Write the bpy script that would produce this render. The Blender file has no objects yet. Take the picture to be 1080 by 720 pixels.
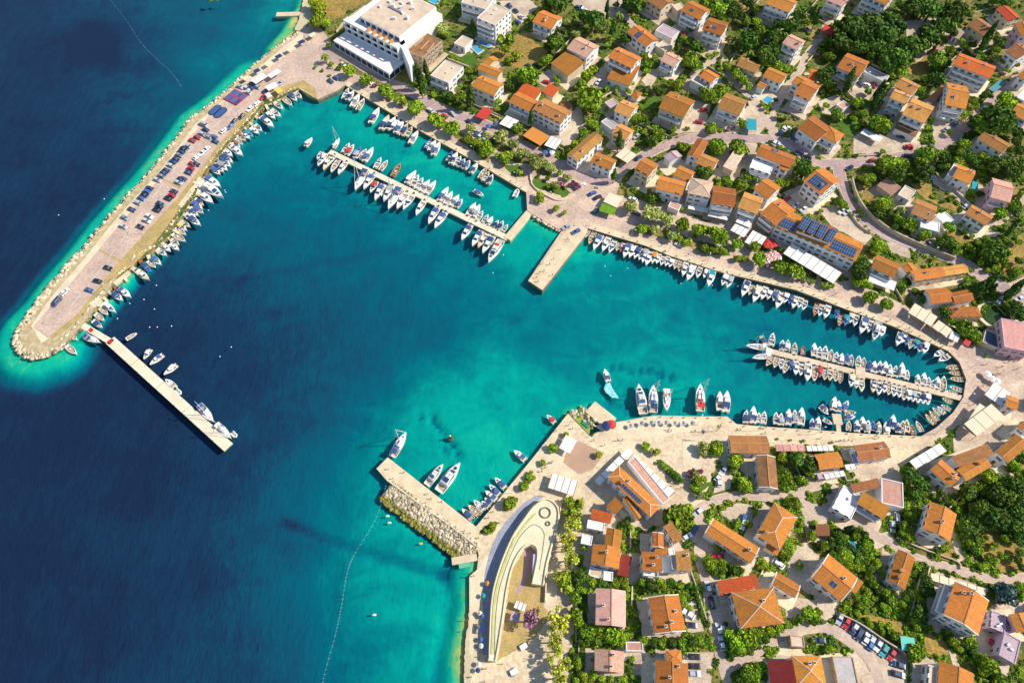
import bpy, bmesh, math, random
import numpy as np
from mathutils import Vector, Matrix
R = math.radians
random.seed(7)
rng = np.random.default_rng(7)

# ------------------------------------------------------------------ camera, sky, sun, exposure
SC = bpy.context.scene
COL = SC.collection
CAM_H, TILT, FPX = 250.0, R(30.0), 720.0
cam_data = bpy.data.cameras.new('camera')
cam = bpy.data.objects.new('camera', cam_data); COL.objects.link(cam)
cam.location = (0, 0, CAM_H); cam.rotation_euler = (TILT, 0, 0)
cam_data.sensor_width = 36.0; cam_data.lens = FPX / 1080 * 36.0
cam_data.clip_start = 1.0; cam_data.clip_end = 20000.0
SC.camera = cam
SUN_EL, SUN_AZ_X = R(43.0), R(2.0)           # sun stands over +X, a touch towards +Y
world = bpy.data.worlds.new('World'); SC.world = world; world.use_nodes = True
wn = world.node_tree.nodes; wl = world.node_tree.links
sky = wn.new('ShaderNodeTexSky'); sky.sky_type = 'NISHITA'; sky.sun_disc = False
sky.sun_elevation = SUN_EL; sky.sun_rotation = R(90) - SUN_AZ_X
sky.dust_density = 0.4; sky.ozone_density = 2.0
wl.new(sky.outputs[0], wn['Background'].inputs[0]); wn['Background'].inputs[1].default_value = 0.132
sun_d = bpy.data.lights.new('sun', 'SUN'); sun_d.energy = 4.8; sun_d.angle = R(0.5); sun_d.color = (1.0, 0.93, 0.80)
sun = bpy.data.objects.new('sun', sun_d); COL.objects.link(sun)
sv = Vector((math.cos(SUN_EL) * math.cos(SUN_AZ_X), math.cos(SUN_EL) * math.sin(SUN_AZ_X), math.sin(SUN_EL)))
sun.rotation_euler = sv.to_track_quat('Z', 'Y').to_euler(); sun.location = sv * 800
SC.view_settings.view_transform = 'Standard'; SC.view_settings.look = 'None'
SC.view_settings.gamma = 1.0; SC.view_settings.use_curve_mapping = False
SC.view_settings.exposure = 0.17
try:
    SC.cycles.max_bounces = 5; SC.cycles.diffuse_bounces = 3; SC.cycles.glossy_bounces = 2
    SC.cycles.transparent_max_bounces = 8; SC.cycles.use_denoising = True
except Exception: pass

# ------------------------------------------------------------------ survey: pixel of the photograph -> point on a level
cT, sT = math.cos(TILT), math.sin(TILT)
def ray(px, py):
    cx, cy = (px - 540) / FPX, -(py - 360) / FPX
    return cx, cy * cT + sT, cy * sT - cT
def at(px, py, z):
    x, y, d = ray(px, py); k = (z - CAM_H) / d
    return Vector((x * k, y * k, z))
def T(ox, oy, s=4.0):
    """reads coordinates taken from an enlarged crop"""
    return lambda *c: [(ox + c[i] / s, oy + c[i + 1] / s) for i in range(0, len(c), 2)]
A2, A3, A4, A5, A6, A7 = T(180, 0), T(340, 0), T(500, 0), T(660, 0), T(800, 0), T(900, 0)
B0, B2, B3, B4, B5, B6, B7 = T(0, 180), T(180, 150), T(340, 150), T(500, 150), T(660, 150), T(780, 150), T(900, 150)
C7, C6, S1, S2, S3, S4, S5 = T(900, 300), T(760, 300), T(380, 400), T(480, 540), T(560, 380), T(620, 540), T(720, 430)
S6, S7, S8, PT = T(760, 560, 4.5), T(900, 420), T(900, 540), T(60, 320, 4.235)
L6, L6b, L6c = T(100, 120, 6), T(20, 240, 6), T(200, 60, 6)
ID = T(0, 0, 1)

QUAY_Z = 1.1
COAST = [(322,-150),(320,0),(316,19),(311,32),(301,41),(282,57),(262,75),(230,105),(202,125),(180,155),(160,180),(140,202),(107,239),(87,266),(57,300),(37,327),(22,350),(21,360),(26,371),(38,375),(52,373),(66,364),(77,354),(86,343),(98,328),(107,316),(117,302),(135,287),(145,272),(160,267),(180,247),(195,222),(206,205),(211,192),(222,176),(230,165),(245,147),(262,130),(277,112),(295,104),(316,94),(324,101),(335,105),(355,96),(364,90),(400,112),(450,142),(500,170),(555,203),(556,222),(562,226),(592,244),(557,296),(572,306),(617,249),(620,241),(650,250),(680,259),(707,270),(760,287),(840,306),(900,329),(942,344),(975,359),(1000,370),(1012,382),(1019,400),(1016,419),(1005,435),(987,451),(971,460),(932,458),(900,457),(885,455),(810,450),(777,447),(767,439),(740,439),(690,438),(650,445),(646,447),(636,452),(622,459),(599,435),(560,485),(502,555),(409,482),(397,494),(410,509),(445,535),(502,575),(505,585),(505,600),(499,622),(495,652),(491,690),(490,720),(486,900),(1350,900),(1350,-150)]
coast_w = [at(x, y, QUAY_Z) for x, y in COAST]

def seg_dist(P, poly, closed=True):
    """distance of each point of the array P (n,2) to a polyline"""
    d = np.full(len(P), 1e9); n = len(poly)
    for i in range(n if closed else n - 1):
        a = np.array(poly[i][:2]); b = np.array(poly[(i + 1) % n][:2]); ab = b - a
        t = np.clip(((P - a) @ ab) / max(ab @ ab, 1e-9), 0, 1)
        d = np.minimum(d, np.hypot(*(P - a - t[:, None] * ab).T))
    return d
def inside(P, poly):
    r = np.zeros(len(P), bool); n = len(poly)
    for i in range(n):
        x1, y1 = poly[i][0], poly[i][1]; x2, y2 = poly[(i + 1) % n][0], poly[(i + 1) % n][1]
        if y1 == y2: continue
        c = ((y1 > P[:, 1]) != (y2 > P[:, 1])) & (P[:, 0] < (x2 - x1) * (P[:, 1] - y1) / (y2 - y1) + x1)
        r ^= c
    return r

# terrain height: level by the water, climbing behind the town
GX0, GX1, GY0, GY1, GS = -560.0, 760.0, -140.0, 640.0, 6.0
gx = np.arange(GX0, GX1 + 1, GS); gy = np.arange(GY0, GY1 + 1, GS)
GXX, GYY = np.meshgrid(gx, gy)
gp = np.stack([GXX.ravel(), GYY.ravel()], 1)
gd = seg_dist(gp, coast_w[1:-3], False); gi = inside(gp, coast_w)
HG = np.where(gi, 0.085 * np.clip(gd - 30, 0, 290), 0).reshape(GXX.shape)
for _ in range(5):
    p = np.pad(HG, 1, 'edge'); HG = (p[:-2, 1:-1] + p[2:, 1:-1] + p[1:-1, :-2] + p[1:-1, 2:] + 2 * HG) / 6
HG = np.where(gd.reshape(HG.shape) < 14, 0, HG)
def hgt(x, y):
    u = min(max((x - GX0) / GS, 0), len(gx) - 1.001); v = min(max((y - GY0) / GS, 0), len(gy) - 1.001)
    i, j = int(u), int(v); a, b = u - i, v - j
    return QUAY_Z + (HG[j, i] * (1 - a) + HG[j, i + 1] * a) * (1 - b) + (HG[j + 1, i] * (1 - a) + HG[j + 1, i + 1] * a) * b
def ground(px, py, up=0.0):
    z = QUAY_Z + up
    for _ in range(9):
        p = at(px, py, z); z = hgt(p.x, p.y) + up
    return at(px, py, z)
def heading(px, py, dx, dy, z):
    a, b = at(px - dx, py - dy, z), at(px + dx, py + dy, z)
    return math.atan2(b.y - a.y, b.x - a.x)

# ------------------------------------------------------------------ materials
def lin(c):
    return tuple(((v / 255) / 12.92 if v / 255 <= 0.04045 else ((v / 255 + 0.055) / 1.055) ** 2.4) for v in c)
MATS = {}
def mat(name, col, rough=0.85, var=0.0, scale=0.3, col2=None, coord='Object', stretch=None, rnd=0.0, bump=0.0, bscale=3.0, spec=0.3, island=0.0, metal=0.0, detail=5.0, lo=0.38, hi=0.62, hue=0.0, joints=None):
    """one procedural surface: base colour, a second colour by noise, a variation per object, bump"""
    if name in MATS: return MATS[name]
    m = bpy.data.materials.new(name); m.use_nodes = True; MATS[name] = m
    N = m.node_tree.nodes; K = m.node_tree.links; b = N['Principled BSDF']
    b.inputs['Roughness'].default_value = rough; b.inputs['Specular IOR Level'].default_value = spec; b.inputs['Metallic'].default_value = metal
    b.inputs['Base Color'].default_value = (*col, 1); src = None
    tc = None
    if var > 0 or col2 or bump:
        tc = N.new('ShaderNodeTexCoord'); mp = N.new('ShaderNodeMapping')
        K.new(tc.outputs[coord], mp.inputs[0])
        if stretch: mp.inputs['Scale'].default_value = stretch
    if var > 0 or col2:
        nz = N.new('ShaderNodeTexNoise'); nz.inputs['Scale'].default_value = scale; nz.inputs['Detail'].default_value = detail
        K.new(mp.outputs[0], nz.inputs[0])
        rp = N.new('ShaderNodeMapRange'); rp.inputs[1].default_value = lo; rp.inputs[2].default_value = hi
        K.new(nz.outputs[0], rp.inputs[0])
        mx = N.new('ShaderNodeMix'); mx.data_type = 'RGBA'
        c2 = col2 or tuple(v * (1 - var) for v in col)
        mx.inputs[6].default_value = (*col, 1); mx.inputs[7].default_value = (*c2, 1)
        K.new(rp.outputs[0], mx.inputs[0]); src = mx.outputs[2]
        if var > 0 and col2:
            n2 = N.new('ShaderNodeTexNoise'); n2.inputs['Scale'].default_value = scale * 9; n2.inputs['Detail'].default_value = 3
            K.new(mp.outputs[0], n2.inputs[0])
            r2 = N.new('ShaderNodeMapRange'); r2.inputs[1].default_value = .3; r2.inputs[2].default_value = .7; r2.inputs[3].default_value = 1 - var; r2.inputs[4].default_value = 1 + var
            K.new(n2.outputs[0], r2.inputs[0])
            vm = N.new('ShaderNodeVectorMath'); vm.operation = 'SCALE'; K.new(src, vm.inputs[0]); K.new(r2.outputs[0], vm.inputs['Scale']); src = vm.outputs[0]
    def scaled(out, amt, s):
        r = N.new('ShaderNodeMapRange'); r.inputs[3].default_value = 1 - amt; r.inputs[4].default_value = 1 + amt; K.new(out, r.inputs[0])
        v = N.new('ShaderNodeVectorMath'); v.operation = 'SCALE'; K.new(r.outputs[0], v.inputs['Scale'])
        if s is None: v.inputs[0].default_value = col
        else: K.new(s, v.inputs[0])
        return v.outputs[0]
    if joints:
        bk = N.new('ShaderNodeTexBrick'); bk.inputs['Scale'].default_value = 1; bk.inputs['Brick Width'].default_value = joints[0]; bk.inputs['Row Height'].default_value = joints[1]; bk.inputs['Mortar Size'].default_value = joints[2]; bk.inputs['Mortar Smooth'].default_value = .3
        bk.inputs['Color1'].default_value = (1, 1, 1, 1); bk.inputs['Color2'].default_value = (.93, .93, .93, 1); bk.inputs['Mortar'].default_value = (joints[3],) * 3 + (1,)
        m2 = N.new('ShaderNodeMapping'); m2.inputs['Rotation'].default_value = (0, 0, joints[4]); K.new(tc.outputs['Object'], m2.inputs[0]); K.new(m2.outputs[0], bk.inputs[0])
        vm = N.new('ShaderNodeVectorMath'); vm.operation = 'MULTIPLY'; K.new(src, vm.inputs[0]); K.new(bk.outputs[0], vm.inputs[1]); src = vm.outputs[0]
    if rnd or hue:
        oi = N.new('ShaderNodeObjectInfo')
        if rnd: src = scaled(oi.outputs['Random'], rnd, src)
        if hue:
            hs = N.new('ShaderNodeHueSaturation'); hr = N.new('ShaderNodeMapRange')
            mm = N.new('ShaderNodeMath'); mm.operation = 'MULTIPLY'; mm.inputs[1].default_value = 7.31; fr = N.new('ShaderNodeMath'); fr.operation = 'FRACT'
            K.new(oi.outputs['Random'], mm.inputs[0]); K.new(mm.outputs[0], fr.inputs[0])
            hr.inputs[3].default_value = .5 - hue; hr.inputs[4].default_value = .5 + hue; K.new(fr.outputs[0], hr.inputs[0]); K.new(hr.outputs[0], hs.inputs['Hue'])
            if src is None: hs.inputs['Color'].default_value = (*col, 1)
            else: K.new(src, hs.inputs['Color'])
            src = hs.outputs[0]
    if island:
        ge = N.new('ShaderNodeNewGeometry'); src = scaled(ge.outputs['Random Per Island'], island, src)
    if src is not None: K.new(src, b.inputs['Base Color'])
    if bump:
        nb = N.new('ShaderNodeTexNoise'); nb.inputs['Scale'].default_value = bscale; nb.inputs['Detail'].default_value = 4
        K.new(mp.outputs[0], nb.inputs[0]); bp = N.new('ShaderNodeBump'); bp.inputs['Strength'].default_value = bump; bp.inputs['Distance'].default_value = .3
        K.new(nb.outputs[0], bp.inputs['Height']); K.new(bp.outputs[0], b.inputs['Normal'])
    return m

# ------------------------------------------------------------------ mesh helpers
class MB:
    """collects shapes and links them as ONE mesh object"""
    def __init__(s): s.v = []; s.f = []; s.m = []
    def poly(s, pts, mi=0):
        b = len(s.v); s.v += [tuple(p) for p in pts]; s.f.append(tuple(range(b, b + len(pts)))); s.m.append(mi); return s
    def add(s, vs, fs, mi=0):
        b = len(s.v); s.v += [tuple(p) for p in vs]
        for f in fs: s.f.append(tuple(b + i for i in f)); s.m.append(mi)
        return s
    def box(s, x0, x1, y0, y1, z0, z1, mi=0, M=None):
        v = [(x0,y0,z0),(x1,y0,z0),(x1,y1,z0),(x0,y1,z0),(x0,y0,z1),(x1,y0,z1),(x1,y1,z1),(x0,y1,z1)]
        if M is not None: v = [tuple(M @ Vector(p)) for p in v]
        return s.add(v, [(3,2,1,0),(4,5,6,7),(0,1,5,4),(1,2,6,5),(2,3,7,6),(3,0,4,7)], mi)
    def prism(s, pts, z0, z1, mi=0, mside=None):
        """pts counter-clockwise in XY"""
        a = sum(pts[i][0] * pts[(i + 1) % len(pts)][1] - pts[(i + 1) % len(pts)][0] * pts[i][1] for i in range(len(pts)))
        if a < 0: pts = pts[::-1]
        n = len(pts); b = len(s.v); ms = mi if mside is None else mside
        s.v += [(p[0], p[1], z0) for p in pts] + [(p[0], p[1], z1) for p in pts]
        s.f.append(tuple(b + n + i for i in range(n))); s.m.append(mi)
        s.f.append(tuple(b + i for i in reversed(range(n)))); s.m.append(ms)
        for i in range(n): s.f.append((b + i, b + (i + 1) % n, b + n + (i + 1) % n, b + n + i)); s.m.append(ms)
        return s
    def tube(s, a, b_, r0, r1=None, n=6, mi=0, caps=True):
        a, b_ = Vector(a), Vector(b_); r1 = r0 if r1 is None else r1
        q = (b_ - a).to_track_quat('Z', 'Y'); o = len(s.v)
        for c, r in ((a, r0), (b_, r1)):
            for i in range(n):
                t = 2 * math.pi * i / n; s.v.append(tuple(c + q @ Vector((math.cos(t) * r, math.sin(t) * r, 0))))
        for i in range(n): s.f.append((o + i, o + (i + 1) % n, o + n + (i + 1) % n, o + n + i)); s.m.append(mi)
        if caps:
            s.f.append(tuple(o + n + i for i in range(n))); s.m.append(mi)
            s.f.append(tuple(o + i for i in reversed(range(n)))); s.m.append(mi)
        return s
    def mesh(s, name, mats, smooth=False):
        me = bpy.data.meshes.new(name); me.from_pydata(s.v, [], s.f)
        for m in (mats if isinstance(mats, (list, tuple)) else [mats]): me.materials.append(m)
        if len(set(s.m)) > 1 or (s.m and s.m[0]): me.polygons.foreach_set('material_index', s.m)
        if smooth: me.polygons.foreach_set('use_smooth', [True] * len(s.f))
        me.update(); return me
    def build(s, name, mats, parent=None, smooth=False, loc=None, rz=None):
        return put(name, s.mesh(name, mats, smooth), parent, loc, rz)
def put(name, me, parent=None, loc=None, rz=None, scale=None):
    o = bpy.data.objects.new(name, me); COL.objects.link(o)
    if parent is not None: o.parent = parent
    if loc is not None: o.location = loc
    if rz is not None: o.rotation_euler = (0, 0, rz)
    if scale is not None: o.scale = scale
    return o
def tag(o, label=None, cat=None, group=None, kind=None):
    if label: o['label'] = label
    if cat: o['category'] = cat
    if group: o['group'] = group
    if kind: o['kind'] = kind
    return o
def empty(name, loc, rz=0.0, label=None, cat=None, group=None):
    o = bpy.data.objects.new(name, None); COL.objects.link(o); o.location = loc; o.rotation_euler = (0, 0, rz); o.empty_display_size = .5
    return tag(o, label, cat, group)
def structure(o): o['kind'] = 'structure'; return o
KIDS = {}
def copy_tree(o, parent=None):
    c = o.copy(); COL.objects.link(c)
    if parent is not None: c.parent = parent
    if o.name not in KIDS: KIDS[o.name] = list(o.children)
    for ch in KIDS[o.name]: copy_tree(ch, c)
    return c
ONES = ['first','second','third','fourth','fifth','sixth','seventh','eighth','ninth','tenth','eleventh','twelfth','thirteenth','fourteenth','fifteenth','sixteenth','seventeenth','eighteenth','nineteenth']
TENS = {2:'twenty',3:'thirty',4:'forty',5:'fifty',6:'sixty',7:'seventy',8:'eighty',9:'ninety'}
def ordinal(n):
    if n < 20: return ONES[n - 1]
    t, u = divmod(n, 10)
    return TENS[t] + '-' + ONES[u - 1] if u else TENS[t][:-1] + 'ieth'
ROWS = {}
def in_row(key, o, look, pos):
    """remember a repeat; name_rows() gives each its place in its row"""
    ROWS.setdefault(key, []).append((pos, look, o))
def name_rows():
    for (phrase, group), items in ROWS.items():
        items.sort(key=lambda t: t[0])
        for i, (p, look, o) in enumerate(items):
            n = len(items)
            o['label'] = f"{look}, {ordinal(i + 1)} {phrase}" if n > 1 else f"{look}, {phrase.split(' among ')[-1].split(' of the ')[-1]}"
            o['group'] = group

# ------------------------------------------------------------------ draped sheets
def drape(name, polys, dz, m, step=9.0, z=None):
    """flat-lying sheet over the terrain; polys: lists of world XY"""
    bm = bmesh.new()
    for P in polys:
        vs = [bm.verts.new((p[0], p[1], 0)) for p in P]
        try: f = bm.faces.new(vs); f.normal_update()
        except ValueError: pass
    bmesh.ops.triangulate(bm, faces=bm.faces[:])
    if z is None:
        xs = [v.co.x for v in bm.verts]; ys = [v.co.y for v in bm.verts]
        for ax, lo, hi in ((0, min(xs), max(xs)), (1, min(ys), max(ys))):
            k = math.floor(lo / step) + 1
            while k * step < hi:
                co = [0, 0, 0]; no = [0, 0, 0]; co[ax] = k * step; no[ax] = 1
                bmesh.ops.bisect_plane(bm, geom=bm.verts[:] + bm.edges[:] + bm.faces[:], plane_co=co, plane_no=no)
                k += 1
    for v in bm.verts: v.co.z = (hgt(v.co.x, v.co.y) if z is None else z) + dz
    bmesh.ops.recalc_face_normals(bm, faces=bm.faces[:])
    for f in bm.faces:
        if f.normal.z < 0: f.normal_flip()
    me = bpy.data.meshes.new(name); bm.to_mesh(me); bm.free(); me.materials.append(m)
    return put(name, me)
def gpoly(pts): return [ground(x, y)[:2] for x, y in pts]
MASK = np.zeros((720, 1080), bool)          # where something is paved or built (photo pixels)
_yy, _xx = np.mgrid[0:720, 0:1080]
_pp = np.stack([_xx.ravel() + .5, _yy.ravel() + .5], 1)
def block(pts):
    xs = [p[0] for p in pts]; ys = [p[1] for p in pts]
    x0, x1, y0, y1 = max(0, int(min(xs))), min(1080, int(max(xs)) + 2), max(0, int(min(ys))), min(720, int(max(ys)) + 2)
    if x1 <= x0 or y1 <= y0: return
    sx, sy = np.meshgrid(np.arange(x0, x1) + .5, np.arange(y0, y1) + .5)
    MASK[y0:y1, x0:x1] |= inside(np.stack([sx.ravel(), sy.ravel()], 1), pts).reshape(sx.shape)
def ribbon(pts, w):
    """road outline (photo pixels) round a centre line"""
    L, Rr = [], []
    for i, p in enumerate(pts):
        a, b = pts[max(0, i - 1)], pts[min(len(pts) - 1, i + 1)]
        dx, dy = b[0] - a[0], b[1] - a[1]; l = math.hypot(dx, dy) or 1
        nx, ny = -dy / l * w / 2, dx / l * w / 2
        L.append((p[0] + nx, p[1] + ny)); Rr.append((p[0] - nx, p[1] - ny))
    return L + Rr[::-1]
def smooth_line(pts, k=4):
    out = []
    n = len(pts)
    for i in range(n - 1):
        p0, p1, p2, p3 = pts[max(0, i - 1)], pts[i], pts[i + 1], pts[min(n - 1, i + 2)]
        for j in range(k):
            t = j / k; out.append(tuple(.5 * ((2 * p1[c]) + (-p0[c] + p2[c]) * t + (2 * p0[c] - 5 * p1[c] + 4 * p2[c] - p3[c]) * t * t + (-p0[c] + 3 * p1[c] - 3 * p2[c] + p3[c]) * t ** 3) for c in (0, 1)))
    return out + [pts[-1]]
# ------------------------------------------------------------------ water
DEPTHS = [(0,0,.92),(100,0,.8),(180,0,.66),(250,0,.58),(290,0,.4),(60,60,.93),(88,45,1.02),(120,60,.8),(170,100,.7),(230,60,.52),(0,150,.95),(100,150,.86),(0,250,.97),(80,200,.93),(0,330,.97),(30,270,.95),(0,420,.98),(60,450,1.),(150,500,1.),(0,600,1.),(0,720,.97),(100,650,.97),(200,600,.9),(230,500,.9),(280,450,.85),(300,560,.72),(330,480,.65),(350,540,.50),(380,560,.40),(420,600,.34),(440,650,.33),(380,680,.47),(300,680,.70),(400,640,.38),(455,690,.36),(240,700,.85),(450,560,.34),(470,620,.30),(483,680,.2),(130,400,.98),(200,350,.92),(230,300,.85),(170,380,.95),(260,400,.92),(300,360,.82),(250,240,.6),(250,180,.52),(290,150,.45),(320,130,.38),(340,200,.5),(330,260,.6),(370,260,.6),(400,300,.62),(420,240,.5),(400,200,.42),(380,120,.32),(440,160,.28),(480,200,.26),(530,220,.3),(545,190,.3),(480,270,.5),(520,300,.55),(450,350,.62),(380,380,.72),(330,420,.75),(400,420,.5),(420,460,.36),(440,440,.3),(480,420,.28),(520,400,.33),(560,420,.33),(500,480,.22),(480,510,.23),(540,470,.26),(560,350,.48),(620,350,.45),(570,260,.25),(590,260,.22),(550,290,.35),(650,300,.42),(700,330,.42),(750,370,.42),(650,400,.35),(720,400,.36),(780,350,.45),(850,350,.47),(800,420,.42),(900,400,.48),(1000,400,.45),(560,320,.5),(300,280,.66),(350,330,.72),(430,510,.34),(465,590,.30),(400,520,.36),(-200,300,1.),(-200,900,1.),(300,900,.85),(-200,-150,.9),(200,-150,.6)]
dpt = np.array([[*at(x, y, 0)[:2], d] for x, y, d in DEPTHS])
xs = np.concatenate([[-6000, -2500, -1200, -700], np.arange(-480, 300, 1.7), [420, 560, 900, 2500, 6000]])
ys = np.concatenate([[-6000, -2500, -900, -300], np.arange(-60, 470, 1.7), [560, 700, 1200, 2500, 6000]])
XX, YY = np.meshgrid(xs, ys); wp = np.stack([XX.ravel(), YY.ravel()], 1)
num = np.zeros(len(wp)); den = np.zeros(len(wp))
for x, y, d in dpt:
    r2 = (wp[:, 0] - x) ** 2 + (wp[:, 1] - y) ** 2; w = 1 / (r2 + 120) ** 1.7; num += w * d; den += w
depth = num / den
depth = depth + .10 * np.clip((depth - .36) / .2, 0, 1) * np.clip((1.02 - depth) / .3, 0, 1)
def shoal(pts, width, d0, power=1.0, flat=0.0):
    """bottom shelving up to a shore"""
    global depth
    L = [at(x, y, 0)[:2] for x, y in pts]
    d = np.clip((seg_dist(wp, L, False) - flat) / width, 0, 1); s = d ** power; s = s * s * (3 - 2 * s)
    depth = np.minimum(depth, d0 + (depth - d0) * s)
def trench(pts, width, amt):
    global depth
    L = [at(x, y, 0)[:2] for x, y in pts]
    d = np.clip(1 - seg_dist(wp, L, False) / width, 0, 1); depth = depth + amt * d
shoal(COAST[6:19], 12, .17, 1.0, 4.5); shoal([(22,350),(21,362),(30,372),(44,375),(60,370)], 14, .16, 1.0, 5)
shoal([(60,371),(80,358),(100,335),(130,300)], 6, .16); shoal([(130,298),(160,270),(206,206),(240,152),(300,104)], 6, .12)
shoal([(316,19),(305,36),(290,50)], 12, .05); shoal([(322,0),(316,19),(300,42)], 9, .02)
shoal([(505,585),(500,622),(495,652),(491,690),(489,800)], 12, .02, .7)
shoal([(410,512),(445,538),(490,578)], 5, .14); shoal([(562,228),(592,246)], 9, .12); shoal([(600,436),(618,432)], 6, .1)
shoal([(1012,384),(1019,400),(1016,419),(1005,435)], 10, .3)
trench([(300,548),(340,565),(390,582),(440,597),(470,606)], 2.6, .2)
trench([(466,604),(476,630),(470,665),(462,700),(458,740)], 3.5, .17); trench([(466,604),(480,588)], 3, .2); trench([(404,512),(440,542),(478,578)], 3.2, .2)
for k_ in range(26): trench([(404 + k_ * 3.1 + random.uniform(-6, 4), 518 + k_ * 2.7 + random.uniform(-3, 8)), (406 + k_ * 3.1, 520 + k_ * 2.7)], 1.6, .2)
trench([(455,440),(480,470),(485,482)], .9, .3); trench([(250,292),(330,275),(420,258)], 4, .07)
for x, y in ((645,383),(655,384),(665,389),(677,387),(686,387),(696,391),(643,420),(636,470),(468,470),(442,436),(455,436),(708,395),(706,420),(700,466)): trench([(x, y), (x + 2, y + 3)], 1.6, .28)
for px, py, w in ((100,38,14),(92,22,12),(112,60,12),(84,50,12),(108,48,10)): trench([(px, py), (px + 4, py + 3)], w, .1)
me = bpy.data.meshes.new('seabed'); bed = -np.clip(.25 + 3.0 * np.clip((depth - .12) / .45, 0, 1) ** 1.2, 0, 4)
nx, ny = len(xs), len(ys); idx = np.arange(nx * ny).reshape(ny, nx)
quads = np.stack([idx[:-1, :-1], idx[:-1, 1:], idx[1:, 1:], idx[1:, :-1]], -1).reshape(-1, 4)
me.vertices.add(nx * ny); me.vertices.foreach_set('co', np.column_stack([wp, bed]).ravel())
me.loops.add(quads.size); me.loops.foreach_set('vertex_index', quads.ravel())
me.polygons.add(len(quads)); me.polygons.foreach_set('loop_start', np.arange(0, quads.size, 4)); me.polygons.foreach_set('loop_total', np.full(len(quads), 4))
at_ = me.attributes.new('depth', 'FLOAT', 'POINT'); at_.data.foreach_set('value', depth.astype(np.float32))
me.update(calc_edges=True)
structure(put('seabed', me))
wm = bpy.data.materials.new('seabed_under_water'); wm.use_nodes = True; me.materials.append(wm)
N = wm.node_tree.nodes; K = wm.node_tree.links; pb = N['Principled BSDF']
an = N.new('ShaderNodeAttribute'); an.attribute_name = 'depth'
tc = N.new('ShaderNodeTexCoord')
def nz(scale, detail=5, rough=.55, stretch=None, dist=0.0):
    n = N.new('ShaderNodeTexNoise'); n.inputs['Scale'].default_value = scale; n.inputs['Detail'].default_value = detail; n.inputs['Roughness'].default_value = rough; n.inputs['Distortion'].default_value = dist
    mp = N.new('ShaderNodeMapping'); K.new(tc.outputs['Object'], mp.inputs[0])
    if stretch: mp.inputs['Scale'].default_value = stretch[:3]; mp.inputs['Rotation'].default_value = (0, 0, stretch[3])
    K.new(mp.outputs[0], n.inputs[0]); return n.outputs[0]
def rng_(o, a, b, c, d):
    r = N.new('ShaderNodeMapRange'); r.inputs[1].default_value = a; r.inputs[2].default_value = b; r.inputs[3].default_value = c; r.inputs[4].default_value = d; K.new(o, r.inputs[0]); return r.outputs[0]
def mth(op, a, b):
    m = N.new('ShaderNodeMath'); m.operation = op
    for i, v in enumerate((a, b)):
        if isinstance(v, (int, float)): m.inputs[i].default_value = v
        else: K.new(v, m.inputs[i])
    return m.outputs[0]
sea_grass = rng_(nz(.03, 9, .68), .53, .68, 0, .15)
sandy = rng_(nz(.05, 8, .66, (1, 1.5, 1, .5), .8), .35, .7, .08, -.08)
fine = rng_(nz(.30, 5, .65, (1, .32, 1, R(35)), .6), .3, .7, -.034, .034)
tiny = rng_(nz(.9, 4, .7, (1, .4, 1, R(-20)), .5), .3, .7, -.028, .028)
calm = rng_(an.outputs['Fac'], .45, .95, 1.0, .3)
tot = mth('ADD', mth('ADD', an.outputs['Fac'], mth('MULTIPLY', mth('ADD', sea_grass, sandy), calm)), mth('ADD', fine, tiny))
cr = N.new('ShaderNodeValToRGB'); K.new(tot, cr.inputs[0])
ramp = [(0.0, (206,196,124)), (.08, (112,186,130)), (.18, (16,186,166)), (.32, (0,164,162)), (.48, (0,130,146)), (.64, (2,104,132)), (.8, (14,85,119)), (.9, (22,63,100)), (1.0, (24,47,84))]
els = cr.color_ramp.elements
els[0].position = 0; els[0].color = (*lin(ramp[0][1]), 1); els[1].position = 1; els[1].color = (*lin(ramp[-1][1]), 1)
for p, c in ramp[1:-1]: e = els.new(p); e.color = (*lin(c), 1)
TINT = (.80, .95, .955); GAIN = (1.30, 1.10, .99)
WGAIN = N.new('ShaderNodeVectorMath'); WGAIN.operation = 'MULTIPLY'; WGAIN.inputs[1].default_value = tuple(g_ / (t * t) for g_, t in zip(GAIN, TINT)); K.new(cr.outputs[0], WGAIN.inputs[0]); K.new(WGAIN.outputs[0], pb.inputs['Base Color'])
pb.inputs['Roughness'].default_value = .9; pb.inputs['Specular IOR Level'].default_value = 0
# the surface itself: clear tinted water with a rippled skin
sb_ = MB(); sb_.poly([(-6000, -6000, 0), (6000, -6000, 0), (6000, 6000, 0), (-6000, 6000, 0)])
sm_ = bpy.data.materials.new('sea_surface'); sm_.use_nodes = True; N = sm_.node_tree.nodes; K = sm_.node_tree.links; N.remove(N['Principled BSDF'])
tc = N.new('ShaderNodeTexCoord'); tr_ = N.new('ShaderNodeBsdfTransparent'); tr_.inputs[0].default_value = (*TINT, 1); gl = N.new('ShaderNodeBsdfGlossy'); gl.inputs['Roughness'].default_value = .12
fr = N.new('ShaderNodeFresnel'); fr.inputs[0].default_value = 1.33; mxs = N.new('ShaderNodeMixShader'); bp = N.new('ShaderNodeBump'); bp.inputs['Strength'].default_value = .07; bp.inputs['Distance'].default_value = .5
K.new(mth('ADD', nz(.9, 4, .6, (1, .45, 1, R(30))), nz(.22, 3, .5, (1, .5, 1, R(60)))), bp.inputs['Height']); K.new(bp.outputs[0], gl.inputs['Normal']); K.new(bp.outputs[0], fr.inputs['Normal'])
K.new(fr.outputs[0], mxs.inputs[0]); K.new(tr_.outputs[0], mxs.inputs[1]); K.new(gl.outputs[0], mxs.inputs[2]); K.new(mxs.outputs[0], N['Material Output'].inputs[0])
structure(sb_.build('water', sm_))

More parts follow.
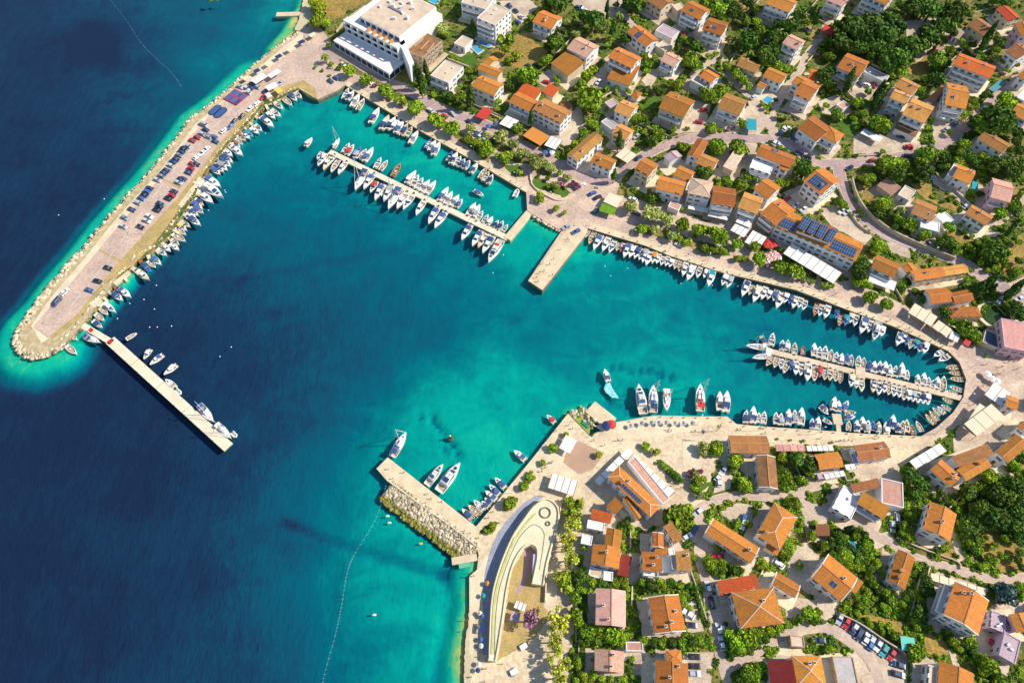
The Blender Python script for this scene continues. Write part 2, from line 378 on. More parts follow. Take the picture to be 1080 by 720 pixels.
# ------------------------------------------------------------------ ground, paving, roads
M_EARTH = mat('garden_earth', (.085, .125, .018), .95, var=.5, scale=.09, col2=(.32, .23, .08), bump=.5, bscale=1.5, lo=.45, hi=.66)
M_STRAW = mat('dry_grass', (.40, .25, .065), .95, var=.4, scale=.12, col2=(.27, .20, .05), bump=.3)
M_LAWN = mat('lawn', (.06, .15, .015), .95, var=.4, scale=.2, col2=(.10, .17, .02), bump=.4)
M_PROM = mat('promenade_stone', (.71, .52, .385), .85, var=.2, scale=.09, col2=(.53, .385, .30), joints=(3.2, 2.4, .06, .86, .35))
M_COPE = mat('quay_stone', (.77, .62, .41), .85, var=.12, scale=.25, col2=(.66, .52, .34), joints=(4, 4, .07, .85, .45))
M_ROAD = mat('pink_asphalt', (.50, .345, .31), .9, var=.2, scale=.1, col2=(.39, .28, .27))
M_LANE = mat('lane_asphalt', (.60, .45, .35), .9, var=.14, scale=.1, col2=(.50, .37, .30))
M_YARD = mat('yard_concrete', (.66, .53, .39), .9, var=.18, scale=.15, col2=(.50, .38, .28))
M_PARK = mat('parking_asphalt', (.62, .45, .35), .9, var=.18, scale=.09, col2=(.50, .365, .295))
M_DIRT = mat('yellow_earth', (.52, .36, .14), .95, var=.25, scale=.25, col2=(.40, .30, .12), bump=.3)
M_PALE = mat('pale_paving', (.77, .65, .45), .85, var=.14, scale=.2, col2=(.67, .54, .37))
M_LINE = mat('road_paint', (.74, .68, .62), .8, var=.2, scale=1.0)
structure(drape('ground', [[(p[0], p[1]) for p in coast_w]], 0, M_EARTH))
# quay walls down into the water, all along the shore
qb = MB()
cw = coast_w[1:-2]
for a, b in zip(cw[:-1], cw[1:]):
    qb.poly([(a.x, a.y, QUAY_Z + .002), (b.x, b.y, QUAY_Z + .002), (b.x, b.y, -4), (a.x, a.y, -4)])
o = qb.build('quay_wall', mat('quay_wall_stone', (.36, .29, .2), .9, var=.35, scale=.5, bump=.5)); tag(o, 'weathered stone quay wall dropping to the water all round the harbour', 'wall')

# promenade surfaces
NQ = COAST[31:35]
prom_n = [(335,105),(355,96),(364,90),(400,112),(450,142),(500,170),(555,203),(556,222),(562,226),(592,244),(557,296),(572,306),(617,249),(620,241),(650,250),(680,259),(707,270),(760,287),(840,306),(900,329),(942,344),(975,359),(1000,370),(1012,382),(1019,400),(1016,419),(1005,435),(987,451),(971,460),(1000,458),(1040,420),(1085,405),(1085,340),(1040,372),(1000,350),(985,340),(955,322),(925,308),(895,296),(870,298),(830,285),(800,268),(780,250),(755,240),(720,222),(690,215),(650,205),(660,178),(640,182),(620,172),(590,168),(560,155),(530,135),(500,120),(470,112),(445,98),(425,84),(350,45),(335,25),(320,30),(311,36),(301,44),(290,60),(316,94)]
prom_s = [(971,460),(932,458),(900,457),(885,455),(810,450),(777,447),(767,439),(740,439),(690,438),(650,445),(646,448),(636,453),(622,460),(599,436),(560,485),(502,555),(409,482),(397,494),(410,509),(445,535),(502,575),(505,585),(503,600),(499,622),(495,652),(491,690),(490,740),(600,740),(612,560),(640,545),(700,555),(735,545),(760,480),(830,470),(905,470),(940,500),(1000,458)]
M_PROMS = mat('south_promenade_stone', (.78, .62, .41), .85, var=.2, scale=.09, col2=(.62, .48, .33), joints=(3.6, 2.6, .06, .87, .1))
for nm, pl, m_ in (('promenade', prom_n, M_PROM), ('promenade', prom_s, M_PROMS)):
    structure(drape(nm, [gpoly(pl)], .05, m_)); block(pl)
# pale stone strip along the quay edge
edge = [(364,90),(400,112),(450,142),(500,170),(555,203)]
def strip(line, dx, dy): return line + [(x + dx, y + dy) for x, y in line[::-1]]
e2 = [(621,241),(650,250),(680,259),(707,270),(760,287),(840,306),(900,329),(942,344),(975,359),(1000,370)]
e3 = [(655,445),(690,438.5),(740,439.5),(766,439.5),(776,447.5),(810,450.5),(885,455.5),(932,458.5),(970,460)]
structure(drape('quay_apron', [gpoly(strip(edge, 2.5, -5)), gpoly(strip(e2, 2, -6)), gpoly(strip(e3, 1, 9)), gpoly([(557,296),(572,306),(617,249),(620,243),(612,236),(598,243)]), gpoly([(599,436),(560,485.5),(502.5,555.5),(510,560),(566,492),(606,444)]), gpoly([(397,494),(409,482),(502,555),(510,566),(503,575),(445,534),(411,509)])], .09, M_COPE))
# roads
ROADS = [(smooth_line(p), w) for p, w in [
 ([(338,48),(345,57),(377,75),(415,92),(450,108),(480,121),(515,133),(560,158),(585,170),(612,186),(640,192),(660,176),(682,163),(705,152),(730,146.5),(760,145),(800,147),(830,152),(860,171),(882,173),(920,170),(960,163),(995,152),(1015,137),(1035,117),(1060,95),(1090,68)], 9.5),
 ([(884,176),(888,193),(897,215),(918,237),(940,249),(960,257),(1005,272),(1030,287),(1055,302),(1075,314),(1095,330)], 11),
 ([(735,53),(760,60),(770,82),(790,100),(807,125),(818,146)], 7), ([(875,10),(868,37),(850,60),(845,72),(825,100),(815,125),(818,146)], 6.5),
 ([(760,60),(735,75),(722,95)], 5), ([(985,20),(1005,25),(1000,36),(985,45),(965,65)], 5), ([(985,190),(1000,200),(1020,215),(1045,235),(1060,230),(1085,205)], 5),
 ([(712,556),(735,538),(755,527),(785,522),(815,523),(845,516),(868,510)], 9), ([(838,520),(860,537),(882,547),(900,553),(937,572),(962,587),(1000,598),(1040,609),(1062,610),(1095,607)], 8.5),
 ([(735,540),(739,560),(738,585),(745,612),(750,645),(760,690),(772,735)], 10), ([(762,708),(785,694),(804,683),(827,669),(860,661),(884,667),(907,684),(922,703),(932,735)], 11),
 ([(860,300),(872,282),(890,272),(900,300)], 5), ([(1005,200),(985,188),(983,165)], 4), ([(655,0),(665,25),(690,45)], 5), ([(640,60),(650,78),(632,92)], 6)]]
structure(drape('road', [gpoly(ribbon(p, w)) for p, w in ROADS[:1]], .10, M_ROAD)); 
for p, w in ROADS[1:]: structure(drape('road', [gpoly(ribbon(p, w))], .104 + .004 * (ROADS.index((p, w)) % 7), M_LANE if ROADS.index((p, w)) in (2, 3, 4, 5, 6, 7, 8, 9, 10, 11, 12, 13, 14) else M_ROAD))
for p, w in ROADS: block(ribbon(p, w))
structure(drape('kerb', [gpoly(ribbon(p, w + 1.6)) for p, w in ROADS], .075, M_COPE))
# painted lines
lines = []
def dashes(p, w=.55, n=2, off=0):
    q = smooth_line(p, 10)
    for i in range(0, len(q) - n, 2 * n): lines.append(gpoly(ribbon([(x, y + off) for x, y in q[i:i + n + 1]], w)))
dashes([(57,345),(107,283),(142,235),(190,171),(225,135),(262,97),(305,62)], .6)
for p, w in (ROADS[1][0], 0), : lines.append(gpoly(ribbon([(x - 3.6, y + 2.2) for x, y in p[2:]], .6)))
lines.append(gpoly(ribbon([(x + 1.5, y + 3.5) for x, y in ROADS[0][0][64:76]], .6)))
for k in range(8):
    x, y = 1034 + k * 5.2, 268 + k * 0
for i in range(26):
    t = i / 25; x, y = 131 + t * 92, 268 - t * 128
    if i % 2 == 0: lines.append(gpoly(ribbon([(x - 1, y - 1), (x - 9, y - 5)], .4)))
for i in range(5): lines.append(gpoly(ribbon([(1045 + i * 3.2, 322 - i * 2.4), (1058 + i * 3.2, 336 - i * 2.4)], .8)))
for i in range(9): lines.append(gpoly(ribbon([(1024 + i * 3.6, 284 + i * 2.1), (1029 + i * 3.6, 281 + i * 2.1)], .5)))

# breakwater
bw_top = [(33,344),(40,333),(60,306),(90,272),(110,246),(142,209),(164,186),(184,161),(206,131),(232,109),(264,80),(284,62),(303,47),(320,34),(335,105),(316,92),(295,101),(277,108),(262,126),(245,143),(228,163),(216,180),(207,198),(190,219),(176,240),(158,262),(140,280),(114,298),(100,318),(86,334),(70,348),(55,357)]
structure(drape('breakwater_edge', [gpoly(COAST[3:27])], .03, mat('rocky_fill', (.60,.47,.28), .95, var=.3, scale=.6, col2=(.42,.33,.18), bump=.5))); structure(drape('breakwater_ground', [gpoly(bw_top)], .055, M_DIRT)); block(bw_top); block(COAST[3:31])
bw_cope = [(33,344),(40,333),(60,306),(90,272),(110,246),(142,209),(164,186),(184,161),(206,131),(232,109),(264,80),(284,62),(303,47),(320,34),(320,52),(262,87),(250,93),(218,126),(196,151),(182,169),(175,181),(160,198),(130,233),(105,263),(70,305),(36,345),(51,357),(44,362)]
structure(drape('breakwater_path', [gpoly(bw_cope)], .08, M_PALE))
bw_park = [(35.5,344),(70,304.5),(105,262.5),(130,232.5),(160,197.5),(175,180.5),(182,168.5),(196,150.5),(218,125.5),(250,92.5),(262,87),(322,45),(345,50),(352,88),(335,96),(320,85),(297,92),(275,107),(252,127),(226,159),(205,186),(185,212),(166,232),(150,249),(127,275),(104,303),(82,331),(51,356)]
structure(drape('parking_lot', [gpoly(bw_park)], .10, M_PARK)); block(bw_park)
structure(drape('earth_strip', [gpoly([(104,264.5),(105.5,263),(128,274.5),(126.5,276.5)]), gpoly([(171.5,191),(173,189),(191,197),(190,199.5)])], .125, M_DIRT))
structure(drape('road_markings', lines, .15, M_LINE))

# other surfaces: (pixels, material, layer)
def ragged(p):
    out = []
    for (x, y), (x2, y2) in zip(p, p[1:] + p[:1]):
        n = max(1, int(math.hypot(x2 - x, y2 - y) / 2.2))
        for i in range(n): t = i / n; out.append((x + (x2 - x) * t + random.uniform(-.75, .75), y + (y2 - y) * t + random.uniform(-.75, .75)))
    return out
def sheet(name, m, dz, *polys):
    if name in ('dry_field', 'lawn', 'sand_pit', 'planting_bed', 'beach'): polys = [ragged(list(p)) for p in polys]
    structure(drape(name, [gpoly(p) for p in polys], dz, m))
    for p in polys: block(p)
sheet('beach', mat('beach_sand', (.62, .52, .34), .95, var=.15, scale=.4), .06, [(505,585),(503,600),(498,622),(494,652),(490,690),(489,740),(496,740),(497,690),(501,652),(505,622),(509,600)], [(322,-10),(320,0),(316,19),(311,32),(318,34),(330,20),(330,-10)])
sheet('dry_field', M_STRAW, .06, A3(-10,30,60,-40,210,-60,190,5,130,40,30,95), [(338,0),(378,0),(362,14),(347,26),(338,18)], A3(300,335,345,300,395,315,360,360), A4(90,215,190,140,300,210,320,240,220,300,110,260), A4(175,150,215,130,260,160,240,195), B7(20,180,70,170,90,215,80,260,30,240), B7(240,175,330,170,330,240,470,270,440,300,300,240), B7(60,240,110,235,90,280), S7(480,440,560,480,660,560,700,700,560,650,530,540), S7(260,600,340,610,420,640,430,690,340,670,255,625), S8(520,110,620,90,720,140,720,250,620,250,540,200), S8(0,400,60,430,170,450,230,470,210,530,100,470,0,440), S8(290,500,330,510,390,545,400,600,310,600), A7(620,200,700,215,720,260,640,330,600,290), A7(225,290,300,230,330,300,300,330,220,310), B7(640,440,720,380,720,500,640,560,600,500), B7(380,400,430,370,500,420,440,440))
sheet('lawn', M_LAWN, .07, A3(570,250,620,215,660,260,610,285), A3(490,385,530,385,540,420,495,425), A5(45,430,130,400,140,420,90,470), A6(330,520,400,500,440,520,400,580,360,560), B4(245,160,262,145,330,180,365,175,410,215,380,235,340,215,250,190), B4(120,100,190,95,212,150,160,140), A7(400,165,480,180,475,205,420,200), S3(525,418,545,415,640,490,640,520,600,505,550,450), S5(30,330,110,290,125,320,60,370), S5(380,400,400,390,490,390,520,420,480,430), S3(670,510,720,490,720,560,690,570), A5(55,240,110,260,100,300,60,290), S4(620,250,660,250,640,270), [(1042,326),(1056,325),(1060,335),(1046,341)])
sheet('yard', M_YARD, .075, A3(100,150,140,135,165,180,135,200), A4(400,0,600,0,640,70,560,80,430,35), A4(90,5,240,0,270,35,190,110,160,60), A4(250,340,300,300,370,340,320,380), A4(480,350,560,260,580,340,520,370,470,375), A4(340,520,450,440,470,560,390,620,350,600), A5(250,470,300,425,360,440,330,560,220,560), A5(65,340,110,290,150,300,100,380), A5(310,215,400,190,420,240,350,280), A5(520,420,620,500,560,570,470,560), A6(340,360,480,340,500,380,460,430,390,410), A6(250,430,330,400,370,430,330,500,270,480), A6(400,580,450,540,600,600,540,650,400,650), A6(560,560,680,580,690,640,540,650), A7(220,90,330,75,330,110,280,150,225,160), A7(330,520,480,510,520,470,450,580,340,610), A7(560,60,640,70,640,110,600,110), B7(360,310,440,300,430,340,360,350), B7(440,340,620,380,600,400,480,400), B6(330,285,395,262,470,290,560,400,525,435,440,380,400,370), B6(180,215,280,170,270,240,330,290,280,310,190,250), B6(620,420,720,440,720,490,640,470), B5(330,340,520,300,560,440,480,460,400,400), B5(360,20,500,20,480,150,400,130), A5(420,600,560,600,520,720,440,720), [(1055,302),(1085,290),(1085,345),(1066,345)], S5(150,440,230,400,305,410,290,480,210,480), S5(150,250,215,270,200,340,130,360), S5(240,250,320,220,310,340,260,320), S5(500,420,580,420,640,470,520,520), S5(480,580,540,560,560,640,480,680,430,650), S4(400,380,450,370,490,500,420,510), S4(160,545,240,540,240,590,165,590), S4(400,590,530,590,520,720,420,720), S4(520,260,560,270,600,470,560,490,520,420), S6(330,150,440,100,420,250,340,260,300,220), S6(300,300,400,320,500,330,560,380,500,430,310,410), S6(480,590,720,560,720,720,520,720), S6(540,380,590,390,720,480,720,560,580,470), S8(0,460,130,560,230,610,230,720,0,720), S8(400,575,430,590,470,720,440,720), S8(500,540,600,450,640,520,560,640,500,600), S8(310,270,360,250,570,320,560,350,330,300), S8(570,400,640,370,720,370,720,430,600,440), S7(0,290,200,280,210,350,100,350,0,350), S7(400,540,440,560,475,680,440,690), S7(70,580,150,560,180,600,90,640), S7(600,270,690,330,600,310), C7(600,0,720,0,720,110,640,60), C7(470,545,560,450,720,400,720,640,600,700,520,720,425,720,420,640), S4(200,590,280,590,280,700,180,690))
sheet('pale_plaza', M_PALE, .095, S3(265,275,520,240,720,245,720,300,560,310,420,330,330,320), S3(120,355,250,390,200,500,80,470,60,420), [(632,545),(648,520)] and S3(640,330,720,330,720,470,640,430), S2(60,270,105,230,125,190,140,190,115,300,85,440,75,600,60,600), S2(395,250,430,240,430,460,380,400,380,330), S5(0,130,70,120,60,250,0,240))
sheet('brick_paving', mat('brick_paving_red', (.50, .32, .22), .9, var=.1, scale=.2), .10, S3(155,370,205,340,310,390,260,460,200,480,135,430))
sheet('terrace_shade_strip', mat('blue_grey_painted_shade', (.36,.38,.46), .9, var=.2, scale=.3, col2=(.30,.32,.40), joints=(2, 1.4, .06, .8, .3)), .112, [(575,523),(562,530),(551,544),(539,564),(528,589),(520,614),(516.5,635),(515,660),(514,690),(508.5,690),(509,654),(509.7,622),(512,600),(518,578),(526,560),(538,545),(553,530),(566,522)])  # blue-grey strip puts the terrace's cast shadow into the paving colour
sheet('sand_pit', M_DIRT, .10, S2(300,150,330,140,345,170,335,220,320,290,375,320,375,400,400,440,360,500,300,560,180,625,195,500,210,360,240,240))
sheet('planting_bed', M_EARTH, .12, [(x, y) for x, y in B5(40,345,130,360,240,395,300,415,430,445,440,480,330,470,250,435,160,405,50,380)], A3(60,245,110,300,220,350,300,410,430,470,530,560,640,640,700,690,710,655,640,600,560,540,480,480,400,430,300,375,180,310,90,255), B4(230,55,260,45,330,95,330,150,260,130), B5(450,480,520,478,520,500,460,505), S1(500,645,550,600,590,600,540,650), S1(600,560,630,500,670,500,640,550), S1(670,470,700,400,720,390,720,440), A4(30,590,60,560,250,690,180,690))
# ------------------------------------------------------------------ building materials
def roofmat(name, a, b): return mat(name, a, .85, var=.3, scale=.26, col2=b, stretch=(2.4, .6, 1), rnd=.30, hue=.009, bump=.25, bscale=2.5, lo=.36, hi=.66)
ROOF = {'o': roofmat('roof_orange_tile', (.54,.19,.030), (.40,.155,.035)), 'l': roofmat('roof_light_tile', (.56,.255,.065), (.43,.20,.06)),
        'r': roofmat('roof_red_tile', (.54,.085,.02), (.42,.085,.025)), 'b': roofmat('roof_brown_tile', (.38,.155,.05), (.26,.115,.05)),
        'p': roofmat('roof_pink_tile', (.56,.31,.23), (.46,.25,.18)), 'k': roofmat('roof_rose_tile', (.60,.31,.26), (.50,.25,.21)),
        'm': roofmat('roof_maroon_sheet', (.24,.025,.018), (.24,.035,.03)), 'c': roofmat('roof_cream_tile', (.66,.50,.36), (.60,.43,.30)),
        'f': mat('flat_roof_screed', (.66,.52,.38), .9, var=.12, scale=.25, col2=(.56,.43,.32), rnd=.08), 'g': mat('flat_roof_grey', (.50,.45,.44), .9, var=.15, scale=.3, col2=(.42,.38,.37), rnd=.1),
        'v': mat('flat_roof_mauve', (.52,.38,.42), .9, var=.15, scale=.3, col2=(.45,.33,.36)), 'w': mat('flat_roof_white', (.78,.76,.74), .8, var=.08, scale=.3, col2=(.70,.66,.62)),
        'd': mat('flat_roof_blue_grey', (.085,.12,.19), .6, var=.2, scale=.4), 't': mat('pan_tile_mottled', (.36,.16,.06), .9, var=.4, scale=.5, col2=(.22,.12,.06))}
WALL = {'w': mat('white_render', (.82,.81,.80), .85, var=.08, scale=.3, col2=(.74,.73,.72), rnd=.05), 'c': mat('cream_render', (.74,.62,.44), .85, var=.06, scale=.3, col2=(.67,.55,.39), rnd=.06),
        'p': mat('pink_render', (.74,.47,.52), .85, var=.08, scale=.3, col2=(.67,.42,.47)), 'v': mat('lilac_render', (.58,.42,.52), .85, var=.08, scale=.3, col2=(.52,.38,.46)),
        's': mat('old_stone', (.50,.36,.23), .95, var=.3, scale=.7, col2=(.38,.26,.17), bump=.5), 'o': mat('peach_render', (.74,.50,.34), .85, var=.06, scale=.3, col2=(.68,.45,.30))}
M_GLASS = mat('window_glass', (.03,.05,.09), .08, spec=.6); M_WHITE = mat('white_paint', (.8,.79,.77), .5); M_SHUT = mat('window_shutter', (.16,.10,.06), .7, rnd=.7)
M_RIDGE = mat('ridge_tile', (.56,.25,.09), .85, var=.2, scale=.6); M_VERGE = mat('verge_mortar', (.76,.66,.56), .85); M_CONC = mat('concrete', (.62,.55,.46), .9, var=.12, scale=.5)
M_CHIM = mat('chimney_render', (.76,.68,.60), .85, rnd=.15); M_DARK = mat('dark_opening', (.02,.02,.025), .9)
M_RAIL = mat('balcony_rail', (.72,.74,.78), .5); M_DOOR = mat('door_wood', (.20,.09,.04), .6, rnd=.5)
ms = bpy.data.materials.new('solar_cells'); ms.use_nodes = True; MATS['solar_cells'] = ms
_N = ms.node_tree.nodes; _b = _N['Principled BSDF']; _tc = _N.new('ShaderNodeTexCoord'); _br = _N.new('ShaderNodeTexBrick')
_br.offset = 0; _br.inputs['Scale'].default_value = 1; _br.inputs['Brick Width'].default_value = 1.05; _br.inputs['Row Height'].default_value = 1.7; _br.inputs['Mortar Size'].default_value = .06
_br.inputs['Color1'].default_value = (.028,.06,.14,1); _br.inputs['Color2'].default_value = (.035,.075,.17,1); _br.inputs['Mortar'].default_value = (.28,.33,.42,1)
ms.node_tree.links.new(_tc.outputs['Object'], _br.inputs[0]); ms.node_tree.links.new(_br.outputs[0], _b.inputs['Base Color']); _b.inputs['Roughness'].default_value = .25
M_SOLAR = ms

# ------------------------------------------------------------------ shared small parts
def window_mesh():
    b = MB(); b.box(-.55,.55,0,.05,0,1.35,0); b.box(-.46,.46,.05,.07,.08,1.27,1)
    b.box(-.03,.03,.07,.085,.08,1.27,0); b.box(-.98,-.56,0,.07,0,1.35,2); b.box(.56,.98,0,.07,0,1.35,2); b.box(-.65,.65,.03,.16,-.08,0,0)
    return b.mesh('window', [M_WHITE, M_GLASS, M_SHUT])
def window_plain():
    b = MB(); b.box(-.75,.75,0,.05,0,1.4,0); b.box(-.66,.66,.05,.07,.08,1.32,1); b.box(-.03,.03,.07,.085,.08,1.32,0); b.box(-.85,.85,.03,.16,-.08,0,0)
    return b.mesh('window', [M_WHITE, M_GLASS])
WIN = [window_mesh(), window_plain()]
_d = MB(); _d.box(-.6,.6,0,.06,0,2.25,0); _d.box(-.5,.5,.06,.09,0,2.15,1); DOOR = _d.mesh('door', [M_WHITE, M_DOOR])
_c = MB(); _c.box(-.35,.35,-.35,.35,-1.2,1.0,0); _c.box(-.45,.45,-.45,.45,1.0,1.12,0); _c.box(-.25,.25,-.25,.25,1.12,1.3,1); CHIM = _c.mesh('chimney', [M_CHIM, M_DARK])
_c = MB(); _c.box(-.55,.55,-.4,.4,-1.2,.9,0); _c.box(-.65,.65,-.5,.5,.9,1.0,1); CHIM2 = _c.mesh('chimney', [M_CHIM, ROOF['o']])
_s = MB(); _s.box(-.5,.5,-.7,.7,0,.12,0); _s.box(-.4,.4,-.6,.6,.12,.14,1); SKYL = _s.mesh('skylight', [M_RAIL, M_GLASS])
_p = MB(); _p.tube((0,0,0),(0,0,.5),.3,.3,8,0); _p.tube((0,0,.5),(0,0,.62),.42,.1,8,0); 
M_POLE = mat('grey_metal', (.45,.46,.48), .4, metal=.6); M_SLAB = mat('balcony_slab', (.78,.74,.69), .8)
_cache = {}
def frame_of(pts, he):
    """world frame of a roof from three eave corners (photo pixels)"""
    A, B, C = pts
    g = ground((A[0] + C[0]) / 2, (A[1] + C[1]) / 2, he); z = g.z
    a, b, c = (at(p[0], p[1], z) for p in pts)
    u = (b - a); L = u.length; u = u / L; n = Vector((-u.y, u.x, 0)); w = (c - b).dot(n)
    if w < 0: n = -n; w = -w
    o = a + u * (L / 2) + n * (w / 2)
    if u.x * n.y - u.y * n.x < 0: u = -u
    return Vector((o.x, o.y, z - he)), math.atan2(u.y, u.x), L, w
def make_volume(root, o, rz, L, W, he, kind, roof, wall, feats, dz=0.0, first=True):
    """walls, roof and what sits on them, in the frame of the volume; root's own frame when first"""
    x = dict(loc=(0, 0, 0), rz=0.0)
    if not first:
        d = Vector((o.x - root.location.x, o.y - root.location.y, 0)); c, s = math.cos(-root.rotation_euler.z), math.sin(-root.rotation_euler.z)
        x = dict(loc=(d.x * c - d.y * s, d.x * s + d.y * c, o.z - root.location.z), rz=rz - root.rotation_euler.z)
    ov = .4 if kind in 'ghm' else 0.0
    hl, hw = L / 2 - ov, W / 2 - ov; rise = W / 2 * (.34 if kind != 'm' else 0)
    wm_ = WALL[wall]; rm = ROOF[roof]; base = -3.0
    wb = MB(); rb = MB(); t = .22
    if kind == 'g':
        k = hw / (W / 2); top = he + rise * .98 - t
        P = [(-hw, base), (hw, base), (hw, he - t + rise * (1 - k)), (0, top), (-hw, he - t + rise * (1 - k))]
        n = 5; vs = [(-hl, y, z) for y, z in P] + [(hl, y, z) for y, z in P]
        wb.add(vs, [(4,3,2,1,0), (5,6,7,8,9)] + [(i, (i + 1) % n, n + (i + 1) % n, n + i) for i in range(n)])
        P = [(-W/2, he), (0, he + rise), (W/2, he), (W/2, he - t), (0, he + rise - t), (-W/2, he - t)]
        vs = [(-L/2, y, z) for y, z in P] + [(L/2, y, z) for y, z in P]
        rb.add(vs, [(5,4,1,0), (4,3,2,1), (6,7,10,11), (7,8,9,10)] + [(i, 6 + i, 6 + (i + 1) % 6, (i + 1) % 6) for i in range(6)])
    elif kind == 'h':
        wb.box(-hl, hl, -hw, hw, base, he - .05); r = max(L / 2 - W / 2 * .95, .02)
        v = [(-L/2,-W/2,he),(L/2,-W/2,he),(L/2,W/2,he),(-L/2,W/2,he),(-r,0,he+rise),(r,0,he+rise),(-L/2,-W/2,he-t),(L/2,-W/2,he-t),(L/2,W/2,he-t),(-L/2,W/2,he-t)]
        rb.add(v, [(0,1,5,4),(1,2,5),(2,3,4,5),(3,0,4),(6,7,1,0),(7,8,2,1),(8,9,3,2),(9,6,0,3),(9,8,7,6)])
    elif kind == 'm':
        up = W * .22; wb.add([(-hl,-hw,base),(hl,-hw,base),(hl,hw,base),(-hl,hw,base),(-hl,-hw,he-t),(hl,-hw,he-t),(hl,hw,he+up-t),(-hl,hw,he+up-t)], [(3,2,1,0),(4,5,6,7),(0,1,5,4),(1,2,6,5),(2,3,7,6),(3,0,4,7)])
        rb.add([(-L/2,-W/2,he-t),(L/2,-W/2,he-t),(L/2,W/2,he+up-t),(-L/2,W/2,he+up-t),(-L/2,-W/2,he),(L/2,-W/2,he),(L/2,W/2,he+up),(-L/2,W/2,he+up)], [(3,2,1,0),(4,5,6,7),(0,1,5,4),(1,2,6,5),(2,3,7,6),(3,0,4,7)])
    else:
        wb.box(-hl, hl, -hw, hw, base, he - .4); p = .3
        for b in ((-hl,hl,-hw,-hw+p),(-hl,hl,hw-p,hw),(-hl,-hl+p,-hw+p,hw-p),(hl-p,hl,-hw+p,hw-p)): wb.box(*b, he - .4, he)
        rb.box(-hl+p+.01, hl-p-.01, -hw+p+.01, hw-p-.01, he - .39, he - .25)
    wb.build('wall', wm_, root, **x); ro = rb.build('roof', rm, root, **x)
    if kind == 'g' and 'n' not in feats:
        b = MB(); b.box(-L/2-.02, L/2+.02, -.2, .2, he + rise - .06, he + rise + .09); b.build('ridge_cap', M_RIDGE, ro)
    if kind == 'h':
        b = MB()
        for sx in (-1, 1):
            for sy in (-1, 1): b.tube((sx * r, 0, he + rise), (sx * L / 2, sy * W / 2, he + .02), .13, n=4)
        b.tube((-r, 0, he + rise), (r, 0, he + rise), .14, n=4); b.build('ridge_cap', M_RIDGE if 'w' not in feats else M_VERGE, ro)
    if kind == 'g' and 'w' in feats:
        for sx in (-1, 1):
            b = MB()
            for sy in (-1, 1):
                b.add([(sx*(L/2+.03), sy*W/2, he-t-.02), (sx*(L/2+.03), 0, he+rise-t), (sx*(L/2+.03), 0, he+rise+.1), (sx*(L/2+.03), sy*W/2, he+.1), (sx*(L/2-.28), sy*W/2, he-t-.02), (sx*(L/2-.28), 0, he+rise-t), (sx*(L/2-.28), 0, he+rise+.1), (sx*(L/2-.28), sy*W/2, he+.1)], [(0,1,2,3),(7,6,5,4),(3,2,6,7),(0,3,7,4)])
            b.build('verge', M_VERGE, ro)
    rs = random.Random(int(L * 1000 + W * 77))
    def on_roof(px_, py_): # height of the roof plane at local x, y
        if kind == 'f': return he - .25
        if kind == 'm': return he + (py_ + W / 2) / W * W * .22
        if kind == 'h': return he + rise * max(0, min(1 - abs(py_) / (W / 2), (L / 2 - abs(px_)) / (W / 2)))
        return he + rise * (1 - abs(py_) / (W / 2))
    for ch in feats:
        if ch == 'C':
            cx, cy = rs.uniform(-.35, .35) * L, rs.uniform(-.3, .3) * W
            put('chimney', rs.choice([CHIM, CHIM, CHIM2]), ro, (cx, cy, on_roof(cx, cy) + .1), rs.choice([0, R(90)]))
        if ch == 'D':
            cx, cy = rs.uniform(-.35, .35) * L, rs.choice([-1, 1]) * .25 * W; a = math.atan(.34) * (-1 if cy > 0 else 1)
            q = put('skylight', SKYL, ro, (cx, cy, on_roof(cx, cy) + .03)); q.rotation_euler = (a if kind == 'g' else 0, 0, 0)
        if ch == 'A':                        # satellite dish / air unit on a flat roof
            cx, cy = rs.uniform(-.35, .35) * L, rs.uniform(-.3, .3) * W
            b = MB(); b.box(-.5,.5,-.3,.3,0,.7); b.build('air_unit', M_RAIL, ro, loc=(cx, cy, on_roof(cx, cy)), rz=rs.uniform(0, 3))
    # openings on the sides that look towards the harbour and the sky
    cz, sz = math.cos(rz), math.sin(rz); nfl = max(1, int(round((he + .2) / 2.9)))
    best = None
    for (nx_, ny_, w_, d_) in ((0,-1,2*hl,hw),(0,1,2*hl,hw),(1,0,2*hw,hl),(-1,0,2*hw,hl)):
        wx, wy = o.x + (nx_ * cz - ny_ * sz) * d_, o.y + (nx_ * sz + ny_ * cz) * d_
        nxw, nyw = nx_ * cz - ny_ * sz, nx_ * sz + ny_ * cz
        see = (-wx * nxw - wy * nyw) / math.hypot(wx, wy, CAM_H)
        if see < -.12: continue
        sc = see * w_
        if best is None or sc > best[0]: best = (sc, nx_, ny_, w_, d_)
        n = max(1, int(w_ / (3.1 if w_ > 7 else 2.9))); wmesh = rs.choice(WIN); rot = math.atan2(ny_, nx_) - math.pi / 2
        def place(nm, me, t_, z_):
            lx, ly = nx_ * d_ + (-ny_) * t_, ny_ * d_ + nx_ * t_
            c2, s2 = math.cos(x['rz']), math.sin(x['rz'])
            put(nm, me, root, (x['loc'][0] + lx * c2 - ly * s2, x['loc'][1] + lx * s2 + ly * c2, x['loc'][2] + z_), x['rz'] + rot)
        if 'x' in feats: continue
        for fl in range(nfl):
            for i in range(n):
                t_ = (i + .5) / n * w_ - w_ / 2
                if fl == 0 and i == n // 2 and best[1:3] == (nx_, ny_): place('door', DOOR, t_, .05)
                elif rs.random() > .1: place('window', wmesh, t_, fl * 2.9 + (.95 if nfl > 1 else .8))
